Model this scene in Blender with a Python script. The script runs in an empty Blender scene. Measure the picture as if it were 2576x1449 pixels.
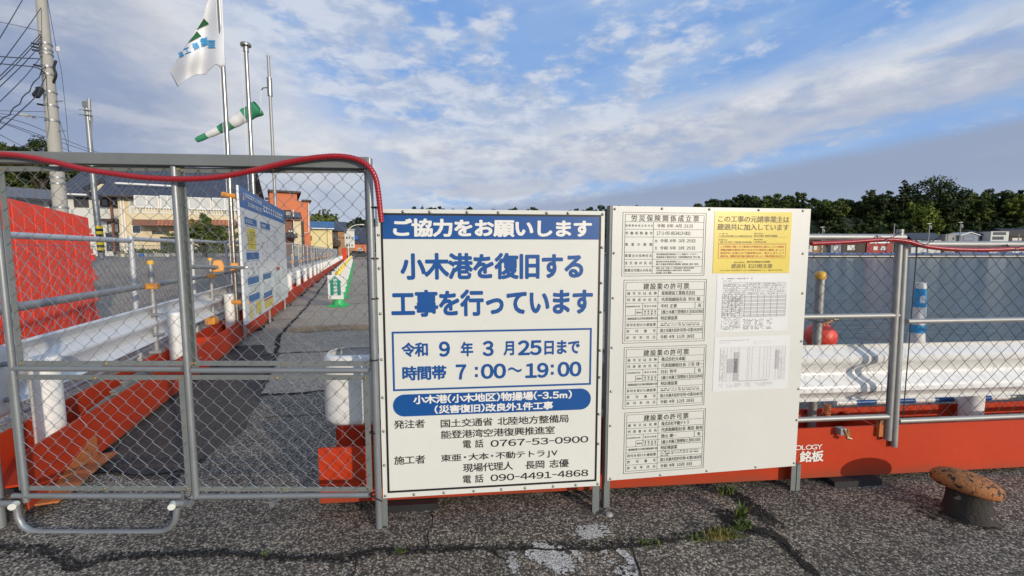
import bpy, bmesh, math, random
from math import sin, cos, tan, pi, radians, atan2, sqrt, hypot
from mathutils import Vector, Matrix

S = bpy.context.scene
COL = S.collection
random.seed(7)

# ------------------------------------------------------------------ camera
# photo grid used for measuring: 2576 x 1449, focal length 1060 of those units
F_PX, CX, CY = 1060.0, 1288.0, 724.5
PITCH = math.atan(92.0 / F_PX)
CAM_H = 1.38
cd = bpy.data.cameras.new('camera')
cd.sensor_width = 36.0
cd.lens = 36.0 * F_PX / 2576.0
cd.clip_start = 0.05
cd.clip_end = 5000
cam = bpy.data.objects.new('camera', cd)
COL.objects.link(cam)
cam.location = (0, 0, CAM_H)
cam.rotation_euler = (pi / 2 - PITCH, 0, 0)
S.camera = cam

# ------------------------------------------------------------------ light
SUN_AZ = radians(41)      # right of straight behind the camera
SUN_EL = radians(12.5)
sun_vec = Vector((sin(SUN_AZ) * cos(SUN_EL), -cos(SUN_AZ) * cos(SUN_EL), sin(SUN_EL)))
sl = bpy.data.lights.new('sun', 'SUN')
sl.energy = 3.0
sl.angle = radians(0.9)
sl.color = (1.0, 0.87, 0.68)
sun = bpy.data.objects.new('sun', sl)
COL.objects.link(sun)
sun.rotation_euler = (-sun_vec).to_track_quat('-Z', 'Y').to_euler()
sun.location = (20, -20, 20)

S.view_settings.view_transform = 'Standard'
S.view_settings.look = 'None'
S.view_settings.exposure = 0.0
S.view_settings.gamma = 1.0

# ------------------------------------------------------------------ sky
W = bpy.data.worlds.new("World")
S.world = W
W.use_nodes = True
nt = W.node_tree
nt.nodes.clear()


class NT:
    """small shorthand for building node trees"""
    def __init__(self, tree):
        self.t = tree

    def n(self, kind, **kw):
        nd = self.t.nodes.new(kind)
        for k, v in kw.items():
            setattr(nd, k, v)
        return nd

    def link(self, a, b):
        self.t.links.new(a, b)

    def put(self, sock, v):
        if hasattr(v, 'is_output'):
            self.t.links.new(v, sock)
        else:
            sock.default_value = v

    def m(self, op, a, b=0.0, c=0.0, clamp=False):
        nd = self.n('ShaderNodeMath', operation=op, use_clamp=clamp)
        self.put(nd.inputs[0], a)
        self.put(nd.inputs[1], b)
        if op in ('MULTIPLY_ADD', 'COMPARE', 'WRAP'):
            self.put(nd.inputs[2], c)
        return nd.outputs[0]

    def ss(self, v, lo, hi):
        nd = self.n('ShaderNodeMapRange', interpolation_type='SMOOTHSTEP')
        self.put(nd.inputs['Value'], v)
        self.put(nd.inputs['From Min'], lo)
        self.put(nd.inputs['From Max'], hi)
        return nd.outputs[0]

    def noise(self, vec, scale, detail=4.0, rough=0.5, dist=0.0, out='Fac'):
        nd = self.n('ShaderNodeTexNoise')
        if vec is not None:
            self.link(vec, nd.inputs['Vector'])
        nd.inputs['Scale'].default_value = scale
        nd.inputs['Detail'].default_value = detail
        nd.inputs['Roughness'].default_value = rough
        nd.inputs['Distortion'].default_value = dist
        return nd.outputs[out]

    def mix(self, f, a, b, mode='MIX'):
        nd = self.n('ShaderNodeMix', data_type='RGBA', blend_type=mode)
        self.put(nd.inputs[0], f)
        for s, v in ((nd.inputs[6], a), (nd.inputs[7], b)):
            if isinstance(v, tuple) and len(v) == 3:
                v = (*v, 1)
            self.put(s, v)
        return nd.outputs[2]

    def comb(self, x, y, z):
        nd = self.n('ShaderNodeCombineXYZ')
        self.put(nd.inputs[0], x)
        self.put(nd.inputs[1], y)
        self.put(nd.inputs[2], z)
        return nd.outputs[0]


def build_sky():
    N = NT(nt)
    out = N.n('ShaderNodeOutputWorld')
    bg = N.n('ShaderNodeBackground')
    N.link(bg.outputs[0], out.inputs[0])
    K = 0.12
    bg.inputs[1].default_value = K
    sky = N.n('ShaderNodeTexSky')
    sky.sky_type = 'NISHITA'
    sky.sun_disc = False
    sky.sun_elevation = SUN_EL
    sky.sun_rotation = pi - SUN_AZ
    sky.altitude = 0
    sky.air_density = 1.0
    sky.dust_density = 0.4
    sky.ozone_density = 2.0
    tc = N.n('ShaderNodeTexCoord')
    sx = N.n('ShaderNodeSeparateXYZ')
    N.link(tc.outputs['Generated'], sx.inputs[0])
    x, y, z = sx.outputs
    zz = N.m('MAXIMUM', z, 0.0)
    az = N.m('ARCTAN2', x, y)
    el = N.m('ARCSINE', zz)
    # tangent style coordinates, well behaved over the whole dome
    s = az
    e = el
    ang = N.comb(s, N.m('MULTIPLY', e, 2.4), 0.3)
    an1 = N.noise(ang, 2.4, 6, 0.55, 0.3)
    an2 = N.noise(ang, 6.5, 8, 0.58, 0.25)
    an3 = N.noise(ang, 15.0, 6, 0.58, 0.2)
    # streaks drawn out along the slant of the cloud bank
    rot = N.comb(N.m('SUBTRACT', s, N.m('MULTIPLY', e, 0.6)), N.m('MULTIPLY', N.m('SUBTRACT', e, N.m('MULTIPLY', s, 0.12)), 5.5), 1.7)
    str1 = N.noise(rot, 2.6, 7, 0.58, 0.3)
    w1 = N.m('SUBTRACT', an1, 0.5)
    w2 = N.m('SUBTRACT', an2, 0.5)
    w3 = N.m('SUBTRACT', an3, 0.5)
    warp = N.m('ADD', N.m('MULTIPLY_ADD', w1, 0.20, N.m('MULTIPLY', w2, 0.14)), N.m('MULTIPLY', w3, 0.06))
    g = 1.0 / K

    def C(r, gg, b):
        return (r * g, gg * g, b * g)
    # clear sky with a broad thin veil
    clear = N.mix(1.0, sky.outputs[0], (0.95, 1.02, 1.16), 'MULTIPLY')
    clear = N.mix(0.8, clear, C(0.190, 0.385, 0.80))
    veil = N.m('MULTIPLY_ADD', N.ss(str1, 0.30, 0.70), 0.50, N.m('MULTIPLY', N.ss(an1, 0.35, 0.65), 0.30))
    veil = N.m('MULTIPLY', veil, N.m('MULTIPLY_ADD', N.ss(s, -0.6, 0.6), 0.5, 0.5))
    col = N.mix(veil, clear, C(0.385, 0.535, 0.77))
    # paler towards the horizon
    col = N.mix(N.m('MULTIPLY', N.ss(e, 0.34, 0.06), 0.55), col, C(0.40, 0.56, 0.80))
    # broken soft clouds in the middle of the sky
    bk = N.m('ADD', N.m('MULTIPLY', an2, 0.55), N.m('ADD', N.m('MULTIPLY', an1, 0.35), N.m('MULTIPLY', an3, 0.22)))
    mask = N.m('MULTIPLY', N.ss(s, 0.75, -0.1), N.ss(e, 0.62, 0.40))
    thr = N.m('SUBTRACT', 0.60, N.m('MULTIPLY', mask, 0.09))
    bcov = N.ss(bk, N.m('SUBTRACT', thr, 0.035), N.m('ADD', thr, 0.09))
    bcol = N.mix(N.ss(w3, -0.12, 0.14), C(0.47, 0.53, 0.66), C(0.74, 0.76, 0.80))
    col = N.mix(N.m('MULTIPLY', bcov, 0.72), col, bcol)
    # high white veil at the top, right of centre
    tv = N.m('MULTIPLY', N.ss(N.m('ABSOLUTE', N.m('SUBTRACT', s, 0.12)), 0.36, 0.05), N.ss(N.m('ADD', e, N.m('MULTIPLY', warp, 0.8)), 0.44, 0.60))
    col = N.mix(N.m('MULTIPLY', tv, 0.6), col, C(0.62, 0.67, 0.77))
    # slanted bank of cloud, broken at its upper edge, grey underneath
    bc = N.m('MULTIPLY_ADD', s, 0.080, 0.225)
    bd = N.m('SUBTRACT', N.m('ADD', e, N.m('MULTIPLY', warp, 0.62)), bc)
    bu = N.ss(bd, 0.085, 0.030)
    bl = N.ss(N.m('ADD', bd, N.m('MULTIPLY', w1, 0.10)), -0.095, -0.055)
    brk = N.m('MULTIPLY_ADD', N.ss(N.m('ADD', N.m('MULTIPLY', str1, 0.5), N.m('MULTIPLY', an2, 0.5)), 0.40, 0.56), 0.5, 0.5)
    band = N.m('MULTIPLY', N.m('MULTIPLY', bu, bl), brk)
    edge = N.ss(N.m('ADD', bd, N.m('MULTIPLY', w3, 0.14)), -0.03, 0.07)
    tb = N.m('MULTIPLY_ADD', edge, 0.7, N.m('MULTIPLY', N.ss(w2, -0.12, 0.12), 0.3))
    bandc = N.mix(tb, C(0.43, 0.47, 0.58), C(0.76, 0.775, 0.80))
    col = N.mix(N.m('MULTIPLY', band, 0.88), col, bandc)
    # cloud mass on the left, warm grey above, blue grey below
    lm = N.m('ADD', N.m('MULTIPLY_ADD', e, 0.95, s), 0.18)
    lm = N.m('MULTIPLY_ADD', warp, 2.0, lm)
    left = N.ss(lm, 0.16, -0.16)
    deep = N.ss(N.m('MULTIPLY_ADD', warp, 1.0, lm), 0.05, -0.50)
    up = N.ss(N.m('ADD', e, N.m('MULTIPLY', w1, 0.3)), 0.30, 0.62)
    deepc = N.mix(up, C(0.285, 0.355, 0.52), C(0.47, 0.495, 0.56))
    lcol = N.mix(deep, C(0.72, 0.725, 0.745), deepc)
    lcol = N.mix(N.m('MULTIPLY', N.ss(w2, 0.02, 0.16), 0.3), lcol, C(0.70, 0.71, 0.74))
    foot = N.ss(e, 0.22, 0.06)
    lcol = N.mix(N.m('MULTIPLY', foot, 0.6), lcol, C(0.44, 0.52, 0.66))
    col = N.mix(N.m('MULTIPLY', left, 0.95), col, lcol)
    # low stratus wedge rising to the right
    st = N.m('MULTIPLY_ADD', s, 0.100, 0.112)
    sd = N.m('SUBTRACT', N.m('ADD', e, N.m('MULTIPLY', warp, 0.10)), st)
    strat = N.m('MULTIPLY', N.ss(sd, 0.014, -0.018), N.ss(s, -0.42, -0.05))
    scol = N.mix(N.ss(e, 0.02, 0.13), C(0.42, 0.49, 0.62), C(0.315, 0.375, 0.515))
    c2 = N.mix(N.m('MULTIPLY', strat, 0.92), col, scol)
    # glow added to the sky round the sun, behind the camera, as fill
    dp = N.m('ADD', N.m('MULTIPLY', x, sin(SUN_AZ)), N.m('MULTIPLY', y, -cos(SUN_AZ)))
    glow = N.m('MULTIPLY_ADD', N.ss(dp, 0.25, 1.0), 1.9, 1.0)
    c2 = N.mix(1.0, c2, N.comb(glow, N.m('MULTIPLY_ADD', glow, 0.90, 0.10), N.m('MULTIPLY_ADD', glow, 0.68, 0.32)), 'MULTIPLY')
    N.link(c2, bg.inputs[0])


build_sky()

# ------------------------------------------------------------------ pixel helpers
SP, CP = sin(PITCH), cos(PITCH)
EYE = Vector((0, 0, CAM_H))


def ray(px, py):
    xc = (px - CX) / F_PX
    yc = (CY - py) / F_PX
    return Vector((xc, CP + SP * yc, -SP + CP * yc))


def G(px, py, z=0.0):
    """point on the level z seen at (px, py)"""
    d = ray(px, py)
    return EYE + d * ((z - CAM_H) / d.z)


def D(px, py, Y):
    """point at depth Y (world y) seen at (px, py)"""
    d = ray(px, py)
    return EYE + d * (Y / d.y)


class Plane:
    """vertical plane through o running along horizontal direction a"""
    def __init__(self, o, a):
        self.o = Vector((o[0], o[1], 0))
        self.a = Vector((a[0], a[1], 0)).normalized()
        self.n = Vector((self.a.y, -self.a.x, 0))     # towards the camera
        if self.n.dot(Vector((0, 0, 0)) - self.o) < 0:
            self.n = -self.n
        self.rot = atan2(self.a.y, self.a.x)

    def hit(self, px, py):
        d = ray(px, py)
        t = (self.o - EYE).dot(self.n) / d.dot(self.n)
        return EYE + d * t

    def uv(self, px, py):
        p = self.hit(px, py)
        return (p - self.o).dot(self.a), p.z


# ------------------------------------------------------------------ mesh builder
class MB:
    def __init__(self):
        self.v = []
        self.f = []

    def add(self, vs, fs):
        b = len(self.v)
        self.v += [tuple(q) for q in vs]
        self.f += [tuple(b + i for i in q) for q in fs]
        return self

    def box(self, x0, x1, y0, y1, z0, z1):
        vs = [(x0, y0, z0), (x1, y0, z0), (x1, y1, z0), (x0, y1, z0), (x0, y0, z1), (x1, y0, z1), (x1, y1, z1), (x0, y1, z1)]
        return self.add(vs, [(0, 3, 2, 1), (4, 5, 6, 7), (0, 1, 5, 4), (1, 2, 6, 5), (2, 3, 7, 6), (3, 0, 4, 7)])

    def bar(self, a, b, w, h, up=(0, 0, 1)):
        a, b = Vector(a), Vector(b)
        d = (b - a).normalized()
        up = Vector(up)
        if abs(d.dot(up)) > 0.95:
            up = Vector((0, 1, 0))
        s = d.cross(up).normalized() * (w / 2)
        u = s.cross(d).normalized() * (h / 2)
        vs = [a - s - u, a + s - u, a + s + u, a - s + u, b - s - u, b + s - u, b + s + u, b - s + u]
        return self.add(vs, [(0, 1, 2, 3), (7, 6, 5, 4), (0, 4, 5, 1), (1, 5, 6, 2), (2, 6, 7, 3), (3, 7, 4, 0)])

    def tube(self, pts, r, n=10, cap=True):
        pts = [Vector(p) for p in pts]
        k = len(pts)
        rs = r if isinstance(r, (list, tuple)) else [r] * k
        base = len(self.v)
        ref = Vector((0, 0, 1))
        d0 = (pts[1] - pts[0]).normalized()
        if abs(d0.dot(ref)) > 0.9:
            ref = Vector((1, 0, 0))
        s = d0.cross(ref).normalized()
        for i in range(k):
            if i == 0:
                d = pts[1] - pts[0]
            elif i == k - 1:
                d = pts[-1] - pts[-2]
            else:
                d = pts[i + 1] - pts[i - 1]
            d.normalize()
            s = (s - d * s.dot(d))
            if s.length < 1e-6:
                s = d.orthogonal()
            s.normalize()
            u = d.cross(s)
            for j in range(n):
                t = 2 * pi * j / n
                self.v.append(tuple(pts[i] + (s * cos(t) + u * sin(t)) * rs[i]))
        for i in range(k - 1):
            for j in range(n):
                a = base + i * n + j
                b = base + i * n + (j + 1) % n
                self.f.append((a, b, b + n, a + n))
        if cap:
            self.f.append(tuple(base + j for j in reversed(range(n))))
            self.f.append(tuple(base + (k - 1) * n + j for j in range(n)))
        return self

    def lathe(self, prof, n=24, c=(0, 0, 0), cap=True):
        base = len(self.v)
        for r, z in prof:
            for j in range(n):
                t = 2 * pi * j / n
                self.v.append((c[0] + r * cos(t), c[1] + r * sin(t), c[2] + z))
        for i in range(len(prof) - 1):
            for j in range(n):
                a = base + i * n + j
                b = base + i * n + (j + 1) % n
                self.f.append((a, b, b + n, a + n))
        if cap:
            self.f.append(tuple(base + j for j in reversed(range(n))))
            self.f.append(tuple(base + (len(prof) - 1) * n + j for j in range(n)))
        return self

    def ext(self, poly, x0, x1):
        """poly in (y, z) extruded along x"""
        n = len(poly)
        vs = [(x0, a, b) for a, b in poly] + [(x1, a, b) for a, b in poly]
        fs = [tuple(range(n)), tuple(reversed(range(n, 2 * n)))]
        for i in range(n):
            j = (i + 1) % n
            fs.append((j, i, i + n, j + n))
        return self.add(vs, fs)

    def prism(self, poly, y0, y1):
        """poly in (x, z) extruded along y"""
        n = len(poly)
        vs = [(a, y0, b) for a, b in poly] + [(a, y1, b) for a, b in poly]
        fs = [tuple(range(n)), tuple(reversed(range(n, 2 * n)))]
        for i in range(n):
            j = (i + 1) % n
            fs.append((j, i, i + n, j + n))
        return self.add(vs, fs)

    def slab(self, poly, z0, z1):
        n = len(poly)
        vs = [(a, b, z0) for a, b in poly] + [(a, b, z1) for a, b in poly]
        fs = [tuple(reversed(range(n))), tuple(range(n, 2 * n))]
        for i in range(n):
            j = (i + 1) % n
            fs.append((i, j, j + n, i + n))
        return self.add(vs, fs)

    def build(self, name, mat, parent=None, smooth=False, bevel=0.0, loc=None, rotz=None):
        me = bpy.data.meshes.new(name)
        me.from_pydata(self.v, [], self.f)
        me.validate()
        bm = bmesh.new()
        bm.from_mesh(me)
        bmesh.ops.recalc_face_normals(bm, faces=bm.faces)
        bm.to_mesh(me)
        bm.free()
        me.materials.append(mat)
        if smooth:
            for p in me.polygons:
                p.use_smooth = True
        o = bpy.data.objects.new(name, me)
        COL.objects.link(o)
        if parent:
            o.parent = parent
        if loc:
            o.location = loc
        if rotz is not None:
            o.rotation_euler = (0, 0, rotz)
        if bevel:
            md = o.modifiers.new('bevel', 'BEVEL')
            md.width = bevel
            md.segments = 2
            md.limit_method = 'ANGLE'
            md.angle_limit = radians(40)
        if smooth:
            try:
                me.set_sharp_from_angle(angle=radians(38))
            except Exception:
                pass
        return o


def thing(name, label, cat, loc=(0, 0, 0), rotz=0.0, group=None):
    o = bpy.data.objects.new(name, None)
    o.empty_display_size = 0.1
    COL.objects.link(o)
    o.location = loc
    o.rotation_euler = (0, 0, rotz)
    o['label'] = label
    o['category'] = cat
    if group:
        o['group'] = group
    return o


def tag(o, label, cat, group=None):
    o['label'] = label
    o['category'] = cat
    if group:
        o['group'] = group
    return o


def kind(o, k):
    o['kind'] = k
    return o


def dup(root, loc, rotz=None, label=None):
    r = root.copy()
    COL.objects.link(r)
    r.location = loc
    if rotz is not None:
        r.rotation_euler = (0, 0, rotz)
    if label:
        r['label'] = label
    for ch in list(root.children):
        c = ch.copy()
        COL.objects.link(c)
        c.parent = r
        for g in list(ch.children):
            d = g.copy()
            COL.objects.link(d)
            d.parent = c
    return r


# ------------------------------------------------------------------ materials
def pm(name, col, rough=0.55, metal=0.0, var=0.12, scale=4.0, bump=0.0, bscale=60.0, chips=None, chip_col=(0.05, 0.03, 0.02), chip_scale=14.0, spec=0.5, dirt=None, dirt_h=0.1, coat=0.0):
    m = bpy.data.materials.new(name)
    m.use_nodes = True
    t = m.node_tree
    N = NT(t)
    b = t.nodes['Principled BSDF']
    tc = N.n('ShaderNodeTexCoord')
    ob = tc.outputs['Object']
    f = N.noise(ob, scale, 5, 0.6)
    f2 = N.noise(ob, scale * 9, 3, 0.6)
    k = N.m('ADD', N.m('MULTIPLY', N.m('SUBTRACT', f, 0.5), 2.2 * var), N.m('MULTIPLY', N.m('SUBTRACT', f2, 0.5), 1.1 * var))
    k = N.m('ADD', k, 1.0)
    g = N.comb(k, k, k)
    c = N.mix(1.0, (*col, 1), g, 'MULTIPLY')
    if chips:
        cn = N.noise(ob, chip_scale, 6, 0.65)
        cm = N.ss(cn, chips, chips + 0.03)
        c = N.mix(cm, c, chip_col)
    if dirt:
        sx = N.n('ShaderNodeSeparateXYZ')
        N.link(ob, sx.inputs[0])
        h = N.ss(N.m('ADD', sx.outputs[2], N.m('MULTIPLY', N.m('SUBTRACT', f, 0.5), dirt_h)), dirt_h, 0.0)
        c = N.mix(N.m('MULTIPLY', h, 0.75), c, dirt)
    N.link(c, b.inputs['Base Color'])
    r = N.m('ADD', N.m('MULTIPLY', N.m('SUBTRACT', f, 0.5), 0.25), rough, clamp=True)
    N.link(r, b.inputs['Roughness'])
    b.inputs['Metallic'].default_value = metal
    b.inputs['Specular IOR Level'].default_value = spec
    if coat:
        b.inputs['Coat Weight'].default_value = coat
        b.inputs['Coat Roughness'].default_value = 0.12
    if bump:
        bn = N.noise(ob, bscale, 4, 0.6)
        bp = N.n('ShaderNodeBump')
        bp.inputs['Strength'].default_value = bump
        bp.inputs['Distance'].default_value = 0.01
        N.link(bn, bp.inputs['Height'])
        N.link(bp.outputs[0], b.inputs['Normal'])
    return m


def ground_mat(name, dark, light, cell, stain=0.4, bump=0.6, bias=2.2, tint=(1, 1, 1), big=0.35):
    """asphalt: pale and dark stones in a dark binder"""
    m = bpy.data.materials.new(name)
    m.use_nodes = True
    t = m.node_tree
    N = NT(t)
    b = t.nodes['Principled BSDF']
    tc = N.n('ShaderNodeTexCoord')
    ob = tc.outputs['Object']
    vo = N.n('ShaderNodeTexVoronoi')
    N.link(ob, vo.inputs['Vector'])
    vo.inputs['Scale'].default_value = cell
    vo.inputs['Randomness'].default_value = 1.0
    sc = N.n('ShaderNodeSeparateColor')
    N.link(vo.outputs['Color'], sc.inputs[0])
    k = N.m('POWER', sc.outputs[0], bias)
    c = N.mix(k, dark, light)
    # warm and cool stones
    c = N.mix(N.m('MULTIPLY', sc.outputs[1], 0.35), c, N.mix(1.0, c, (1.25, 1.0, 0.78), 'MULTIPLY'))
    # binder between stones
    gap = N.ss(vo.outputs['Distance'], 0.42, 0.75)
    c = N.mix(N.m('MULTIPLY', gap, 0.8), c, tuple(q * 0.6 for q in dark))
    n1 = N.noise(ob, 0.7, 5, 0.62)
    n2 = N.noise(ob, 5.0, 5, 0.62)
    s = N.m('ADD', N.m('MULTIPLY', n1, 0.6), N.m('MULTIPLY', n2, 0.4))
    s = N.m('MULTIPLY_ADD', N.ss(s, 0.36, 0.62), stain, 1.0 - stain * 0.62)
    n3 = N.noise(ob, 0.12, 4, 0.6)
    s = N.m('MULTIPLY', s, N.m('MULTIPLY_ADD', N.ss(n3, 0.35, 0.65), big, 1.0 - big * 0.5))
    c = N.mix(1.0, c, N.comb(N.m('MULTIPLY', s, tint[0]), N.m('MULTIPLY', s, tint[1]), N.m('MULTIPLY', s, tint[2])), 'MULTIPLY')
    N.link(c, b.inputs['Base Color'])
    b.inputs['Roughness'].default_value = 0.85
    b.inputs['Specular IOR Level'].default_value = 0.3
    hn = N.m('SUBTRACT', 1.0, N.ss(vo.outputs['Distance'], 0.0, 0.7))
    hh = N.m('MULTIPLY', hn, N.m('MULTIPLY_ADD', sc.outputs[2], 0.8, 0.2))
    hh = N.m('ADD', hh, N.m('MULTIPLY', n2, 0.6))
    bp = N.n('ShaderNodeBump')
    bp.inputs['Strength'].default_value = bump
    bp.inputs['Distance'].default_value = 0.006
    N.link(hh, bp.inputs['Height'])
    N.link(bp.outputs[0], b.inputs['Normal'])
    return m


def leaf_mat(name, c1, c2, scale=0.5):
    m = bpy.data.materials.new(name)
    m.use_nodes = True
    t = m.node_tree
    N = NT(t)
    b = t.nodes['Principled BSDF']
    tc = N.n('ShaderNodeTexCoord')
    ob = tc.outputs['Object']
    f = N.noise(ob, scale, 4, 0.6)
    f2 = N.noise(ob, scale * 6, 2, 0.6)
    k = N.ss(N.m('ADD', N.m('MULTIPLY', f, 0.65), N.m('MULTIPLY', f2, 0.35)), 0.36, 0.64)
    N.link(N.mix(k, c1, c2), b.inputs['Base Color'])
    b.inputs['Roughness'].default_value = 0.75
    b.inputs['Specular IOR Level'].default_value = 0.2
    return m


M = {}
M['galv'] = pm('galvanised_steel', (0.25, 0.265, 0.275), 0.42, 0.45, 0.16, 9, 0.05, 120)
M['galv_paint'] = pm('grey_painted_steel', (0.17, 0.185, 0.182), 0.5, 0.1, 0.16, 6)
M['galv_old'] = pm('weathered_steel_pipe', (0.32, 0.32, 0.31), 0.5, 0.45, 0.25, 12, 0.06, 90)
M['galv_light'] = pm('pale_zinc_pipe', (0.46, 0.48, 0.50), 0.5, 0.2, 0.18, 9)
M['wire'] = pm('chain_link_wire', (0.30, 0.31, 0.31), 0.38, 0.6, 0.1, 12)
M['wire_dark'] = pm('dull_chain_link_wire', (0.035, 0.036, 0.04), 0.6, 0.0, 0.1, 12)
M['chrome'] = pm('stainless_steel', (0.36, 0.34, 0.30), 0.30, 0.92, 0.06, 6)
M['brass'] = pm('yellow_zinc_bolt', (0.62, 0.50, 0.28), 0.28, 0.9, 0.1, 30)
M['orange'] = pm('orange_red_beam_paint', (0.455, 0.040, 0.010), 0.6, 0, 0.14, 2.2, 0.03, 40, 0.69, (0.09, 0.035, 0.02), 9, spec=0.22, dirt=(0.16, 0.062, 0.034), dirt_h=0.13)
M['rust'] = pm('rusty_orange_steel', (0.42, 0.13, 0.035), 0.75, 0, 0.4, 8, 0.25, 40, 0.60, (0.10, 0.04, 0.02), 12)
M['bollard'] = pm('rusty_bollard_paint', (0.36, 0.135, 0.04), 0.78, 0, 0.5, 9, 0.9, 60, 0.535, (0.035, 0.022, 0.015), 26)
M['bollard_stem'] = pm('dark_rusted_stem', (0.032, 0.026, 0.022), 0.85, 0, 0.6, 12, 0.8, 40, 0.60, (0.25, 0.22, 0.18), 9)
M['white_rail'] = pm('white_guardrail_paint', (0.72, 0.715, 0.70), 0.32, 0, 0.045, 2, spec=0.5, coat=0.25)
M['white_post'] = pm('white_post_paint', (0.70, 0.69, 0.66), 0.42, 0, 0.08, 5, 0, 60, 0.68, (0.40, 0.30, 0.22), 7)
M['clamp'] = pm('orange_plastic_cover', (0.62, 0.25, 0.03), 0.45, 0, 0.12, 20)
M['yellowcap'] = pm('yellow_plastic_cap', (0.72, 0.40, 0.06), 0.5, 0, 0.12, 20)
M['hose'] = pm('red_corrugated_tube', (0.30, 0.007, 0.013), 0.3, 0, 0.1, 12, coat=0.2)
M['black'] = pm('black_rubber', (0.016, 0.016, 0.018), 0.7, 0, 0.3, 12)
M['tie'] = pm('black_nylon', (0.012, 0.012, 0.012), 0.4, 0, 0.1, 12)
M['sign_white'] = pm('white_sign_sheet', (0.65, 0.648, 0.60), 0.42, 0, 0.05, 2, 0.10, 3.0, 0.66, (0.60, 0.57, 0.48), 2.5, spec=0.4)
M['sign_white2'] = pm('white_notice_sheet', (0.62, 0.615, 0.572), 0.38, 0, 0.05, 2, 0.12, 3.0, 0.66, (0.56, 0.54, 0.46), 2.5, spec=0.45)
M['sign_blue'] = pm('sign_blue_print', (0.004, 0.072, 0.27), 0.4, 0, 0.04, 5)
M['sign_black'] = pm('sign_black_print', (0.012, 0.012, 0.014), 0.45, 0, 0.05, 5)
M['print_grey'] = pm('grey_print', (0.42, 0.42, 0.44), 0.5, 0, 0.05, 5)
M['yellow'] = pm('yellow_notice_sheet', (0.66, 0.515, 0.075), 0.30, 0, 0.04, 4, spec=0.5)
M['brown_ink'] = pm('dark_brown_ink', (0.10, 0.065, 0.025), 0.45, 0, 0.05, 5)
M['red_ink'] = pm('red_ink', (0.48, 0.05, 0.015), 0.45, 0, 0.05, 5)
M['paper'] = pm('laminated_paper', (0.70, 0.705, 0.70), 0.25, 0, 0.02, 3, 0.05, 5, spec=0.6, coat=0.5)
M['fine_ink'] = pm('faded_dark_print', (0.15, 0.15, 0.17), 0.5, 0, 0.05, 5)
M['white_ink'] = pm('white_print', (0.74, 0.725, 0.685), 0.42, 0, 0.02, 5)
M['redplastic'] = pm('red_plastic_panel', (0.70, 0.065, 0.035), 0.42, 0, 0.14, 2.5, spec=0.5)
M['concrete_pole'] = pm('concrete_pole', (0.36, 0.345, 0.31), 0.8, 0, 0.14, 2, 0.1, 40)
M['cable'] = pm('black_cable', (0.03, 0.033, 0.04), 0.6, 0, 0.1, 3)
M['flag'] = pm('white_flag_cloth', (0.72, 0.73, 0.76), 0.8, 0, 0.03, 3)
M['flag_green'] = pm('green_flag_print', (0.012, 0.10, 0.035), 0.8, 0, 0.05, 3)
M['flag_blue'] = pm('blue_flag_print', (0.05, 0.33, 0.62), 0.8, 0, 0.05, 3)
M['sock_green'] = pm('green_windsock_cloth', (0.035, 0.24, 0.12), 0.8, 0, 0.08, 3)
M['sock_white'] = pm('white_windsock_cloth', (0.66, 0.66, 0.66), 0.8, 0, 0.05, 3)
M['cone_green'] = pm('green_cone_plastic', (0.02, 0.40, 0.10), 0.4, 0, 0.08, 5)
M['lamp_yellow'] = pm('yellow_lamp_plastic', (0.85, 0.62, 0.02), 0.35, 0, 0.05, 5)
M['arrow_green'] = pm('green_arrow_print', (0.012, 0.24, 0.17), 0.4, 0, 0.05, 5)
M['tile'] = None
# ------------------------------------------------------------------ ground, quay, water
FV = ray(893, 632)
PD = Vector((FV.x, FV.y, 0)).normalized()             # direction of the walkway
PN = Vector((PD.y, -PD.x, 0))                         # to its right
BZ = 0.05                                             # underside of the steel beams
P0 = G(75, 1282, BZ)                                  # near right corner of the walkway beam
P0 = Vector((P0.x, P0.y, 0))
PA = atan2(PD.y, PD.x)
fa, fb = G(805, 1262, BZ), G(2020, 1199, BZ)
B0 = Vector((fa.x, fa.y, 0))                          # left end of the front beam
BD = Vector((fb.x - fa.x, fb.y - fa.y, 0)).normalized()
BN = Vector((-BD.y, BD.x, 0))                         # away from the camera
BA = atan2(BD.y, BD.x)


def path_pt(t, u, z=0.0):
    """t metres along the walkway, u metres right of the beam face"""
    p = P0 + PD * t + PN * u
    return Vector((p.x, p.y, z))


def path_uz(px, py, u):
    """t and z where the pixel meets the vertical plane u metres right of the beam face"""
    pl = Plane(P0 + PN * u, PD)
    return pl.uv(px, py)


M['asphalt'] = ground_mat('coarse_asphalt', (0.074, 0.066, 0.056), (0.60, 0.53, 0.44), 112.0, 0.42, 0.7, 1.9, big=0.4)
M['path'] = ground_mat('worn_pavement', (0.29, 0.245, 0.19), (0.64, 0.55, 0.44), 70.0, 0.22, 0.5, 1.5, big=0.2)
M['patch'] = ground_mat('smooth_asphalt_patch', (0.068, 0.058, 0.050), (0.18, 0.155, 0.132), 150.0, 0.35, 0.35, 2.4)
M['terrace'] = ground_mat('road_asphalt', (0.24, 0.21, 0.175), (0.48, 0.43, 0.36), 60.0, 0.25, 0.3, 1.6, big=0.25)
M['crack'] = ground_mat('dark_crack_soil', (0.014, 0.013, 0.012), (0.09, 0.082, 0.072), 120.0, 0.5, 0.8, 2.5)
M['soil'] = ground_mat('dark_soil_stain', (0.012, 0.0115, 0.011), (0.10, 0.095, 0.088), 95.0, 0.6, 0.8, 2.6)
M['paint_mark'] = ground_mat('worn_white_paint', (0.36, 0.355, 0.34), (0.72, 0.71, 0.69), 110.0, 0.3, 0.6, 1.0)
M['orange_mark'] = ground_mat('faded_orange_paint', (0.34, 0.22, 0.12), (0.56, 0.38, 0.21), 70.0, 0.5, 0.4, 1.4)
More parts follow.
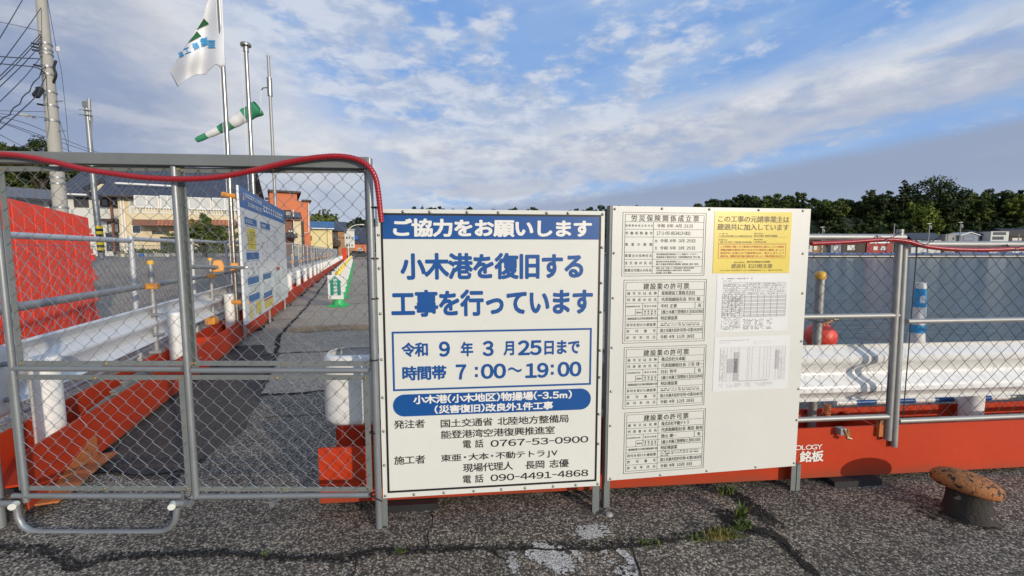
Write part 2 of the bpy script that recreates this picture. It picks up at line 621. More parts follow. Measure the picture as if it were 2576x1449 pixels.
M['quay_wall'] = pm('quay_concrete', (0.22, 0.215, 0.20), 0.85, 0, 0.25, 0.8, 0.1, 20)

q1 = B0 + BN * 1.5
edge_far = path_pt(400, 7.0)
# corner between the front quay line and the line along the walkway
a11, a12, a21, a22 = BD.x, -PD.x, BD.y, -PD.y
rx, ry = (P0 + PN * 7.0 - q1).x, (P0 + PN * 7.0 - q1).y
det = a11 * a22 - a12 * a21
s_ = (rx * a22 - a12 * ry) / det
corner = q1 + BD * s_
far_r = q1 + BD * 500
ground = MB()
poly = [(-900, -700), (900, -700), (900, far_r.y), (far_r.x, far_r.y), (corner.x, corner.y), (edge_far.x, edge_far.y), (edge_far.x - 300, edge_far.y + 300), (-900, 700)]
ground.add([(x, y, 0) for x, y in poly], [tuple(range(len(poly)))])
kind(ground.build('ground', M['asphalt']), 'structure')
qw = MB()
pts = [(900, far_r.y), (far_r.x, far_r.y), (corner.x, corner.y), (edge_far.x, edge_far.y)]
for i in range(3):
    a, b = pts[i], pts[i + 1]
    qw.add([(a[0], a[1], -0.002), (b[0], b[1], -0.002), (b[0], b[1], -3), (a[0], a[1], -3)], [(0, 1, 2, 3)])
kind(qw.build('quay_wall', M['quay_wall']), 'structure')

# water
WZ = -1.15


def water_mat():
    m = bpy.data.materials.new('harbour_water')
    m.use_nodes = True
    N = NT(m.node_tree)
    b = m.node_tree.nodes['Principled BSDF']
    b.inputs['Base Color'].default_value = (0.085, 0.122, 0.132, 1)
    b.inputs['Roughness'].default_value = 0.15
    b.inputs['IOR'].default_value = 1.33
    b.inputs['Specular IOR Level'].default_value = 0.5
    tc = N.n('ShaderNodeTexCoord')
    mp = N.n('ShaderNodeMapping')
    N.link(tc.outputs['Object'], mp.inputs[0])
    mp.inputs['Rotation'].default_value = (0, 0, 0.35)
    mp.inputs['Scale'].default_value = (0.42, 1.7, 1)
    f1 = N.noise(mp.outputs[0], 1.5, 5, 0.6, 0.6)
    f2 = N.noise(mp.outputs[0], 0.35, 3, 0.5, 0.3)
    f3 = N.noise(mp.outputs[0], 5.0, 3, 0.55, 0.4)
    h = N.m('ADD', N.m('MULTIPLY', f1, 0.30), N.m('ADD', N.m('MULTIPLY', f2, 0.45), N.m('MULTIPLY', f3, 0.05)))
    bp = N.n('ShaderNodeBump')
    bp.inputs['Strength'].default_value = 0.8
    bp.inputs['Distance'].default_value = 1.0
    N.link(h, bp.inputs['Height'])
    N.link(bp.outputs[0], b.inputs['Normal'])
    return m


M['water'] = water_mat()
w = MB()
w.add([(-900, 2.6, WZ), (900, 2.6, WZ), (900, 900, WZ), (-900, 900, WZ)], [(0, 1, 2, 3)])
kind(w.build('water', M['water']), 'structure')

# road terrace rising to the left of the fence
def terrace_h(u, t):
    a = max(0.0, min(1.0, (-u - 0.75) / 3.0))
    a = a * a * (3 - 2 * a)
    b = max(0.0, min(1.0, (t - 3.5) / 14.0))
    b = b * b * (3 - 2 * b)
    return 0.006 + 1.04 * a * b


tm = MB()
us = [-0.7, -1, -1.4, -1.8, -2.2, -2.6, -3, -3.4, -3.8, -5, -8, -14, -25, -45, -90, -200, -500]
ts = [-60, 0, 3, 4, 5, 6, 7, 8, 9, 10, 11, 12, 13, 14, 15, 16, 17, 18, 20, 24, 30, 45, 70, 110, 180, 300, 600]
vs, fs = [], []
for t in ts:
    for u in us:
        p = path_pt(t, u, terrace_h(u, t))
        vs.append(p)
nu = len(us)
for i in range(len(ts) - 1):
    for j in range(nu - 1):
        fs.append((i * nu + j, i * nu + j + 1, (i + 1) * nu + j + 1, (i + 1) * nu + j))
tm.add(vs, fs)
kind(tm.build('road', M['terrace'], smooth=True), 'structure')


def sheet(name, pxs, z, mat, thing_kind='structure', pts=None):
    b = MB()
    P = pts or [G(x, y, z) for x, y in pxs]
    b.add([(p[0], p[1], z) for p in P], [tuple(range(len(P)))])
    return kind(b.build(name, mat), thing_kind)


def jag(poly, step, amp, z, seed=1):
    """resample a closed outline with small random steps"""
    rnd = random.Random(seed)
    out = []
    n = len(poly)
    for i in range(n):
        a, b = Vector(poly[i]), Vector(poly[(i + 1) % n])
        k = max(1, int((b - a).length / step))
        for j in range(k):
            p = a.lerp(b, j / k)
            out.append((p.x + rnd.uniform(-amp, amp), p.y + rnd.uniform(-amp, amp), z))
    return out


# pale worn pavement of the walkway
c0, c1_, c2 = G(545, 1004), G(800, 984), G(945, 972)
pth = [c0, c1_, c2, c2 + Vector((1.6, 0.25, 0)), path_pt(3.5, 6.9), path_pt(300, 6.9), path_pt(300, -0.6), path_pt(1.6, -0.6)]
sheet('path', None, 0.004, M['path'], pts=pth)
pt = [(75, 1300), (233, 1190), (330, 1200), (440, 1206), (511, 1159), (575, 1110), (619, 1076), (650, 1010), (669, 963), (690, 905), (660, 868), (590, 872), (480, 960), (330, 1075)]
pg = [G(x, y) for x, y in pt]
sheet('asphalt_patch', None, 0.008, M['patch'], pts=jag([(p.x, p.y, 0) for p in pg], 0.12, 0.018, 0, 5))
sheet('road_marking', None, 0.010, M['orange_mark'], pts=jag([G(x, y) for x, y in ((705, 836), (760, 822), (850, 819), (936, 818), (936, 830), (850, 833), (760, 838))], 0.15, 0.04, 0, 6))


def crack(pxs, w, z, seed, mat=None, name='pavement_crack'):
    rnd = random.Random(seed)
    pts = [G(x, y, z) for x, y in pxs]
    fine = []
    for i in range(len(pts) - 1):
        k = max(2, int((pts[i + 1] - pts[i]).length / 0.035))
        for j in range(k):
            fine.append(pts[i].lerp(pts[i + 1], j / k))
    fine.append(pts[-1])
    L, R = [], []
    off = 0
    for i, p in enumerate(fine):
        d = (fine[min(i + 1, len(fine) - 1)] - fine[max(i - 1, 0)])
        d.z = 0
        d.normalize()
        n = Vector((-d.y, d.x, 0))
        off = off * 0.8 + rnd.uniform(-0.012, 0.012)
        ww = w * rnd.uniform(0.25, 1.3)
        if i in (0, len(fine) - 1):
            ww = 0.002
        L.append(p + n * (off + ww / 2))
        R.append(p + n * (off - ww / 2))
    b = MB()
    k = len(fine)
    b.add(L + R, [(i, i + 1, k + i + 1, k + i) for i in range(k - 1)])
    return kind(b.build(name, mat or M['crack']), 'structure')


main = [(-40, 1383), (0, 1379), (97, 1377), (168, 1421), (203, 1426), (266, 1402), (352, 1398), (449, 1398), (547, 1390), (664, 1398), (781, 1406), (872, 1405), (961, 1387), (1138, 1380), (1315, 1374), (1447, 1374), (1580, 1369), (1669, 1356), (1757, 1347), (1846, 1321)]
crack(main, 0.017, 0.006, 1)
crack([(1802, 1290), (1868, 1330), (1943, 1343), (2012, 1405), (2075, 1460)], 0.04, 0.006, 2)
crack([(903, 1400), (892, 1449), (880, 1470)], 0.012, 0.006, 3)
crack([(1100, 1262), (1089, 1299), (1080, 1345), (1075, 1378)], 0.007, 0.006, 4)
crack([(1204, 1376), (1240, 1393), (1275, 1412)], 0.014, 0.006, 5)
crack([(1580, 1369), (1600, 1400), (1622, 1455)], 0.012, 0.006, 6)
crack([(480, 1160), (440, 1225), (390, 1262), (330, 1310)], 0.010, 0.011, 7)
crack([(215, 1188), (300, 1184), (360, 1192), (470, 1178), (520, 1150)], 0.02, 0.012, 8)
crack([(560, 1003), (650, 992), (760, 988), (850, 976), (940, 970)], 0.05, 0.007, 9)
crack([(640, 1052), (700, 1046), (800, 1040), (930, 1028)], 0.03, 0.003, 12, M['patch'])
crack([(669, 963), (690, 905), (703, 843), (743, 802), (769, 772), (791, 747), (814, 717), (829, 691), (846, 668)], 0.07, 0.012, 10)
crack([(600, 905), (690, 889), (790, 884), (932, 880)], 0.035, 0.012, 13)
crack([(735, 768), (800, 766), (935, 762)], 0.05, 0.012, 14)
crack([(790, 718), (860, 716), (935, 716)], 0.06, 0.012, 15)
crack([(760, 800), (690, 806), (640, 830)], 0.03, 0.012, 16)


def splash(clusters, seed, mat=None, name='paint_mark', zz=0.0042):
    rnd = random.Random(seed)
    b = MB()
    for (x0, y0), (x1, y1), wd, n, sz in clusters:
        a, c = G(x0, y0), G(x1, y1)
        for i in range(n):
            t = rnd.random()
            p = a.lerp(c, t)
            r = wd * sqrt(rnd.random())
            th = rnd.uniform(0, 2 * pi)
            p = p + Vector((r * cos(th), r * sin(th), 0))
            k = rnd.randint(5, 7)
            s = sz * rnd.uniform(0.5, 1.5)
            ring = [(p.x + s * rnd.uniform(0.6, 1.2) * cos(2 * pi * j / k), p.y + s * rnd.uniform(0.6, 1.2) * sin(2 * pi * j / k), zz + 0.000002 * i) for j in range(k)]
            b.add(ring, [tuple(range(k))])
    return kind(b.build(name, mat or M['paint_mark']), 'structure')


splash([(a, b, 0.030, int(30 + abs(b[0] - a[0]) * 0.45), 0.0055) for a, b in zip(main, main[1:])], 11, M['soil'], 'soil_stain', 0.0032)
splash([((1815, 1290), (1868, 1330), 0.06, 160, 0.008), ((1868, 1330), (1943, 1343), 0.04, 120, 0.008), ((1943, 1343), (2012, 1405), 0.03, 100, 0.007), ((1830, 1235), (1880, 1265), 0.05, 130, 0.008), ((1880, 1265), (1945, 1320), 0.05, 170, 0.008), ((2330, 1290), (2470, 1320), 0.07, 150, 0.008), ((-20, 1395), (200, 1400), 0.06, 120, 0.006)], 12, M['soil'], 'soil_stain', 0.0034)
splash([((1462, 1342), (1512, 1336), 0.050, 150, 0.009), ((1485, 1325), (1490, 1345), 0.03, 40, 0.010)], 1)
splash([((1350, 1385), (1420, 1425), 0.062, 250, 0.010), ((1395, 1395), (1410, 1425), 0.05, 100, 0.012), ((1355, 1376), (1395, 1382), 0.02, 40, 0.008)], 2)
splash([((1440, 1385), (1462, 1412), 0.014, 40, 0.007), ((1556, 1383), (1606, 1428), 0.016, 70, 0.009), ((1560, 1438), (1600, 1440), 0.03, 40, 0.008), ((1288, 1410), (1296, 1440), 0.022, 50, 0.008), ((1283, 1392), (1300, 1396), 0.012, 14, 0.006), ((1510, 1384), (1526, 1388), 0.014, 14, 0.006), ((1520, 1410), (1540, 1420), 0.02, 14, 0.006)], 3)

# ------------------------------------------------------------------ foliage
LEAF = {
    'dark': leaf_mat('dark_evergreen_leaves', (0.012, 0.024, 0.009, 1), (0.085, 0.112, 0.028, 1), 0.16),  # paler mottling raised to put sunlit leaf patches into the colour
    'mid': leaf_mat('green_leaves', (0.020, 0.040, 0.011, 1), (0.135, 0.170, 0.036, 1), 0.18),  # pale tone raised likewise, sunlit patches put into the colour
    'bright': leaf_mat('bright_green_leaves', (0.06, 0.10, 0.014, 1), (0.22, 0.26, 0.045, 1), 0.4),
    'far': leaf_mat('far_forest_leaves', (0.014, 0.026, 0.012, 1), (0.040, 0.062, 0.022, 1), 0.08),
    'garden': leaf_mat('garden_leaves', (0.030, 0.055, 0.012, 1), (0.13, 0.16, 0.04, 1), 2.0),
    'weed': leaf_mat('weed_leaves', (0.05, 0.085, 0.018, 1), (0.14, 0.17, 0.045, 1), 8.0),
    'dry': leaf_mat('dry_grass', (0.16, 0.15, 0.03, 1), (0.34, 0.27, 0.08, 1), 12.0),
}
M['bark'] = pm('bark', (0.045, 0.035, 0.027), 0.9, 0, 0.3, 4, 0.3, 20)


def leaves(blobs, n, size, seed, flat=0.35):
    """leaf clumps spread through the outer part of each blob (cx, cy, cz, rx, ry, rz)"""
    rnd = random.Random(seed)
    vs, fs = [], []
    tot = sum(b[3] * b[5] + b[3] * b[4] for b in blobs)
    for b in blobs:
        m = int(n * (b[3] * b[5] + b[3] * b[4]) / tot)
        # sub clumps make the outline uneven
        subs = []
        for _ in range(max(6, m // 45)):
            th, ph = rnd.uniform(0, 2 * pi), math.acos(rnd.uniform(-0.75, 1))
            k = rnd.uniform(0.72, 1.03)
            subs.append((Vector((sin(ph) * cos(th), sin(ph) * sin(th), cos(ph))) * k, rnd.uniform(0.16, 0.32)))
        for i in range(m):
            c, r = subs[rnd.randrange(len(subs))]
            d = Vector((rnd.gauss(0, 1), rnd.gauss(0, 1), rnd.gauss(0, 0.8)))
            d.normalize()
            q = c + d * (r * rnd.random() ** 0.4)
            if rnd.random() < 0.2:
                q = q * rnd.uniform(0.4, 1.0)
            p = Vector((b[0] + q.x * b[3], b[1] + q.y * b[4], b[2] + q.z * b[5]))
            nn = (d * 0.8 + Vector((rnd.gauss(0, 0.45), rnd.gauss(0, 0.45), rnd.gauss(0.35, 0.45)))).normalized()
            t1 = nn.orthogonal().normalized()
            t2 = nn.cross(t1)
            a = rnd.uniform(0, 2 * pi)
            e1 = (t1 * cos(a) + t2 * sin(a)) * size * rnd.uniform(0.6, 1.4)
            e2 = (t2 * cos(a) - t1 * sin(a)) * size * rnd.uniform(0.35, 0.9)
            k = len(vs)
            vs += [p - e1, p + e2 * 0.8, p + e1, p - e2 * 0.8]
            fs.append((k, k + 1, k + 2, k + 3))
    return vs, fs


def foliage(name, blobs, n, size, seed, mat, parent=None):
    vs, fs = leaves(blobs, n, size, seed)
    me = bpy.data.meshes.new(name)
    me.from_pydata([tuple(v) for v in vs], [], fs)
    me.materials.append(mat)
    o = bpy.data.objects.new(name, me)
    COL.objects.link(o)
    if parent:
        o.parent = parent
    return o


def tree(label, cat, base, blobs, n, size, mat, seed, group=None, trunk_r=0.3, name='broadleaf_tree', blob_min=None):
    """blobs in local coordinates (base at 0)"""
    t = thing(name, label, cat, base, 0, group)
    foliage('crown', blobs, n, size, seed, mat, t)
    mb = MB()
    top = max(b[2] for b in blobs)
    lowest = min(b[2] for b in blobs)
    mb.tube([(0, 0, -1.0), (0.1, 0, lowest * 0.5), (0, 0.1, lowest), (0, 0, top)], [trunk_r * 1.3, trunk_r, trunk_r * 0.8, trunk_r * 0.2], 8)
    for b in blobs:
        mb.tube([(0, 0, lowest * 0.6), ((b[0]) * 0.5, b[1] * 0.5, (lowest * 0.6 + b[2]) * 0.52), (b[0], b[1], b[2])], [trunk_r * 0.5, trunk_r * 0.35, trunk_r * 0.1], 6)
    mb.build('trunk', M['bark'], t, smooth=True)
    return t


# ------------------------------------------------------------------ far shores
M['hill'] = pm('wooded_hill_ground', (0.022, 0.032, 0.014), 0.95, 0, 0.3, 0.05)
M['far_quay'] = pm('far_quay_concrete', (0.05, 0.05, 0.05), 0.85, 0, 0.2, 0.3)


def hill(name, sky, Y, depth, base_z, drop=3.0):
    """ridge whose crest follows sky [(px, py)] at depth Y; a real slope falls to the front and the back"""
    b = MB()
    rows = []
    fr = [(-1.0, 0.0), (-0.85, 0.30), (-0.6, 0.62), (-0.3, 0.88), (0, 1.0), (0.6, 0.8), (1.6, 0.0)]
    vs = []
    for k, h in fr:
        for px, py in sky:
            c = D(px, py, Y)
            z = base_z + (c.z - drop - base_z) * h
            y = Y + k * depth
            vs.append((c.x * (y / Y), y, z))
    n = len(sky)
    fs = [(i * n + j, i * n + j + 1, (i + 1) * n + j + 1, (i + 1) * n + j) for i in range(len(fr) - 1) for j in range(n - 1)]
    b.add(vs, fs)
    return kind(b.build(name, M['hill'], smooth=True), 'structure'), fr


def interp(sky, px):
    for (a, b), (c, d) in zip(sky, sky[1:]):
        if a <= px <= c:
            return b + (d - b) * (px - a) / (c - a)
    return sky[0][1] if px < sky[0][0] else sky[-1][1]


def forest(name, label, sky, Y, depth, base_z, n, rad, size, mat, seed, drop=3.0, lo=0.05):
    """many small crowns over the whole slope, one mass"""
    rnd = random.Random(seed)
    blobs = []
    for i in range(n):
        px = rnd.uniform(sky[0][0], sky[-1][0])
        k = rnd.uniform(-0.98, 0.12)
        fr = [(-1.0, 0.0), (-0.85, 0.30), (-0.6, 0.62), (-0.3, 0.88), (0, 1.0), (0.6, 0.8)]
        h = 0
        for (a, b), (c, d) in zip(fr, fr[1:]):
            if a <= k <= c:
                h = b + (d - b) * (k - a) / (c - a)
        cc = D(px, interp(sky, px), Y)
        y = Y + k * depth
        z = base_z + (cc.z - drop - base_z) * h
        r = rad * rnd.uniform(0.6, 1.25)
        blobs.append((cc.x * y / Y, y, z + r * 0.35, r, r, r * 0.85))
    o = foliage(name, blobs, n * 190, size, seed, mat)
    o['label'] = label
    o['category'] = 'forest'
    return kind(o, 'stuff')


# right hand hill across the harbour
skyR = [(1560, 640), (1690, 560), (1740, 525), (1811, 512), (1872, 503), (1951, 500), (2030, 505), (2160, 506), (2240, 505), (2330, 500), (2385, 512), (2420, 514), (2470, 500), (2576, 492), (2700, 485), (2900, 500), (3100, 560)]
hill('hills', skyR, 215, 34, 0.3, 3.5)
forest('forest', 'dark evergreen woods covering the harbour hillside', skyR, 215, 34, 0.3, 760, 4.0, 0.85, LEAF['dark'], 21, 3.5)
# far ridge over the middle
skyM = [(560, 610), (700, 560), (790, 545), (860, 545), (900, 550), (940, 546), (1000, 538), (1060, 527), (1130, 528), (1300, 534), (1480, 530), (1575, 524), (1700, 535), (1900, 570), (2000, 620)]
hill('hills', skyM, 420, 60, 0.3, 5.0)
forest('forest', 'distant dark wooded ridge behind the harbour', skyM, 420, 60, 0.3, 420, 6.5, 1.4, LEAF['far'], 22, 5.0)
# left hill behind the tiled house
skyL = [(-500, 430), (-300, 410), (-100, 400), (0, 405), (100, 400), (160, 415), (300, 430), (420, 470), (560, 540), (660, 610)]
hill('hills', skyL, 75, 18, 0.9, 2.0)
forest('forest', 'green woods on the slope behind the tiled houses', skyL, 75, 18, 0.9, 130, 2.6, 0.42, LEAF['mid'], 23, 2.0)
skyN = [(600, 600), (700, 560), (770, 545), (830, 545), (880, 575), (930, 612)]
hill('hills', skyN, 190, 25, 0.6, 3.0)
forest('forest', 'bright green woods on the low hill behind the blue roof', skyN, 190, 25, 0.6, 90, 3.2, 0.6, LEAF['mid'], 24, 3.0)

R_TREES = [   # px centre, py top, half width px, height px, kind, label
    (1808, 500, 42, 40, 'dark', 'low spreading evergreen at the left end of the harbour ridge'),
    (1872, 490, 34, 46, 'dark', 'round topped evergreen, second from the left on the harbour ridge'),
    (1951, 485, 38, 50, 'mid', 'broad evergreen rising over the middle of the notice board'),
    (2011, 485, 26, 60, 'dark', 'dark tree crown just above the right corner of the notice board'),
    (2012, 545, 34, 75, 'mid', 'bushy green tree close beside the right edge of the notice board'),
    (2094, 503, 32, 30, 'mid', 'low flat topped tree on the even part of the ridge'),
    (2203, 473, 34, 60, 'dark', 'small domed tree left of the largest tree'),
    (2234, 482, 20, 40, 'dark', 'narrow dark tree next to the ragged conifer'),
    (2338, 446, 72, 118, 'dark', 'largest tree on the ridge, a huge round dark crown'),
    (2318, 505, 46, 95, 'bright', 'yellow green vine covered tree below the largest crown'),
    (2240, 560, 36, 45, 'mid', 'pale leafy tree low on the slope left of the vine tree'),
    (2458, 481, 30, 50, 'mid', 'rounded tree on the right part of the ridge beyond the gap'),
    (2512, 474, 38, 55, 'dark', 'wide dark tree near the right edge of the ridge'),
    (2562, 486, 26, 45, 'bright', 'light green tree at the right end of the ridge'),
]
for i, (px, py, hw, hp, k, lab) in enumerate(R_TREES):
    Y = {'dark': 197.0, 'mid': 193.0, 'bright': 189.0}[k]
    c = D(px, py, Y)
    m_ = Y / F_PX * 1.12
    w_, h_ = hw * m_, hp * m_
    rnd = random.Random(100 + i)
    base = (c.x, Y, max(0.5, c.z - h_ * 1.25))
    top = c.z - base[2]
    bl = [(0, 0, top - h_ * 0.38, w_ * 0.72, w_ * 0.6, h_ * 0.38), (0, -1, top - h_ * 0.85, w_ * 0.85, w_ * 0.6, h_ * 0.34), (0, -1.5, top - h_ * 1.1, w_ * 0.8, w_ * 0.5, h_ * 0.25)]
    for j in range(7):
        a = 2 * pi * j / 7 + rnd.random()
        bl.append((cos(a) * w_ * 0.55, sin(a) * w_ * 0.45, top - h_ * rnd.uniform(0.42, 0.8), w_ * rnd.uniform(0.36, 0.52), w_ * 0.42, h_ * rnd.uniform(0.2, 0.3)))
    tree(lab, 'tree', base, bl, 2600 + int(w_ * h_ * 34), 0.62, LEAF[k], 300 + i, 'trees standing out on the harbour ridge', 0.2)

# ragged conifer
c = D(2277, 450, 195)
t = thing('conifer_tree', 'ragged pointed conifer leaning against the largest round crown', 'tree', (c.x, 195, c.z - 14), 0, 'trees standing out on the harbour ridge')
rnd = random.Random(55)
foliage('crown', [(rnd.uniform(-.5, .5), 0, 14 - k * 1.25, 0.6 + k * 0.33, 0.6 + k * 0.3, 0.55) for k in range(1, 9)], 2600, 0.5, 56, LEAF['dark'], t)
MB().tube([(0, 0, -1), (0, 0, 13.8)], [0.35, 0.06], 8).build('trunk', M['bark'], t, smooth=True)


def conifer(px, py, Y, h, w, label, seed, group, mat='dark'):
    c = D(px, py, Y)
    t = thing('conifer_tree', label, 'tree', (c.x, Y, c.z - h), 0, group)
    n = 7
    bl = [(0, 0, h - (k + 0.7) * h * 0.8 / n, w * (0.2 + 0.8 * k / n), w * (0.2 + 0.8 * k / n), h * 0.08) for k in range(n)]
    foliage('crown', bl, 420, h * 0.05, seed, LEAF[mat], t)
    MB().tube([(0, 0, -1), (0, 0, h * 0.97)], [h * 0.03, h * 0.006], 6).build('trunk', M['bark'], t, smooth=True)


for i, (px, py, lab) in enumerate(((1062, 516, 'pointed conifer peeping over the top of the blue banner sign, left one'), (1086, 519, 'broader conifer peeping over the top of the blue banner sign, right one'))):
    conifer(px, py, 380, 17, 4.5, lab, 400 + i, 'conifers on the distant ridge', 'mid')
for i, (px, py, lab) in enumerate(((803, 527, 'dark conifer nearest the orange building'), (815, 524, 'tallest conifer over the blue roof'), (826, 526, 'conifer beside the tallest one over the blue roof'), (846, 537, 'smaller conifer right of the blue roof group'))):
    conifer(px, py, 165, 11, 2.6, lab, 420 + i, 'conifers above the blue roof', 'mid')
for i, (px, py, hw, lab) in enumerate(((822, 545, 22, 'round leafy tree below the conifers over the blue roof'), (797, 540, 18, 'leafy tree against the white pipe of the orange building'), (850, 566, 22, 'light green bush sloping down behind the dark tiled roof'))):
    Y = 150
    c = D(px, py, Y)
    w_ = hw * Y / F_PX
    tree(lab, 'tree', (c.x, Y, c.z - w_ * 2.2), [(0, 0, w_ * 1.4, w_, w_, w_ * 0.8), (w_ * .6, 0, w_, w_ * .7, w_ * .6, w_ * .6), (-w_ * .6, .2, w_ * .9, w_ * .7, w_ * .6, w_ * .6)], 1300, 0.34, LEAF['bright'], 440 + i, 'leafy trees behind the blue roof', 0.2)

# trees behind the tiled houses
for i, (px, py, hw, hp, k, lab) in enumerate((
        (-20, 348, 44, 90, 'dark', 'dark evergreen cut off by the left edge of the photo'),
        (92, 352, 52, 110, 'dark', 'broad evergreen left of the concrete utility pole'),
        (40, 410, 60, 90, 'mid', 'leafy tree behind the dark roof at the far left'),
        (205, 402, 50, 60, 'mid', 'loose tree between the utility pole and the steel pole'),
        (275, 412, 36, 40, 'dark', 'small tree behind the left end of the long tiled roof'))):
    Y = 52.0
    c = D(px, py, Y)
    m_ = Y / F_PX * 1.12
    w_, h_ = hw * m_, hp * m_
    rnd = random.Random(200 + i)
    base = (c.x, Y, c.z - h_ * 1.5)
    top = h_ * 1.5
    bl = [(0, 0, top - h_ * 0.36, w_ * 0.7, w_ * 0.6, h_ * 0.36)]
    for j in range(8):
        a = 2 * pi * j / 8 + rnd.random()
        bl.append((cos(a) * w_ * 0.6, sin(a) * w_ * 0.5, top - h_ * rnd.uniform(0.35, 0.85), w_ * rnd.uniform(0.32, 0.5), w_ * 0.4, h_ * rnd.uniform(0.16, 0.26)))
    tree(lab, 'tree', base, bl, 11000, 0.17, LEAF[k], 500 + i, 'trees behind the tiled houses', 0.25)
# ------------------------------------------------------------------ lettering
_glyphs = {}
NARROW = {'-': 0.42, ':': 0.30, '.': 0.32, ',': 0.3, '(': 0.42, ')': 0.42, ' ': 0.42, '・': 0.62, 'm': 0.80, 'J': 0.55, 'V': 0.62}


def glyph(ch, res=3):
    """one character as flat faces; figures are taken from the Japanese face"""
    if ch not in _glyphs:
        full = chr(ord(ch) + 0xFEE0) if 0x21 <= ord(ch) <= 0x7E and not ch.isalpha() else ch
        c = bpy.data.curves.new('t', 'FONT')
        c.body = full
        c.resolution_u = res
        o = bpy.data.objects.new('t', c)
        COL.objects.link(o)
        dg = bpy.context.evaluated_depsgraph_get()
        me = bpy.data.meshes.new_from_object(o.evaluated_get(dg))
        vs = [(v.co.x, v.co.y) for v in me.vertices]
        fs = [tuple(p.vertices) for p in me.polygons]
        bpy.data.objects.remove(o)
        bpy.data.curves.remove(c)
        bpy.data.meshes.remove(me)
        adv = 0.96
        if vs and ord(ch) < 128:
            x0, x1 = min(v[0] for v in vs), max(v[0] for v in vs)
            adv = NARROW.get(ch, 0.60)
            k = min(1.0, (adv - 0.08) / max(0.05, x1 - x0)) if ch == '-' else 1.0
            vs = [((x - (x0 + x1) / 2) * k + adv / 2, y) for x, y in vs]
        elif not vs:
            adv = 0.42 if ord(ch) < 128 else 0.96
        elif ch == '・':
            vs = [(x - 0.17, y) for x, y in vs]
            adv = 0.62
        _glyphs[ch] = vs, fs, adv
    return _glyphs[ch]


def text_mesh(s, bold=0.0, res=3):
    """a line of characters; bold strikes it several times, each a hair in front of the last"""
    vs, fs, x = [], [], 0.0
    for ch in s:
        gv, gf, adv = glyph(ch, res)
        b = len(vs)
        vs += [(x + q[0], q[1]) for q in gv]
        fs += [tuple(b + i for i in f) for f in gf]
        x += adv
    if bold <= 0:
        return [(x, y, 0.0) for x, y in vs], fs
    n = 8 if bold >= 0.018 else 4
    V, F_ = [], []
    for k in range(n):
        a = 2 * pi * (k + 0.5) / n
        b = len(V)
        V += [(x + bold * cos(a), y + bold * sin(a), k * 0.00006) for x, y in vs]
        F_ += [tuple(b + i for i in f) for f in fs]
    return V, F_


class Print:
    """flat printed shapes in the (u, z) coordinates of a Plane's surface; off = distance in front"""
    def __init__(self, off=0.002):
        self.b = MB()
        self.off = off

    def poly(self, pts, off=None):
        o = -(off if off is not None else self.off)
        self.b.add([(u, o, z) for u, z in pts], [tuple(range(len(pts)))])

    def rect(self, u0, z0, u1, z1, off=None):
        self.poly([(u0, z0), (u1, z0), (u1, z1), (u0, z1)], off)

    def frame(self, u0, z0, u1, z1, w):
        self.rect(u0, z0, u1, z0 + w)
        self.rect(u0, z1 - w, u1, z1)
        self.rect(u0, z0 + w, u0 + w, z1 - w)
        self.rect(u1 - w, z0 + w, u1, z1 - w)

    def text(self, s, u0, u1, zc, h, bold=0.0, fit=True, mirror=False):
        """s fitted into u0..u1, cap height h, centred on zc"""
        vs, fs = text_mesh(s, bold)
        if not vs:
            return
        x0, x1 = min(v[0] for v in vs), max(v[0] for v in vs)
        y0, y1 = min(v[1] for v in vs), max(v[1] for v in vs)
        ky = h / max(0.3, (y1 - y0)) if fit else h / 0.86
        if fit and (y1 - y0) < 0.5:
            ky = h / 0.86
        kx = (u1 - u0) / max(0.01, x1 - x0)
        P = [(u0 + (x - x0) * kx, -self.off - d, zc + (y - (y0 + y1) / 2) * ky) for x, y, d in vs]
        self.b.add(P, fs)

    def build(self, name, mat, parent):
        me = bpy.data.meshes.new(name)
        me.from_pydata(self.b.v, [], self.b.f)
        me.materials.append(mat)
        o = bpy.data.objects.new(name, me)
        COL.objects.link(o)
        o.parent = parent
        return o


def spaced(pr, s, u0, u1, zc, h, bold=0.0):
    """characters spread evenly over u0..u1"""
    n = len(s)
    w = h * 1.0
    for i, ch in enumerate(s):
        c = u0 + w / 2 + (u1 - u0 - w) * (i / (n - 1) if n > 1 else 0.5)
        if ch.strip():
            vs, fs = text_mesh(ch, bold)
            if not vs:
                continue
            x0, x1 = min(v[0] for v in vs), max(v[0] for v in vs)
            y0, y1 = min(v[1] for v in vs), max(v[1] for v in vs)
            k = h / 0.9
            pr.b.add([(c + (x - (x0 + x1) / 2) * k, -pr.off - d, zc + (y - 0.36) * k) for x, y, d in vs], fs)


def scribble(pr, u0, u1, z0, z1, rows, seed, fill=0.6, ch=0.8):
    """print too small to read: little strokes set in lines"""
    rnd = random.Random(seed)
    rh = (z1 - z0) / rows
    for r in range(rows):
        z = z0 + rh * (r + 0.5)
        u = u0
        while u < u1:
            w = rh * ch * rnd.uniform(0.5, 1.0)
            if u + w < u1 and rnd.random() < fill:
                pr.rect(u, z - rh * 0.30, u + w * 0.25, z + rh * 0.30)
                pr.rect(u + w * 0.3, z + rh * 0.1, u + w * 0.85, z + rh * 0.26)
                pr.rect(u + w * 0.3, z - rh * 0.3, u + w * 0.85, z - rh * 0.14)
            u += rh * ch * 1.15


bolt_mesh = None


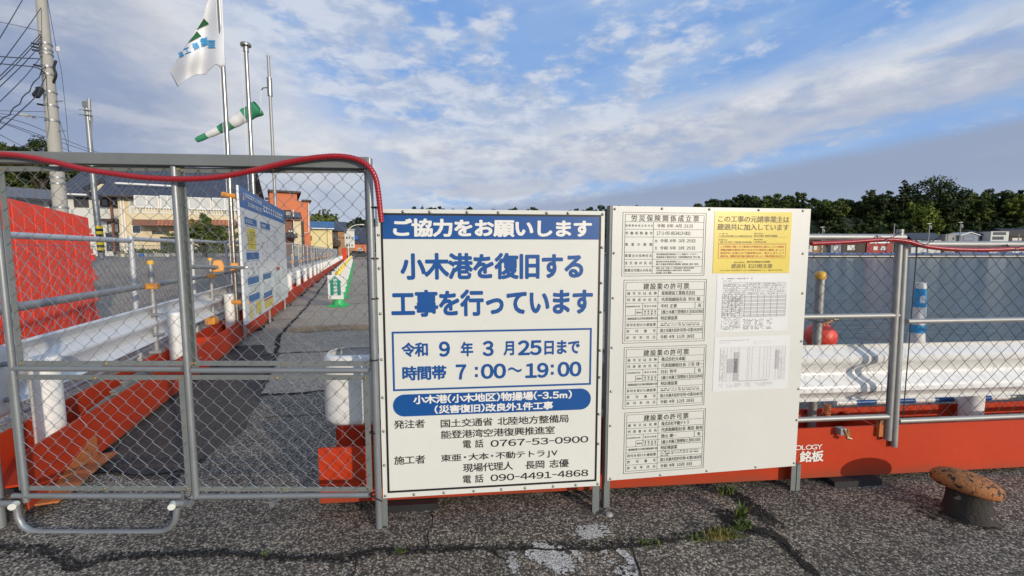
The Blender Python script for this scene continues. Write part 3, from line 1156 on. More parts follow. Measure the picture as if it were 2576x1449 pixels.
def add_bolt(parent, u, z, off, r=0.0075, mat='chrome'):
    global bolt_mesh
    if bolt_mesh is None:
        b = MB()
        b.lathe([(1.0, 0), (0.95, 0.35), (0.7, 0.68), (0.3, 0.85), (0.02, 0.9)], 12)
        o = b.build('bolt', M['chrome'], smooth=True)
        bolt_mesh = o.data
        bpy.data.objects.remove(o)
    o = bpy.data.objects.new('bolt', bolt_mesh)
    COL.objects.link(o)
    o.parent = parent
    o.location = (u, -off, z)
    o.rotation_euler = (pi / 2, 0, 0)
    o.scale = (r, r, r)
    return o


def chain_link(u0, u1, z0, z1, c, r=0.0016, y=0.0, b=None, phase=0, n=4):
    """woven wires: each zigzags downwards and hooks into its neighbour"""
    b = b or MB()
    cols = int(round((u1 - u0) / c))
    rows = int(round((z1 - z0) / c))
    cu, cz = (u1 - u0) / cols, (z1 - z0) / rows
    rnd = random.Random(int(u0 * 1000 + z0 * 77 + cols))
    jit = {}
    for i in range(-1, cols + 2):
        for j in range(rows + 1):
            jit[i, j] = (rnd.gauss(0, c * 0.055), rnd.gauss(0, c * 0.055))
    for i in range(0, cols):
        pts = []
        for j in range(rows + 1):
            side = (i + j + phase) % 2
            x = u0 + (i + side) * cu
            jx, jz = jit[i + side, j]
            z = z0 + j * cz
            over = (0.0035 if side else -0.0035)
            dy = r * 1.3 * (1 if side else -1)
            x2 = x + over + jx
            if i + side == 0:
                x2 = max(x2, u0)
            if i + side == cols:
                x2 = min(x2, u1)
            pts.append((x2, y + dy, z + (jz if 0 < j < rows else 0)))
        b.tube(pts, r, n, cap=False)
    return b


# ------------------------------------------------------------------ the chain link gate
gl, gr = G(5, 1325), G(942, 1327)
GP = Plane(gl, gr - gl)
gate = thing('chain_link_gate', 'grey tubular gate with chain link panels on the left, standing in front of the walkway', 'gate', (GP.o.x, GP.o.y, 0), GP.rot)


def gu(px, py):
    return GP.uv(px, py)


def gpipe(name, pts, r, mat='galv', parent=None, off=0.0, n=14):
    b = MB()
    b.tube([(gu(x, y)[0], off, gu(x, y)[1]) for x, y in pts], r, n)
    return b.build(name, M[mat], parent or gate, smooth=True)


uL, uM, uR = 0.0, gu(470, 900)[0], gu(942, 900)[0]
for nm, u, z0, z1, r in (('post', uL, 0.0, gu(0, 392)[1] - 0.026, 0.0185), ('post', uR, 0.0, gu(945, 399)[1], 0.0165), ('upright', uM, gu(478, 1252)[1], gu(463, 404)[1] - 0.002, 0.0150), ('upright', gu(29, 900)[0], gu(29, 1262)[1], gu(20, 395)[1] - 0.012, 0.0140)):
    b = MB()
    b.tube([(u, 0, z0), (u, 0, z1)], r, 18)
    b.build(nm, M['galv'], gate, smooth=True)
a, b_ = gu(-30, 396), gu(938, 412)
mb = MB()
mb.bar((a[0], -0.004, a[1]), (b_[0] - 0.012, -0.004, b_[1]), 0.045, 0.052)
mb.build('top_rail', M['galv_paint'], gate, bevel=0.003)
for (p, q) in (((34, 927), (459, 929)), ((484, 932), (928, 932)), ((34, 1247), (459, 1248)), ((484, 1250), (928, 1245))):
    gpipe('rail', [p, q], 0.0135)
gpipe('drop_bar', [(62, 1262), (66, 1290), (78, 1312), (98, 1324), (130, 1327), (250, 1328), (380, 1328), (425, 1325), (446, 1314), (456, 1296), (460, 1264)], 0.0145, off=-0.035)
gpipe('hinge_pin', [(-12, 1256), (62, 1256)], 0.0150, off=-0.035)
gpipe('hinge_pin', [(446, 1256), (480, 1256)], 0.0150, off=-0.035)
for x in (63, 452):
    u, z = gu(x, 1256)
    b = MB()
    b.tube([(u, -0.038, z), (u + 0.012, -0.066, z)], 0.0160, 14)
    b.build('end_cap', M['sign_white'], gate, smooth=True)
for px_ in (686, 478):
    u, z = gu(px_, 1262)
    MB().box(u - 0.012, u + 0.012, -0.012, 0.012, z - 0.022, z + 0.0).build('lug', M['galv'], gate)


def gpanel(x0, x1, y0, y1, phase):
    """flat bar frame with woven wire, corners given in photo pixels"""
    (ua, za), (ub, zb) = gu(x0, y1), gu(x1, y0)
    yo = 0.006
    p = MB()
    wv, wh = 0.027, 0.024
    p.box(ua, ua + wv, yo, yo + 0.006, za, zb)
    p.box(ub - wv, ub, yo, yo + 0.006, za, zb)
    p.box(ua + wv, ub - wv, yo + 0.0005, yo + 0.0055, zb - wh, zb)
    p.box(ua + wv, ub - wv, yo + 0.0005, yo + 0.0055, za, za + wh)
    fr = p.build('panel_frame', M['galv_paint'], gate, bevel=0.001)
    w = chain_link(ua + 0.012, ub - 0.006, za + 0.012, zb - 0.008, 0.0405, 0.00165, 0.002, phase=phase)
    w.build('chain_link_mesh', M['wire'], gate, smooth=True)
    for u in (ua + 0.018, (ua + ub) / 2, ub - 0.018):
        for z in (za + 0.013, zb - 0.013):
            add_bolt(fr, u, z, -(yo - 0.001), 0.0070).data = BRASS
    for u in (ua + 0.018, (ua + ub) / 2, ub - 0.018):
        MB().box(u - 0.008, u + 0.008, yo + 0.006, yo + 0.010, za - 0.03, za).build('bracket', M['galv_paint'], fr)


t_ = MB().lathe([(1.0, 0), (1.0, 0.5), (0.55, 0.52), (0.5, 1.0), (0.05, 1.0)], 10).build('bolt', M['brass'])
BRASS = t_.data
bpy.data.objects.remove(t_)
gpanel(40, 458, 417, 921, 0)
gpanel(480, 929, 421, 921, 1)
gpanel(44, 459, 945, 1236, 1)
gpanel(484, 927, 945, 1238, 0)

# black ties on the right gate post
for i, (y, lab) in enumerate(((522, 'black cable tie on the gate post at the top corner of the blue banner sign'), (650, 'black cable tie on the gate post level with the large blue characters'), (751, 'black cable tie on the gate post halfway down the sign'), (905, 'black cable tie on the gate post level with the middle gate rail'), (1087, 'black cable tie low on the gate post beside the red beam'), (1243, 'black cable tie at the foot of the sign, trailing to its lower corner'))):
    u, z = gu(942, y)
    o = MB().lathe([(0.0190, -0.0035), (0.0190, 0.0035), (0.0168, 0.0035), (0.0168, -0.0035), (0.0190, -0.0035)], 20, cap=False).build('cable_tie', M['tie'], loc=GP.o + GP.a * u + Vector((0, 0, z)))
    if i == 5:
        o2 = MB().tube([(0.0, -0.024, 0.0), (0.02, -0.03, -0.008), (0.05, -0.035, -0.016)], 0.003, 6).build('tail', M['tie'], o)
    tag(o, lab, 'cable tie', 'cable ties on the gate post')


# ------------------------------------------------------------------ red hoses
def spline(pts, n=8):
    P = [Vector(p) for p in pts]
    out = []
    for i in range(len(P) - 1):
        p0, p1, p2, p3 = P[max(i - 1, 0)], P[i], P[i + 1], P[min(i + 2, len(P) - 1)]
        for j in range(n):
            t = j / n
            out.append(0.5 * ((2 * p1) + (p2 - p0) * t + (2 * p0 - 5 * p1 + 4 * p2 - p3) * t * t + (3 * p1 - p0 - 3 * p2 + p3) * t ** 3))
    out.append(P[-1])
    return out


def resample(pts, step):
    out = [pts[0]]
    acc = 0.0
    for a, b in zip(pts, pts[1:]):
        L = (b - a).length
        d = step - acc
        while d <= L:
            out.append(a.lerp(b, d / L))
            d += step
        acc = (acc + L) % step
    return out


def hose(pts3, r, label, step=0.0028):
    fine = resample(spline(pts3, 10), step)
    rs = [r * (1.0, 1.0, 0.94, 0.88, 0.94)[i % 5] for i in range(len(fine))]
    o = MB().tube(fine, rs, 12).build('hose', M['hose'], smooth=False)
    for p in o.data.polygons:
        p.use_smooth = True
    return tag(o, label, 'hose')


GPF = Plane(GP.o - Vector((0, 0.048, 0)), GP.a)
hose([GPF.hit(x, y) for x, y in ((-60, 392), (0, 388), (60, 393), (130, 406), (220, 427), (330, 443), (400, 449), (480, 450), (560, 444), (640, 428), (720, 409), (790, 397), (850, 393), (895, 400), (925, 417), (943, 443), (951, 480), (957, 535), (960, 560)) if True], 0.0132, 'red ribbed hose draped along the top of the gate and down its right post')

# ------------------------------------------------------------------ the two notice boards
s1a, s1b = G(962, 1325), G(1499, 1290)
S1 = Plane(s1a, s1b - s1a)
s2a, s2b = G(1533, 1278), G(2006, 1236)
S2 = Plane(s2a, s2b - s2a)


def q1(zx, zy):       # measured in the enlarged upper half of the blue sign
    return S1.uv(939.2 + zx * 0.2777, 503.1 + zy * 0.2777)


def q2(zx, zy):       # lower half
    return S1.uv(939.2 + zx * 0.3241, 872.1 + zy * 0.3241)


sign = thing('banner_sign', 'white construction notice with blue header and large blue Japanese lettering on steel legs', 'sign', (S1.o.x, S1.o.y, 0), S1.rot)
uA, zA = S1.uv(948, 525)
uB, zB = S1.uv(1523, 531)
uC, zC = S1.uv(959, 1251)
uD, zD = S1.uv(1508, 1225)
u0, u1 = (uA + uC) / 2, (uB + uD) / 2
z0, z1 = (zC + zD) / 2, (zA + zB) / 2
mb = MB().box(u0, u1, 0.0, 0.004, z0, z1)
mb.build('panel', M['sign_white'], sign, bevel=0.001)
mb = MB()
mb.box(u0 + 0.004, u0 + 0.040, 0.0045, 0.030, z0 + 0.004, z1 - 0.002)
mb.box(u1 - 0.040, u1 - 0.004, 0.0045, 0.030, z0 + 0.004, z1 - 0.002)
mb.box(u0 + 0.041, u1 - 0.041, 0.0045, 0.029, z1 - 0.034, z1 - 0.003)
mb.box(u0 + 0.041, u1 - 0.041, 0.0045, 0.029, z0 + 0.005, z0 + 0.035)
mb.build('frame', M['galv'], sign, bevel=0.002)
for px_, s_ in ((965, 1), (1499, -1)):
    u, _ = S1.uv(px_, 1290)
    mb = MB()
    mb.box(u - 0.018, u + 0.018, 0.006, 0.010, 0.0, z0 + 0.003)
    mb.box(u - s_ * 0.018 - 0.002, u - s_ * 0.018 + 0.002, 0.0105, 0.042, 0.0, z0 + 0.003)
    mb.build('leg', M['galv_paint'], sign)
    mb = MB()

pk = Print(0.0012)
# black border
bu0 = (q1(75, 112)[0] + q2(100, 1140)[0]) / 2
bu1 = (q1(2063, 140)[0] + q2(1733, 1040)[0]) / 2
bz1 = (q1(75, 112)[1] + q1(2063, 140)[1]) / 2
bz0 = (q2(100, 1140)[1] + q2(1733, 1040)[1]) / 2
pk.frame(bu0, bz0, bu1, bz1, 0.0105)
pb = Print(0.0012)
hz = (q1(97, 350)[1] + q1(2042, 362)[1]) / 2
pb.rect(bu0 + 0.0106, hz, bu1 - 0.0106, bz1 - 0.0106)
# blue outline box
xz0 = (q2(150, 343)[1] + q2(1690, 297)[1]) / 2
xz1 = (q1(165, 1188)[1] + q1(1980, 1163)[1]) / 2
xu0, xu1 = q2(150, 200)[0], q2(1690, 200)[0]
pb.frame(xu0, xz0, xu1, xz1, 0.0095)
# pill
pz0 = (q2(220, 540)[1] + q2(1620, 490)[1]) / 2
pz1 = (q2(220, 370)[1] + q2(1620, 325)[1]) / 2
pu0, pu1 = q2(152, 450)[0], q2(1688, 405)[0]
r = (pz1 - pz0) / 2
pill = [(pu1 - r + r * cos(t), (pz0 + pz1) / 2 + r * sin(t)) for t in [-pi / 2 + pi * i / 16 for i in range(17)]]
pill += [(pu0 + r + r * cos(t), (pz0 + pz1) / 2 + r * sin(t)) for t in [pi / 2 + pi * i / 16 for i in range(17)]]
pb.poly(pill)
pw = Print(0.0022)


def line(pr, q, s, xa, ya, xb, yb, h, bold):
    """h in measured units, ya / yb the centre heights at both ends"""
    a, b = q(xa, ya), q(xb, yb)
    k = abs(q(xa, ya - h / 2)[1] - q(xa, ya + h / 2)[1])
    pr.text(s, a[0], b[0], (a[1] + b[1]) / 2, k, bold)


line(pw, q1, 'ご協力をお願いします', 178, 248, 1978, 262, 166, 0.042)
line(pb, q1, '小木港を復旧する', 245, 598, 1903, 600, 246, 0.040)
line(pb, q1, '工事を行っています', 162, 932, 1988, 925, 248, 0.040)
for s, a, b, yc, h in (('令和', 255, 495, 1355, 132), ('9', 595, 695, 1350, 140), ('年', 792, 905, 1350, 134), ('3', 990, 1090, 1345, 140), ('月', 1180, 1275, 1343, 130), ('25', 1310, 1525, 1338, 138), ('日まで', 1550, 1870, 1334, 130)):
    line(pb, q1, s, a, yc, b, yc, h, 0.036)
for s, a, b, yc, h in (('時間帯', 225, 568, 203, 112), ('7', 640, 722, 196, 118), ('00', 835, 1030, 190, 118), ('19', 1180, 1360, 184, 118), ('00', 1430, 1615, 174, 118)):
    line(pb, q2, s, a, yc, b, yc, h, 0.036)
for x, yc in ((800, 196), (1389, 178)):
    for dy in (-28, 28):
        (ua, za), (ub, zb) = q2(x - 11, yc + dy + 12), q2(x + 11, yc + dy - 12)
        pb.rect(ua, za, ub, zb)
a, b_ = q2(1048, 180), q2(1150, 180)
wv = [(a[0] + (b_[0] - a[0]) * i / 14, a[1] + 0.0075 * sin(2 * pi * i / 14)) for i in range(15)]
pb.poly([(u, z - 0.006) for u, z in wv] + [(u, z + 0.006) for u, z in reversed(wv)])
pw.build('header_lettering', M['white_ink'], sign)
pw = Print(0.0022)
line(pw, q2, '小木港(小木地区)物揚場(-3.5m)', 310, 406, 1540, 374, 70, 0.032)
line(pw, q2, '(災害復旧)改良外1件工事', 475, 484, 1395, 456, 66, 0.032)
for s, a, ya, b, yb, h in (
        ('発注者', 160, 603, 400, 597, 66), ('国土交通省 北陸地方整備局', 523, 592, 1515, 560, 64),
        ('能登港湾空港復興推進室', 525, 680, 1408, 648, 64), ('電 話', 695, 756, 855, 750, 64),
        ('施工者', 162, 880, 403, 876, 66), ('東亜・大本・不動テトラJV', 525, 864, 1430, 832, 64),
        ('現場代理人', 695, 938, 1085, 926, 66), ('長岡 志優', 1180, 915, 1517, 905, 64), ('電 話', 695, 1028, 855, 1022, 64)):
    line(pk, q2, s, a, ya, b, yb, h, 0.014)
for s, xa, ya, xb, yb in (('0767-53-0900', 910, 750, 1668, 718), ('090-4491-4868', 910, 1014, 1668, 982)):
    line(pk, q2, s, xa, ya, xb, yb, 52, 0.014)
pk.build('black_lettering', M['sign_black'], sign)
pb.build('blue_lettering', M['sign_blue'], sign)
pw.build('capsule_lettering', M['white_ink'], sign)
for q, L in ((q1, ((60, 95), (268, 93), (510, 97), (848, 104), (1132, 104), (1570, 115), (1763, 118), (2085, 130), (47, 317), (50, 620), (58, 1030), (2081, 430), (2073, 752), (2072, 1015), (2065, 1362))),
             (q2, ((57, 100), (62, 395), (68, 657), (75, 920), (84, 1158), (1765, 237), (1760, 523), (1755, 752), (1742, 1068), (316, 1150), (548, 1136), (780, 1122), (994, 1111), (1178, 1107), (1396, 1088), (1572, 1080)))):
    for x, y in L:
        u, z = q(x, y)
        u = min(max(u, u0 + 0.012), u1 - 0.012)
        z = min(max(z, z0 + 0.012), z1 - 0.012)
        add_bolt(sign, u, z, 0.0, 0.0072)


# second board
def q3(zx, zy):
    return S2.uv(1509.4 + zx * 0.2546, 503.1 + zy * 0.2546)


def q4(zx, zy):
    return S2.uv(1509.4 + zx * 0.3241, 838.5 + zy * 0.3241)


board = thing('notice_board', 'white notice board with permit tables, a yellow notice and taped papers on steel legs', 'notice board', (S2.o.x, S2.o.y, 0), S2.rot)
(uA, zA), (uB, zB) = S2.uv(1531, 523), S2.uv(2023, 520)
(uC, zC), (uD, zD) = S2.uv(1537, 1211), S2.uv(2018, 1169)
v0, v1 = (uA + uC) / 2, (uB + uD) / 2
w0, w1 = (zC + zD) / 2, (zA + zB) / 2
MB().box(v0, v1, 0.0, 0.004, w0, w1).build('panel', M['sign_white2'], board, bevel=0.001)
mb = MB()
mb.box(v0 - 0.013, v0 - 0.001, 0.003, 0.048, w0 - 0.02, w1 + 0.002)
mb.box(v0 + 0.002, v0 + 0.036, 0.0045, 0.008, w0 + 0.003, w1 - 0.002)
mb.box(v1 - 0.038, v1 - 0.002, 0.0045, 0.008, w0 + 0.003, w1 - 0.002)
mb.box(v1 - 0.002, v1 + 0.001, 0.0045, 0.040, w0 + 0.003, w1 - 0.002)
mb.box(v0 + 0.037, v1 - 0.039, 0.0045, 0.034, w1 - 0.034, w1 - 0.003)
mb.box(v0 + 0.037, v1 - 0.039, 0.0045, 0.034, w0 + 0.004, w0 + 0.034)
mb.build('frame', M['galv_paint'], board, bevel=0.001)
ul = v0 + 0.004
mb = MB()
mb.box(ul - 0.018, ul - 0.0145, 0.006, 0.046, 0, w0 - 0.021)
mb.box(ul - 0.014, ul + 0.014, 0.006, 0.0095, 0, w0 + 0.002)
mb.build('leg', M['galv_paint'], board)
ur = S2.uv(2005, 1200)[0]
mb = MB()
mb.box(ur - 0.028, ur + 0.004, 0.010, 0.0135, 0, w0 + 0.002)
mb.box(ur + 0.0045, ur + 0.028, 0.006, 0.044, 0, w0 + 0.002)
mb.build('leg', M['galv_paint'], board)

pk = Print(0.0012)
pg_ = Print(0.0014)


def rect_of(q, tl, bl, tr, br):
    a, b, c, d = q(*tl), q(*bl), q(*tr), q(*br)
    return (a[0] + b[0]) / 2, (b[1] + d[1]) / 2, (c[0] + d[0]) / 2, (a[1] + c[1]) / 2


LW = 0.0016
# table one
U0, Z0, U1, Z1 = rect_of(q3, (212, 127), (225, 762), (1038, 122), (1042, 738))
W_, H_ = U1 - U0, Z1 - Z0


def fx(f):
    return U0 + W_ * f


def fz(f):
    return Z1 - H_ * f


def hl(f, a=0.028, b=0.975):
    pk.rect(fx(a), fz(f) - LW / 2, fx(b), fz(f) + LW / 2)


def vl(f, a, b):
    pk.rect(fx(f) - LW / 2, fz(b) + LW / 2, fx(f) + LW / 2, fz(a) - LW / 2)


def cell(s, a, b, f, h, sp=False, bold=0.004, pr=None):
    if sp:
        spaced(pr or pk, s, fx(a), fx(b), fz(f), H_ * h, bold)
    else:
        (pr or pk).text(s, fx(a), fx(b), fz(f), H_ * h, bold)


pk.frame(U0, Z0, U1, Z1, 0.002)
pk.frame(fx(0.028), fz(0.965), fx(0.975), fz(0.034), LW)
rows = [0.147, 0.264, 0.384, 0.620, 0.734, 0.852]
for f in rows:
    hl(f)
vl(0.365, 0.147, 0.965)
cell('労災保険関係成立票', 0.10, 0.91, 0.092, 0.095, True, 0.012)
for s, f, h in (('保険関係成立年月日', 0.207, 0.034), ('労働保険番号', 0.325, 0.046), ('事業の期間', 0.502, 0.046), ('事業主の住所氏名', 0.677, 0.046), ('注文者の氏名', 0.793, 0.046), ('事業主代理人の氏名', 0.908, 0.046)):
    cell(s, 0.035, 0.355, f, h, True)
cell('令和 8年 4月 21日', 0.405, 0.835, 0.205, 0.058)
cell('17-1-05-853413-002', 0.405, 0.812, 0.322, 0.055)
cell('自', 0.388, 0.412, 0.445, 0.045)
cell('令和 8年 3月 25日', 0.447, 0.873, 0.440, 0.058)
cell('至', 0.388, 0.415, 0.560, 0.045)
cell('令和 9年 3月 25日', 0.447, 0.873, 0.555, 0.058)
cell('東京都新宿区西新宿3-7-1 新宿パークタワー', 0.408, 0.915, 0.655, 0.032)
cell('東亜建設工業株式会社 代表取締役社長 早川 毅', 0.408, 0.94, 0.700, 0.032)
cell('新潟市中央区美咲町1-1-1', 0.408, 0.726, 0.772, 0.030)
cell('国土交通省北陸地方整備局 副局長 成川 和也', 0.408, 0.925, 0.813, 0.032)
cell('東亜・大本・不動テトラ特定建設工事共同企業体', 0.408, 0.873, 0.875, 0.028)
cell('(代表者)東亜建設工業株式会社 北陸支店', 0.408, 0.828, 0.912, 0.028)
cell('支店長 八川 勝志', 0.408, 0.60, 0.947, 0.028)

PERMITS = (
    (q3, (225, 798), (230, 1425), (1042, 775), (1042, 1385), '監理技術者の氏名', '東亜建設工業株式会社', 0.865, '代表取締役社長 早川 毅', 0.93, '中村 正憲', 'C061003692', '第2429号', '令和 4年 11月 30日', 0.868,
     ('土木、建築、とび・土工、石、電気、管、タイル・れんが・ブロック、', '鋼構造物、舗装、しゅんせつ、塗装、造園、水道施設、解体 工事業')),
    (q4, (180, 115), (182, 595), (820, 82), (812, 547), '主任技術者の氏名', '株式会社大本組', 0.745, '代表取締役社長 三宅 啓一', 0.968, '白石 哲平', 'C011024442', '第2646号', '令和 4年 12月 28日', 0.868,
     ('土木、建築、とび・土工、石、電気、管、タイル・れんが・ブロック、', '鋼構造物、舗装、しゅんせつ、塗装、造園、水道施設、解体 工事業')),
    (q4, (182, 625), (188, 1098), (810, 575), (812, 1035), '主任技術者の氏名', '株式会社不動テトラ', 0.797, '代表取締役社長 奥田 眞也', 0.968, '徳山 雄一', '9811055', '第1868号', '令和 4年 10月 8日', 0.85,
     ('土木、建築、大工、とび・土工、石、屋根、電気、管、タイル・れんが・ブ', 'ロック、鋼構造物、舗装、しゅんせつ、塗装、防水、造園、水道施設、', '解体 工事業')))
for q, tl, bl, tr, br, eng, firm, fe, boss, be, man, lic, num, date, de, trades in PERMITS:
    U0, Z0, U1, Z1 = rect_of(q, tl, bl, tr, br)
    W_, H_ = U1 - U0, Z1 - Z0
    pk.frame(U0, Z0, U1, Z1, 0.002)
    pk.frame(fx(0.026), fz(0.965), fx(0.978), fz(0.036), LW)
    for f in (0.163, 0.263, 0.365, 0.561, 0.66, 0.761, 0.861):
        hl(f, 0.028, 0.976)
    hl(0.466, 0.145, 0.976)
    vl(0.413, 0.163, 0.963)
    vl(0.232, 0.365, 0.561)
    vl(0.145, 0.466, 0.561)
    vl(0.868, 0.365, 0.466)
    vl(0.806, 0.466, 0.561)
    cell('建設業の許可票', 0.235, 0.785, 0.105, 0.092, True, 0.012)
    for s, f, h, a, b in (('商号又は名称', 0.213, 0.047, 0.045, 0.395), ('代表者の氏名', 0.314, 0.047, 0.045, 0.395), ('一般建設業又は特定建設業の別', 0.61, 0.036, 0.03, 0.41), ('許可を受けた建設業', 0.71, 0.047, 0.045, 0.395), ('許可番号', 0.81, 0.047, 0.045, 0.395), ('許可年月日', 0.912, 0.047, 0.045, 0.395), ('専任の有無', 0.416, 0.032, 0.25, 0.395)):
        cell(s, a, b, f, h, True)
    cell(eng, 0.035, 0.2, 0.416, 0.026)
    cell('資格名', 0.158, 0.22, 0.514, 0.03)
    cell('資格者証', 0.25, 0.395, 0.497, 0.03, True)
    cell('交付番号', 0.25, 0.395, 0.534, 0.03, True)
    cell(firm, 0.452, fe, 0.213, 0.066)
    cell(boss, 0.452, be, 0.314, 0.066)
    cell(man, 0.452, 0.645, 0.416, 0.062)
    cell('有', 0.905, 0.945, 0.416, 0.062)
    cell('1級土木施工管理技士', 0.452, 0.795, 0.513, 0.062)
    cell(lic, 0.812, 0.972 if len(lic) > 8 else 0.95, 0.513, 0.052)
    cell('特定建設業', 0.452, 0.658, 0.61, 0.062)
    for i, s in enumerate(trades):
        k = len(trades)
        cell(s, 0.452, (0.93 if i < k - 1 or k == 2 else 0.55), 0.71 + (i - (k - 1) / 2) * 0.031, 0.022)
    cell('国土交通大臣許可(特-4)' + num, 0.452, 0.97, 0.81, 0.062)
    cell(date, 0.452, de, 0.912, 0.062)
pk.build('black_lettering', M['sign_black'], board)
for q, L in ((q3, ((68, 88), (612, 84), (1080, 80), (1568, 77), (2007, 72), (75, 525), (84, 970), (2003, 530), (2000, 922), (2000, 1395))),
             (q4, ((70, 112), (70, 452), (75, 718), (80, 1140), (1567, 430), (1565, 670), (1563, 1002), (468, 1100), (827, 1067), (1207, 1037)))):
    for x, y in L:
        u, z = q(x, y)
        u = min(max(u, v0 + 0.011), v1 - 0.011)
        z = min(max(z, w0 + 0.011), w1 - 0.011)
        add_bolt(board, u, z, 0.0, 0.0068)

# yellow notice taped to the board
U0, Z0, U1, Z1 = rect_of(q3, (1120, 122), (1125, 728), (1886, 112), (1878, 715))
W_, H_ = U1 - U0, Z1 - Z0
yn = thing('poster', 'bright yellow notice with red boxed text taped near the top of the white board', 'poster', (S2.o.x, S2.o.y, 0), S2.rot)
MB().box(U0, U1, -0.0016, -0.0003, Z0, Z1).build('sheet', M['yellow'], yn)
py_, pr_, pd_ = Print(0.0026), Print(0.0024), Print(0.0025)
py_.text('この工事の元請事業主は', fx(0.045), fx(0.965), fz(0.120), H_ * 0.105, 0.016)
py_.text('建退共に加入しています', fx(0.036), fx(0.965), fz(0.248), H_ * 0.105, 0.016)
for s, a, b, f, h in (('工 事 名', 0.06, 0.17, 0.358, 0.02), ('発注者名', 0.51, 0.63, 0.352, 0.02), ('事業所名', 0.06, 0.17, 0.458, 0.02), ('契約者番号', 0.51, 0.63, 0.450, 0.02), ('小木港(小木地区)物揚場(-3.5m)(災害復旧)改良外1件工事', 0.08, 0.485, 0.395, 0.026), ('国土交通省 北陸地方整備局', 0.52, 0.82, 0.388, 0.028), ('東亜・大本・不動テトラ特定建設工事共同企業体', 0.08, 0.485, 0.493, 0.026), ('1000159', 0.525, 0.675, 0.488, 0.026), ('独立行政法人', 0.27, 0.41, 0.823, 0.024), ('勤労者退職金共済機構', 0.435, 0.74, 0.815, 0.032), ('建退共 石川県支部', 0.235, 0.77, 0.885, 0.075), ('〒921-8036 金沢市弥生2-1-23 石川県建設総合センター ☎076(242)2608', 0.09, 0.91, 0.955, 0.022)):
    pd_.text(s, fx(a), fx(b), fz(f), H_ * h, 0.006)
for a, b, f in ((0.06, 0.49, 0.42), (0.51, 0.94, 0.41), (0.06, 0.49, 0.52), (0.51, 0.94, 0.51)):
    pd_.rect(fx(a), fz(f) - 0.0005, fx(b), fz(f) + 0.0005)
    pd_.rect(fx(a), fz(f), fx(a) + 0.001, fz(f - 0.045))
pr_.frame(fx(0.06), fz(0.755), fx(0.94), fz(0.525), 0.002)
for i, s in enumerate(('この現場で働く方で雇用主が建退共に加入している場合', '退職金制度の適用を受けられますので雇用主に確認しましょう', '建退共に未加入の下請事業主は、加入しましょう', '事業主は、退職金共済手帳に証紙を貼りましょう 手帳の更新を忘れずに')):
    pr_.text(s, fx(0.088), fx(0.915), fz(0.567 + i * 0.0515), H_ * 0.036, 0.008)
py_.build('heading_lettering', M['brown_ink'], yn)
pd_.build('small_lettering', M['brown_ink'], yn)
pr_.build('red_lettering', M['red_ink'], yn)

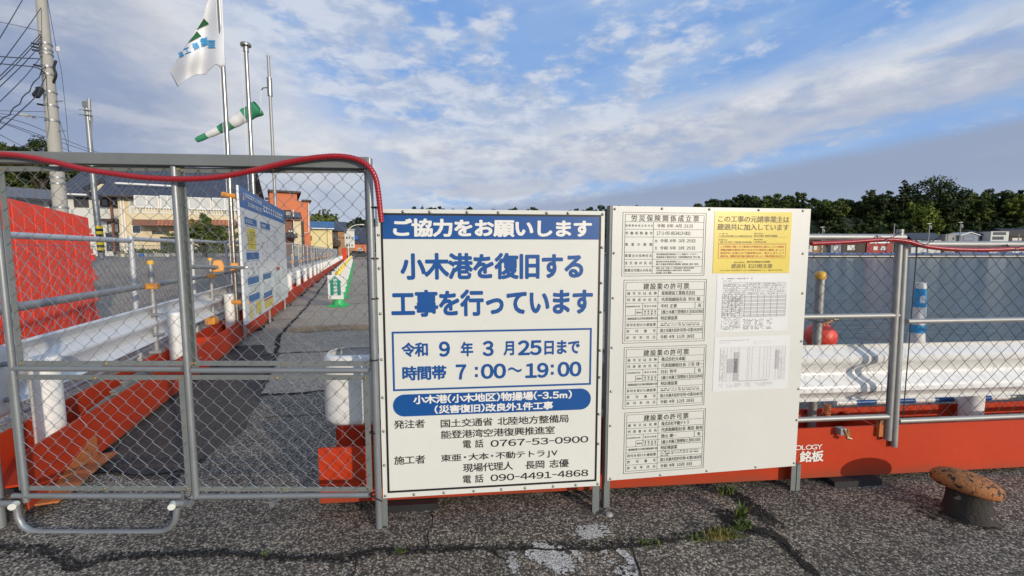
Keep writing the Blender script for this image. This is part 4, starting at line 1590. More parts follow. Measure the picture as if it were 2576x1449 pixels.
# two laminated forms
for k, (q, tl, bl, tr, br, lab) in enumerate(((q3, (1140, 745), (1150, 1308), (1870, 735), (1862, 1290), 'laminated form with printed tables taped below the yellow notice'), (q4, (868, 40), (893, 458), (1478, 8), (1452, 422), 'lower laminated form with a fine grey grid taped on the board'))):
    U0, Z0, U1, Z1 = rect_of(q, tl, bl, tr, br)
    W_, H_ = U1 - U0, Z1 - Z0
    f_ = thing('paper_sheet', lab, 'paper', (S2.o.x, S2.o.y, 0), S2.rot, 'laminated forms on the white board')
    sh = MB()
    nx, nz = 16, 12
    vs = []
    for j in range(nz + 1):
        for i in range(nx + 1):
            a, b = i / nx, j / nz
            vs.append((U0 + W_ * a, -0.0012 - 0.0004 * sin(pi * a) * (0.6 + 0.4 * sin(5 * b + k)) * abs(sin(pi * b)), Z0 + H_ * b))
    sh.add(vs, [(j * (nx + 1) + i, j * (nx + 1) + i + 1, (j + 1) * (nx + 1) + i + 1, (j + 1) * (nx + 1) + i) for j in range(nz) for i in range(nx)])
    so = sh.build('sheet', M['paper'], f_)
    so.modifiers.new('thickness', 'SOLIDIFY').thickness = 0.0006
    tp = Print(0.0028)
    tg = Print(0.0026)
    scribble(tp, fx(0.07), fx(0.48), fz(0.075), fz(0.045), 1, 5 + k, 0.9)
    scribble(tp, fx(0.07), fx(0.2), fz(0.11), fz(0.09), 1, 6 + k, 0.8)
    if k == 0:
        for f in (0.135, 0.165, 0.20, 0.235, 0.27, 0.305):
            tp.rect(fx(0.08), fz(f), fx(0.95), fz(f) + 0.0011)
            scribble(tp, fx(0.09), fx(0.92), fz(f + 0.03), fz(f + 0.008), 1, int(f * 999), 0.5)
        for i in range(13):
            f = 0.34 + i * 0.033
            tp.rect(fx(0.08), fz(f), fx(0.95), fz(f) + 0.0013)
            if i % 2:
                tg.rect(fx(0.38), fz(f + 0.006), fx(0.95), fz(f + 0.018))
            scribble(tp, fx(0.09), fx(0.36), fz(f + 0.028), fz(f + 0.006), 1, i * 7, 0.5)
        for a in (0.08, 0.16, 0.21, 0.26, 0.32, 0.38, 0.47, 0.56, 0.65, 0.74, 0.83, 0.95):
            tp.rect(fx(a), fz(0.736), fx(a) + 0.001, fz(0.34))
        for a, b in ((0.22, 0.26), (0.28, 0.31)):
            tg.rect(fx(a), fz(0.46), fx(b), fz(0.40))
        for a, b in ((0.08, 0.34), (0.38, 0.52), (0.54, 0.66), (0.70, 0.78)):
            scribble(tp, fx(a), fx(b), fz(0.96), fz(0.77), 8, int(a * 100), 0.6)
    else:
        tp.frame(fx(0.08), fz(0.82), fx(0.945), fz(0.19), 0.0013)
        for i in range(24):
            f = 0.215 + i * 0.025
            tg.rect(fx(0.08), fz(f), fx(0.945), fz(f) + 0.0009)
        for a in (0.12, 0.17, 0.22, 0.26, 0.31, 0.33, 0.44, 0.46, 0.5, 0.6, 0.66, 0.7, 0.74, 0.82, 0.86, 0.9):
            tg.rect(fx(a), fz(0.82), fx(a) + 0.001, fz(0.19))
        tg.rect(fx(0.18), fz(0.66), fx(0.31), fz(0.40))
        tg.rect(fx(0.26), fz(0.82), fx(0.33), fz(0.28))
        tg.rect(fx(0.33), fz(0.83), fx(0.72), fz(0.81))
        tg.rect(fx(0.81), fz(0.62), fx(0.855), fz(0.26))
        scribble(tp, fx(0.09), fx(0.17), fz(0.8), fz(0.24), 20, 3, 0.6)
        scribble(tp, fx(0.86), fx(0.94), fz(0.8), fz(0.24), 20, 4, 0.5)
        for a, b in ((0.08, 0.14), (0.18, 0.26), (0.28, 0.38), (0.41, 0.52), (0.55, 0.8)):
            scribble(tp, fx(a), fx(b), fz(0.93), fz(0.85), 3, int(a * 100), 0.7)
        tp.frame(fx(0.52), fz(0.13), fx(0.73), fz(0.085), 0.001)
    tp.build('print', M['sign_black'] if k == 0 else M['print_grey'], f_)
    tg.build('grey_grid', M['print_grey'], f_)
    # clear tape over the edges
# ------------------------------------------------------------------ steel beam barriers with guardrail
def w_profile(y, z0, z1, d=0.075, sgn=-1):
    """two-wave rail: list of (y, z); waves bulge by d to the sgn side"""
    h = z1 - z0
    P = [(0.0, 0.35), (0.03, 0.0), (0.13, 0.65), (0.19, 0.98), (0.26, 1.0), (0.32, 0.9), (0.42, 0.18), (0.47, 0.0), (0.53, 0.0), (0.58, 0.18), (0.68, 0.9), (0.74, 1.0), (0.81, 0.98), (0.87, 0.65), (0.97, 0.0), (1.0, 0.35)]
    return [(y + sgn * d * k, z0 + h * f) for f, k in P]


def rail_strip(x0, x1, prof, th=0.004):
    b = MB()
    n = len(prof)
    back = [(y + th, z) for y, z in prof]
    for x in (x0, x1):
        pass
    vs = [(x0, y, z) for y, z in prof] + [(x1, y, z) for y, z in prof]
    vs += [(x0, y, z) for y, z in back] + [(x1, y, z) for y, z in back]
    fs = []
    for i in range(n - 1):
        fs.append((i, i + 1, n + i + 1, n + i))
        fs.append((2 * n + i, 3 * n + i, 3 * n + i + 1, 2 * n + i + 1))
    for e in (0, n):
        for i in range(n - 1):
            fs.append((e + i, e + i + 1, 2 * n + e + i + 1, 2 * n + e + i))
    for i in (0, n - 1):
        fs.append((i, n + i, 3 * n + i, 2 * n + i))
    return b.add(vs, fs)


BH, BW = 0.305, 0.30


def barrier(L, label, post_x, post_y, rail_y, rz0, rz1, sgn, loc, rot, group, rail_x0=0.0, rail_x1=None, end_sleeve=None):
    """local x along the beam, y away from its front face"""
    t = thing('steel_barrier', label, 'barrier', loc, rot, group)
    tf = 0.016
    zw = BZ + 0.13
    b = MB()
    b.box(0, L, 0.0, tf, BZ, BZ + BH)
    b.box(0, L, BW - tf, BW, BZ, BZ + BH)
    b.box(0, L, tf + 0.0005, BW - tf - 0.0005, zw, zw + 0.012)
    k = 2.5
    while k < L:
        b.box(k + 0.75, k + 0.765, tf + 0.001, BW - tf - 0.001, zw + 0.0125, BZ + BH - 0.02)
        k += 2.0
    b.build('beam', M['orange'], t, bevel=0.002)
    for x in post_x:
        pb_ = MB()
        pb_.lathe([(0.070, zw + 0.0125), (0.070, rz0 - 0.1), (0.070, 0.715), (0.073, 0.718), (0.074, 0.745), (0.066, 0.756), (0.0, 0.76)], 26, (x, post_y, 0), cap=False)
        p = pb_.build('post', M['white_post'], t, smooth=True)
        MB().box(x - 0.10, x + 0.10, post_y - 0.10, post_y + 0.10, zw + 0.0128, zw + 0.024).build('base_plate', M['galv_old'], p)
        for dz in (0.10, -0.10):
            zc = (rz0 + rz1) / 2 + dz
            ya, yb = sorted((post_y + (0.072 if rail_y > post_y else -0.072), rail_y))
            MB().tube([(x - 0.18, rail_y - 0.09 * (1 if rail_y > post_y else -1), zc), (x - 0.18, rail_y, zc)], 0.014, 10).build('bolt', M['galv'], p, smooth=True)
    # back rail spacer plates
    x1 = L if rail_x1 is None else rail_x1
    r = rail_strip(rail_x0, x1, w_profile(rail_y, rz0, rz1, 0.062, sgn))
    ro = r.build('guardrail', M['white_rail'], t, smooth=True)
    if end_sleeve:
        # bull nose wrapped round the end of the rail
        xs, rad, yb = end_sleeve
        e = MB()
        n = 22
        prof = [(-0.016, 0.0), (0.0, 0.018), (0.012, 0.06), (0.016, 0.12), (0.016, 1 - 0.12), (0.012, 1 - 0.06), (0.0, 1 - 0.018), (-0.016, 1.0)]
        hh = rz1 - rz0 + 0.03
        path = [(xs + 0.34, -rad)] + [(xs - (rad * 0.95) * sin(pi * i / n), -rad * cos(pi * i / n)) for i in range(n + 1)] + [(xs + 0.34, rad)]
        vs, fs = [], []
        for i, (px_, py_2) in enumerate(path):
            a = path[max(i - 1, 0)]
            c = path[min(i + 1, len(path) - 1)]
            d = Vector((c[0] - a[0], c[1] - a[1], 0)).normalized()
            nn = Vector((-d.y, d.x, 0))
            nn = nn if nn.dot(Vector((px_ - xs - 0.34, py_2, 0))) > 0 else -nn
            for o_, f in prof:
                vs.append((px_ + nn.x * o_, yb + py_2 + nn.y * o_, rz0 - 0.015 + hh * f))
        k = len(prof)
        for i in range(len(path) - 1):
            for j in range(k - 1):
                fs.append((i * k + j, i * k + j + 1, (i + 1) * k + j + 1, (i + 1) * k + j))
        e.add(vs, fs)
        eo = e.build('end_sleeve', M['white_rail'], ro, smooth=True)
        md = eo.modifiers.new('thickness', 'SOLIDIFY')
        md.thickness = 0.004
    k = 0.32
    while k < L:
        MB().box(k, k + 0.30, -0.05, BW + 0.04, 0.006, BZ - 0.002).build('foot_pad', M['black'], t)
        k += 2.6
    return t


# front barrier, facing the camera
FPL = Plane(B0 - BN * 0.02, BD)
fr1 = barrier(6.6, 'orange steel beam barrier with white guardrail behind the notice boards, beside the water', [], 0.15, 0.13, 0.475, 0.828, -1, (B0.x, B0.y, -0.012), BA, None, 0.25, 6.6, (0.13, 0.12, 0.15))
for x in (0.34, 2.1, 4.1, 6.1):
    MB().tube([(x, 0.20, BZ + 0.1425), (x, 0.20, 0.77)], 0.06, 22).build('post', M['white_post'], fr1, smooth=True)
# lettering on the beam
BPL = Plane(B0, BD)
pr = Print(0.003)
for s, xa, xb, ya, yb, bo in (('OLOGY', 1999, 2068, 1112, 1124, 0.012), ('銘板', 2011, 2071, 1127, 1155, 0.03)):
    (ua, za), (ub, zb) = BPL.uv(xa, (ya + yb) / 2), BPL.uv(xb, (ya + yb) / 2)
    h = abs(BPL.uv(xb, ya)[1] - BPL.uv(xb, yb)[1])
    pr.text(s, ua, ub, zb, h, bo)
    pr.build('white_lettering', M['white_ink'], fr1)
    pr = Print(0.003)
# bolt hole and bolts at the cut end of the beam
for x, y in ((1281, 1145), (1361, 1078)):
    pass

# barriers along the walkway
NEAR = barrier(6.0, 'orange steel beam barrier with white posts and guardrail, nearest one, just behind the gate', [0.48, 2.45, 4.45], 0.145, 0.275, 0.475, 0.845, 1, path_pt(0, 0), PA, 'orange beam barriers along the walkway', -0.0, 6.0, (0.02, 0.06, 0.30))
# rusty corner bracket at the near end
mb = MB()
mb.box(0.03, 0.62, -0.10, -0.002, BZ + 0.0, BZ + 0.010)
mb.add([(0.12, -0.012, BZ + 0.012), (0.60, -0.012, BZ + 0.012), (0.60, -0.012, BZ + 0.15), (0.58, -0.012, BZ + 0.15), (0.12, -0.003, BZ + 0.012), (0.60, -0.003, BZ + 0.012), (0.60, -0.003, BZ + 0.15), (0.58, -0.003, BZ + 0.15)], [(0, 1, 2, 3), (7, 6, 5, 4), (0, 4, 5, 1), (1, 5, 6, 2), (2, 6, 7, 3), (3, 7, 4, 0)])
mb.build('bracket', M['rust'], NEAR)
mb = MB()
for i in range(26):
    rnd = random.Random(i)
    x = rnd.uniform(0.72, 2.2)
    L_ = rnd.uniform(0.12, 0.5)
    y = rnd.uniform(0.03, 0.21)
    z = BZ + 0.145 + (i % 9) * 0.0135
    mb.bar((x, y, z), (x + L_, min(0.27, y + rnd.uniform(-0.03, 0.05)), z + rnd.uniform(-0.004, 0.01)), rnd.uniform(0.03, 0.07), 0.012)
deb = mb.build('timber_offcut', pm('weathered_timber', (0.20, 0.185, 0.16), 0.9, 0, 0.5, 14), None, loc=path_pt(0, 0), rotz=PA)
tag(deb, 'grey weathered timber scraps lying in the channel of the nearest walkway beam', 'timber')
ORD = ['', 'second', 'third', 'fourth', 'fifth', 'sixth', 'seventh', 'eighth', 'ninth', 'tenth', 'eleventh', 'twelfth', 'thirteenth', 'fourteenth', 'fifteenth', 'sixteenth', 'seventeenth', 'eighteenth', 'nineteenth', 'twentieth', 'twenty first', 'twenty second', 'twenty third']
src = barrier(6.0, 'x', [0.45, 2.45, 4.45], 0.145, 0.275, 0.475, 0.845, 1, path_pt(6.02, 0), PA, 'orange beam barriers along the walkway')
for i in range(1, 12):
    lab = 'orange beam barrier with white posts along the walkway, %s counting from the gate' % ORD[i]
    if i == 1:
        src['label'] = lab
        src.location = path_pt(6.02, 0)
    else:
        dup(src, path_pt(6.02 * i, 0), PA, lab)

# ------------------------------------------------------------------ right hand fence panels in front of the beam
RF = Plane(B0 - BN * 0.028, BD)


def ru(px, py):
    return RF.uv(px, py)


def rpanel(label, xl, xr, ytop, ymid, ybot, posts, seed, dy=0.0):
    """side posts (x px, top y, bottom y); rails given by (left y, right y)"""
    t = thing('fence_panel', label, 'fence', (RF.o.x, RF.o.y, 0), RF.rot, 'chain link fence panels on the front beam')
    for x, ya, yb in posts:
        xb_, xt_ = x if isinstance(x, tuple) else (x, x)
        MB().tube([(ru(xb_, yb)[0], dy, ru(xb_, yb)[1]), (ru(xt_, ya)[0], dy, ru(xt_, ya)[1])], 0.0178, 18).build('post', M['galv_old'], t, smooth=True)
    ul_, ur_ = ru(xl, 850)[0], ru(xr, 850)[0]
    zs = []
    for i, (yl, yr) in enumerate((ytop, ymid, ybot)):
        za, zb = ru(xl, yl)[1], ru(min(xr, 2560), yr)[1]
        zz_ = (za + zb) / 2
        zs.append(zz_)
        MB().tube([(ul_, dy, zz_), (ur_, dy, zz_)], 0.0185 if i == 0 else 0.0150, 14).build('rail', M['galv_old'], t, smooth=True)
    for (a, b, ph) in ((zs[1] + 0.017, zs[0] - 0.02, 0), (zs[2] + 0.017, zs[1] - 0.017, 1)):
        chain_link(ul_ + 0.03, ur_ - 0.03, a, b, 0.046, 0.0016, dy, phase=ph).build('chain_link_mesh', M['wire_dark'], t, smooth=True)
    for u in (ul_ + 0.027, ur_ - 0.027):
        MB().tube([(u, dy, zs[2]), (u, dy, zs[0])], 0.003, 6).build('tension_wire', M['wire_dark'], t, smooth=True)
    return t


xa_left = 1560
rpanel('chain link fence panel between notice board and double post, red hose on top', xa_left, 2254, (600, 592), (800, 797), (1062, 1057), ((xa_left, 596, 1110), ((2233, 2264), 577, 1106)), 1)
rpanel('chain link fence panel right of the double post, cut off by the right edge', 2283, 2860, (615, 614), (808, 806), (1062, 1047), (((2253, 2281), 606, 1125), (2860, 606, 1110)), 2, 0.012)
HP = Plane(RF.o - BN * 0.036, BD)
hose([HP.hit(x, y) for x, y in ((2040, 612.5), (2060, 612), (2130, 609), (2200, 604), (2245, 603), (2285, 608), (2320, 618), (2370, 625), (2430, 628), (2500, 628), (2570, 625), (2660, 622))], 0.0128, 'red ribbed hose tied along the top rail of the right hand fence panels')
for i, (x, y, lab) in enumerate(((2232, 600, 'black cable tie holding the red hose just left of the double post'), (2329, 612, 'black cable tie holding the red hose just right of the double post'), (2558, 622, 'black cable tie holding the red hose near the right edge'))):
    p = HP.hit(x, y)
    b = MB()
    b.tube([(0.024 * cos(a), 0.02 + 0.036 * sin(a), 0.006 * cos(a) + 0.012 * sin(2 * a)) for a in [2 * pi * j / 16 for j in range(17)]], 0.0028, 6)
    b.tube([(-0.02, -0.012, 0.006), (-0.035, -0.02, 0.024), (-0.06, -0.02, 0.034)], 0.0022, 6)
    tag(b.build('cable_tie', M['tie'], loc=p, rotz=RF.rot + pi / 2), lab, 'cable tie', 'cable ties on the red hose')
# saddle plates joining the two posts, clamp bolts
for (x, y0_, y1_, lab) in ((2240, 1056, 1103, 'x'),):
    u, z = ru(2222, 1080)
    o = MB().box(u - 0.018, u + 0.012, 0.006, 0.028, ru(2222, 1100)[1], ru(2222, 1058)[1]).build('saddle_plate', M['rust'], None, loc=RF.o, rotz=RF.rot)
    tag(o, 'small rusty saddle plate behind the foot of the double fence post', 'bracket')
u, z = ru(2122, 1092)
t = thing('rail_clamp', 'brass coloured clamp with two bolts under the lower rail of the right fence', 'clamp', (RF.o.x, RF.o.y, 0), RF.rot)
MB().box(u - 0.03, u + 0.012, -0.012, 0.03, z - 0.004, z + 0.036).build('jaw', M['galv_old'], t, bevel=0.003)
MB().tube([(u + 0.0, -0.02, z - 0.012), (u + 0.03, -0.02, z - 0.022)], 0.008, 10).build('bolt', M['brass'], t, smooth=True)
MB().tube([(u - 0.012, -0.016, z + 0.036), (u + 0.012, -0.022, z - 0.014)], 0.004, 8).build('bolt', M['brass'], t, smooth=True)
MB().tube([(u + 0.012, -0.016, z + 0.036), (u + 0.018, -0.022, z - 0.014)], 0.004, 8).build('bolt', M['brass'], t, smooth=True)

# pipe with yellow cap, float, spring, striped pole, tall cone behind the front beam
PB = Plane(B0 + BN * 0.255, BD)
u, ztop = PB.uv(2065, 690)
t = thing('capped_pipe', 'weathered vertical pipe with domed orange yellow cap rising behind the front guardrail', 'pipe', (PB.o.x, PB.o.y, 0), PB.rot)
MB().tube([(u, 0, BZ + 0.1425), (u, 0, ztop - 0.01)], 0.0255, 20).build('pipe', M['galv_old'], t, smooth=True)
MB().lathe([(0.0295, -0.03), (0.0315, -0.02), (0.031, 0.0), (0.025, 0.012), (0.013, 0.019), (0.0, 0.021)], 20, (u, 0, ztop), cap=False).build('cap', M['yellowcap'], t, smooth=True)
MB().box(u - 0.04, u + 0.05, -0.045, 0.045, PB.uv(2065, 802)[1] - 0.012, PB.uv(2065, 802)[1] + 0.012).build('clamp', M['galv_old'], t, bevel=0.004)
mb = MB()
for i, dx in enumerate((0.05, 0.065, 0.08)):
    z = PB.uv(2065, 800)[1] + (0.012, 0.022, -0.004)[i]
    mb.tube([(u + dx - 0.02, -0.05, z), (u + dx + 0.012, -0.055, z + 0.004)], 0.009, 8)
mb.build('clamp_bolts', M['brass'], t, smooth=True)
p = D(2064, 846, B0.y + 0.78)
b = MB()
b.lathe([(0.0, -0.098)] + [(0.098 * cos(a), 0.098 * sin(a)) for a in [(-0.45 + 0.9 * i / 12) * pi for i in range(13)]] + [(0.0, 0.098)], 24, cap=False)
t = thing('float', 'red round float ball hanging from the capped pipe behind the guardrail', 'float', p)
b.build('ball', M['redplastic'], t, smooth=True)
pu = PB.o + PB.a * u
MB().tube(spline([(0.0, 0, 0.095), (0.03, -0.1, 0.15), (pu.x - p.x + 0.03, pu.y - p.y, 0.12)], 6), 0.006, 6).build('cord', M['clamp'], t, smooth=True)
us_, zs_ = RF.uv(2088, 1030)
b = MB()
b.tube([(0.016 * cos(a), 0.016 * sin(a), -0.05 + 0.012 * a / (2 * pi)) for a in [j * pi / 6 for j in range(84)]], 0.0035, 6)
tag(b.build('coil_spring', M['rust'], loc=RF.o + RF.a * us_ + BN * 0.02 + Vector((0, 0, zs_ - 0.01))), 'copper coloured coil hanging on the lower rail beside the capped pipe', 'spring')

CBP = Plane(B0 + BN * 0.30, BD)
(ua, za), (ub, zb) = CBP.uv(2100, 1014), CBP.uv(2535, 1000)
zc = BZ + BH + 0.019
t = thing('striped_pole', 'blue and white striped bar lying on the beam under the guardrail', 'bar', (CBP.o.x, CBP.o.y, 0), CBP.rot)
n = 9
Lb = ub - ua
for i in range(n):
    x0, x1 = ua + Lb * i / n, ua + Lb * (i + 1) / n
    MB().tube([(x0 + 0.0005, 0, zc), (x1 - 0.0005, 0, zc)], 0.0185, 14).build('blue_band' if i % 2 else 'white_band', M['sign_blue'] if i % 2 else M['white_rail'], t, smooth=True)
MB().tube([(ub + 0.0005, 0, zc), (ub + 0.05, 0, zc)], 0.0125, 12).build('end_grip', M['galv_old'], t, smooth=True)

p = D(2310, 800, B0.y + 1.15)
zt, zq = D(2308, 711, p.y).z, D(2312, 858, p.y).z
s0 = 14.5 * 0.72 * p.y / F_PX
s1 = 24.5 * 0.72 * p.y / F_PX
k = (s1 - s0) / (zt - zq)


def rc(z):
    return s0 + k * (zt - z)


t = thing('traffic_cone', 'tall blue and white banded safety cone standing on the quay behind the guardrail', 'cone', (p.x, p.y, 0))
zz_ = [zt, D(2310, 726, p.y).z, D(2310, 772, p.y).z, D(2310, 816, p.y).z, D(2310, 836, p.y).z, 0.04]
for i in range(5):
    a, b_ = zz_[i], zz_[i + 1]
    MB().lathe([(rc(b_), b_ + 0.0005), (rc(a), a - 0.0005)], 24).build(('white_top', 'blue_band', 'white_band', 'blue_band', 'white_band')[i], M['flag_blue'] if i in (1, 3) else M['white_post'], t, smooth=True)
MB().box(-0.24, 0.24, -0.24, 0.24, 0.001, 0.039).build('base', M['white_post'], t, bevel=0.01)
pl = MB()
zl = D(2305, 752, p.y).z
vs, fs = [], []
for j in range(2):
    for i in range(7):
        a = -pi / 2 - 0.75 + i * 0.14
        z = zl - 0.028 + 0.056 * j
        vs.append(((rc(z) + 0.002) * cos(a), (rc(z) + 0.002) * sin(a), z))
pl.add(vs, [(i, i + 1, 7 + i + 1, 7 + i) for i in range(6)])
pl.build('white_label', M['white_rail'], t)

# mooring bollard
bb = G(2432, 1318)
t = thing('mooring_bollard', 'rusty orange mushroom shaped mooring bollard on the asphalt in front of the beam', 'bollard', (bb.x + 0.075, bb.y + 0.07, 0), 0)
MB().lathe([(0.135, -0.01), (0.128, 0.03), (0.118, 0.10), (0.115, 0.17), (0.125, 0.22)], 30).build('stem', M['bollard_stem'], t, smooth=True)
prof = [(0.0, 0.292), (0.05, 0.290), (0.10, 0.281), (0.145, 0.264), (0.172, 0.243), (0.186, 0.220), (0.188, 0.203), (0.180, 0.180), (0.158, 0.164), (0.11, 0.155), (0.0, 0.154)]
cap = MB().lathe(list(reversed(prof)), 40, cap=False).build('cap', M['bollard'], t, smooth=True)
cap.rotation_euler = (radians(-5), radians(11), 0)
cap.location = (-0.03, 0.015, 0.008)
t.scale = (0.74, 0.74, 0.76)

# ------------------------------------------------------------------ fence along the walkway
FU = -0.62


def side_fence(label, loc, L=1.76, H=1.50):
    t = thing('fence_panel', label, 'fence', loc, PA, 'chain link fence panels along the walkway')
    MB().tube([(0, 0, 0.02), (0, 0, H + 0.01)], 0.0243, 14).build('post', M['galv_light'], t, smooth=True)
    MB().tube([(0.025, 0, H - 0.02), (L - 0.02, 0, H - 0.02)], 0.0243, 14).build('top_rail', M['galv_light'], t, smooth=True)
    MB().tube([(0.025, 0, 0.24), (L - 0.02, 0, 0.24)], 0.017, 12).build('bottom_rail', M['galv_light'], t, smooth=True)
    mb = MB()
    mb.tube([(0.025, 0, H - 0.085), (L - 0.02, 0, H - 0.085)], 0.003, 6)
    chain_link(0.03, L - 0.03, 0.25, H - 0.085, 0.046, 0.0018, 0, b=mb)
    mb.build('chain_link_mesh', M['wire'], t, smooth=True)
    return t


nf = 34
srcf = None
for i in range(nf):
    tt = -0.72 + 1.78 * i
    lab = 'grey chain link fence panel beside the walkway, %s from the left edge' % (ORD[i] if 0 < i < 23 else ('first' if i == 0 else 'one of the far ones'))
    if i >= 23:
        lab = 'small distant chain link fence panel, %d panels along the walkway fence' % (i + 1)
    z = terrace_h(FU, tt) * 0 + 0.012 * max(0, tt)
    if srcf is None:
        srcf = side_fence(lab, path_pt(tt, FU, 0))
    else:
        dup(srcf, path_pt(tt, FU, min(0.18, 0.012 * max(0, tt))), PA, lab)

# handrail pipes on capped poles
HU = -0.36
t0_, z0_ = path_uz(30, 771, HU)
t1_, z1_ = path_uz(470, 704, HU)
HZ = (z0_ + z1_) / 2
for i in range(7):
    a, b_ = -0.7 + i * 6.0, -0.7 + (i + 1) * 6.0 - 0.02
    o = MB().tube([(0, 0, 0), (5.98, 0, 0)], 0.0285 if i == 0 else 0.025, 16).build('handrail_pipe', M['galv_old'], None, smooth=True, loc=path_pt(a, HU, HZ), rotz=PA)
    tag(o, ('thick grey handrail pipe crossing the gate view below the fence rail' if i == 0 else 'grey handrail pipe over the walkway guardrail, %s length from the gate' % ORD[i]), 'pipe', 'handrail pipes along the walkway')


def capped_pole(label, loc, H):
    t = thing('capped_pole', label, 'pole', loc, PA, 'orange capped poles along the walkway')
    MB().tube([(0, 0, 0), (0, 0, H)], 0.0243, 14).build('pole', M['galv_old'], t, smooth=True)
    MB().lathe([(0.027, -0.02), (0.030, -0.01), (0.030, 0.012), (0.020, 0.02), (0.0, 0.021)], 14, (0, 0, H), cap=False).build('cap', M['yellowcap'], t, smooth=True)
    mb = MB().ext([(-0.055, -0.030), (0.045, -0.030), (0.045, 0.030), (-0.02, 0.030), (-0.055, 0.022)], -0.04, 0.04)
    mb.build('clamp', M['clamp'], t, bevel=0.008).location = (0, 0, HZ - loc[2])
    MB().box(-0.05, 0.05, -0.05, 0.05, 0.0, 0.03).build('foot', M['galv_old'], t, bevel=0.005)
    return t


tp, zp = path_uz(378, 660, -0.30)
srcp = None
PT = [tp, path_uz(531, 700, -0.30)[0]] + [path_uz(531, 700, -0.30)[0] + 3.4 + 2.4 * i for i in range(13)]
for i, tt in enumerate(PT):
    lab = ('grey pole with orange cap and clamp just left of the middle gate upright', 'grey pole with orange clamps just right of the middle gate upright')[i] if i < 2 else 'small grey pole with orange clamp on the walkway rail, %s from the gate' % ORD[i]
    loc = path_pt(tt, -0.30, BZ + BH)
    if srcp is None:
        srcp = capped_pole(lab, loc, zp - loc.z)
    else:
        dup(srcp, loc, PA, lab)

# ------------------------------------------------------------------ flag poles
def pole_at(px_top, py_top, px_bot, py_bot, r, name, label, cat, mat, group=None, extra_top=None):
    g = G(px_bot, py_bot)
    top = D(px_top, py_top, g.y)
    h = extra_top or top.z
    t = thing(name, label, cat, g, 0, group)
    MB().tube([(0, 0, 0), (0, 0, h)], [r, r * 0.92], 18).build('shaft', M[mat], t, smooth=True)
    return t, g, h


t, fg, fh = pole_at(565, 0, 601, 866, 0.030, 'flagpole', 'tall stainless flagpole with the white company flag, nearest of the poles', 'flagpole', 'chrome', 'flagpoles by the walkway', 5.9)
MB().tube([(-0.05, 0, 0.9), (-0.05, 0, 5.8)], 0.004, 6).build('halyard', M['flag'], t, smooth=True)
t2, g2, h2 = pole_at(641, 116, 655, 818, 0.036, 'flagpole', 'bare stainless pole with a flat pulley cap, between flag and windsock mast', 'flagpole', 'chrome', 'flagpoles by the walkway')
MB().lathe([(0.043, -0.10), (0.045, -0.02), (0.043, 0.0), (0.085, 0.0), (0.09, 0.02), (0.08, 0.045), (0.02, 0.055), (0.0, 0.055)], 20, (0, 0, h2), cap=False).build('truck', M['chrome'], t2, smooth=True)
MB().tube([(-0.085, 0, 0.9), (-0.085, 0, h2)], 0.005, 6).build('halyard', M['flag'], t2, smooth=True)
t3, g3, h3 = pole_at(679, 140, 705, 772, 0.036, 'windsock_mast', 'dull grey steel mast carrying the windsock, right one of the poles', 'mast', 'galv_old')
zb_ = D(686, 220, g3.y).z
MB().tube([(0, 0, zb_ - 0.2), (0, 0, zb_ + 0.22)], 0.056, 16).build('sleeve', M['chrome'], t3, smooth=True)
MB().tube([(-0.02, 0, zb_), (-0.16, 0, zb_ - 0.01), (-0.2, 0, zb_ - 0.06)], 0.014, 8).build('bracket', M['chrome'], t3, smooth=True)

# clamps with orange covers on the flagpole
for i, (px, py, lab) in enumerate(((586, 492, 'orange covered clamp high on the flagpole at the corner of the information board'), (590, 673, 'orange covered clamp on the flagpole at the cross pipe'), (597, 760, 'pair of orange covered clamps low on the flagpole beside the information board'))):
    z = D(px, py, fg.y).z
    t = thing('pipe_clamp', lab, 'clamp', (fg.x, fg.y, z), PA + 0.3, 'orange clamps on the flagpole')
    t.scale = (0.78, 0.78, 0.78)
    if i == 1:
        MB().ext([(-0.075, -0.06), (0.075, -0.06), (0.08, 0.02), (0.055, 0.09), (-0.055, 0.09), (-0.08, 0.02)], -0.058, 0.058).build('cover', M['clamp'], t, bevel=0.015)
        MB().tube([(0, -0.08, 0), (0.0, -0.21, 0.0)], 0.02, 10).build('bolt', M['brass'], t, smooth=True)
    else:
        b = MB()
        b.tube([(-0.06, -0.12, -0.02), (0.06, 0.12, 0.02)], 0.05, 14)
        b.build('cover', M['clamp'], t, smooth=True)
        MB().tube([(0.05, -0.10, -0.03), (0.09, -0.2, -0.04)], 0.052, 14).build('cover', M['clamp'], t, smooth=True)
za_ = D(590, 673, fg.y).z
cp0, cp1 = D(478, 671, 4.6), Vector((fg.x + 0.15, fg.y - 0.03, za_))
o = MB().tube([(0, 0, 0), cp1 - cp0], 0.0243, 12).build('cross_pipe', M['galv_old'], None, smooth=True, loc=cp0)
tag(o, 'short grey cross pipe from the gate upright to the flagpole clamp', 'pipe')
for i, (px, y, f) in enumerate(((519, 674, 0.45), )):
    p = cp0.lerp(cp1, f)
    t = thing('pipe_clamp', 'orange clamp cover on the cross pipe left of the flagpole', 'clamp', p, PA + 0.3, 'orange clamps on the flagpole')
    MB().ext([(-0.06, -0.06), (0.06, -0.06), (0.065, 0.02), (0.045, 0.09), (-0.045, 0.09), (-0.065, 0.02)], -0.045, 0.045).build('cover', M['clamp'], t, bevel=0.012)
tc_, zc_ = path_uz(533, 806, -0.28)
t = thing('pipe_clamp', 'orange clamp cover low behind the beam right of the middle gate upright', 'clamp', path_pt(tc_, -0.28, zc_), PA, 'orange clamps on the flagpole')
MB().ext([(-0.06, -0.05), (0.06, -0.05), (0.06, 0.05), (-0.06, 0.05)], -0.10, 0.08).build('cover', M['clamp'], t, bevel=0.015)

# flag hanging from the nearest pole
FY = fg.y


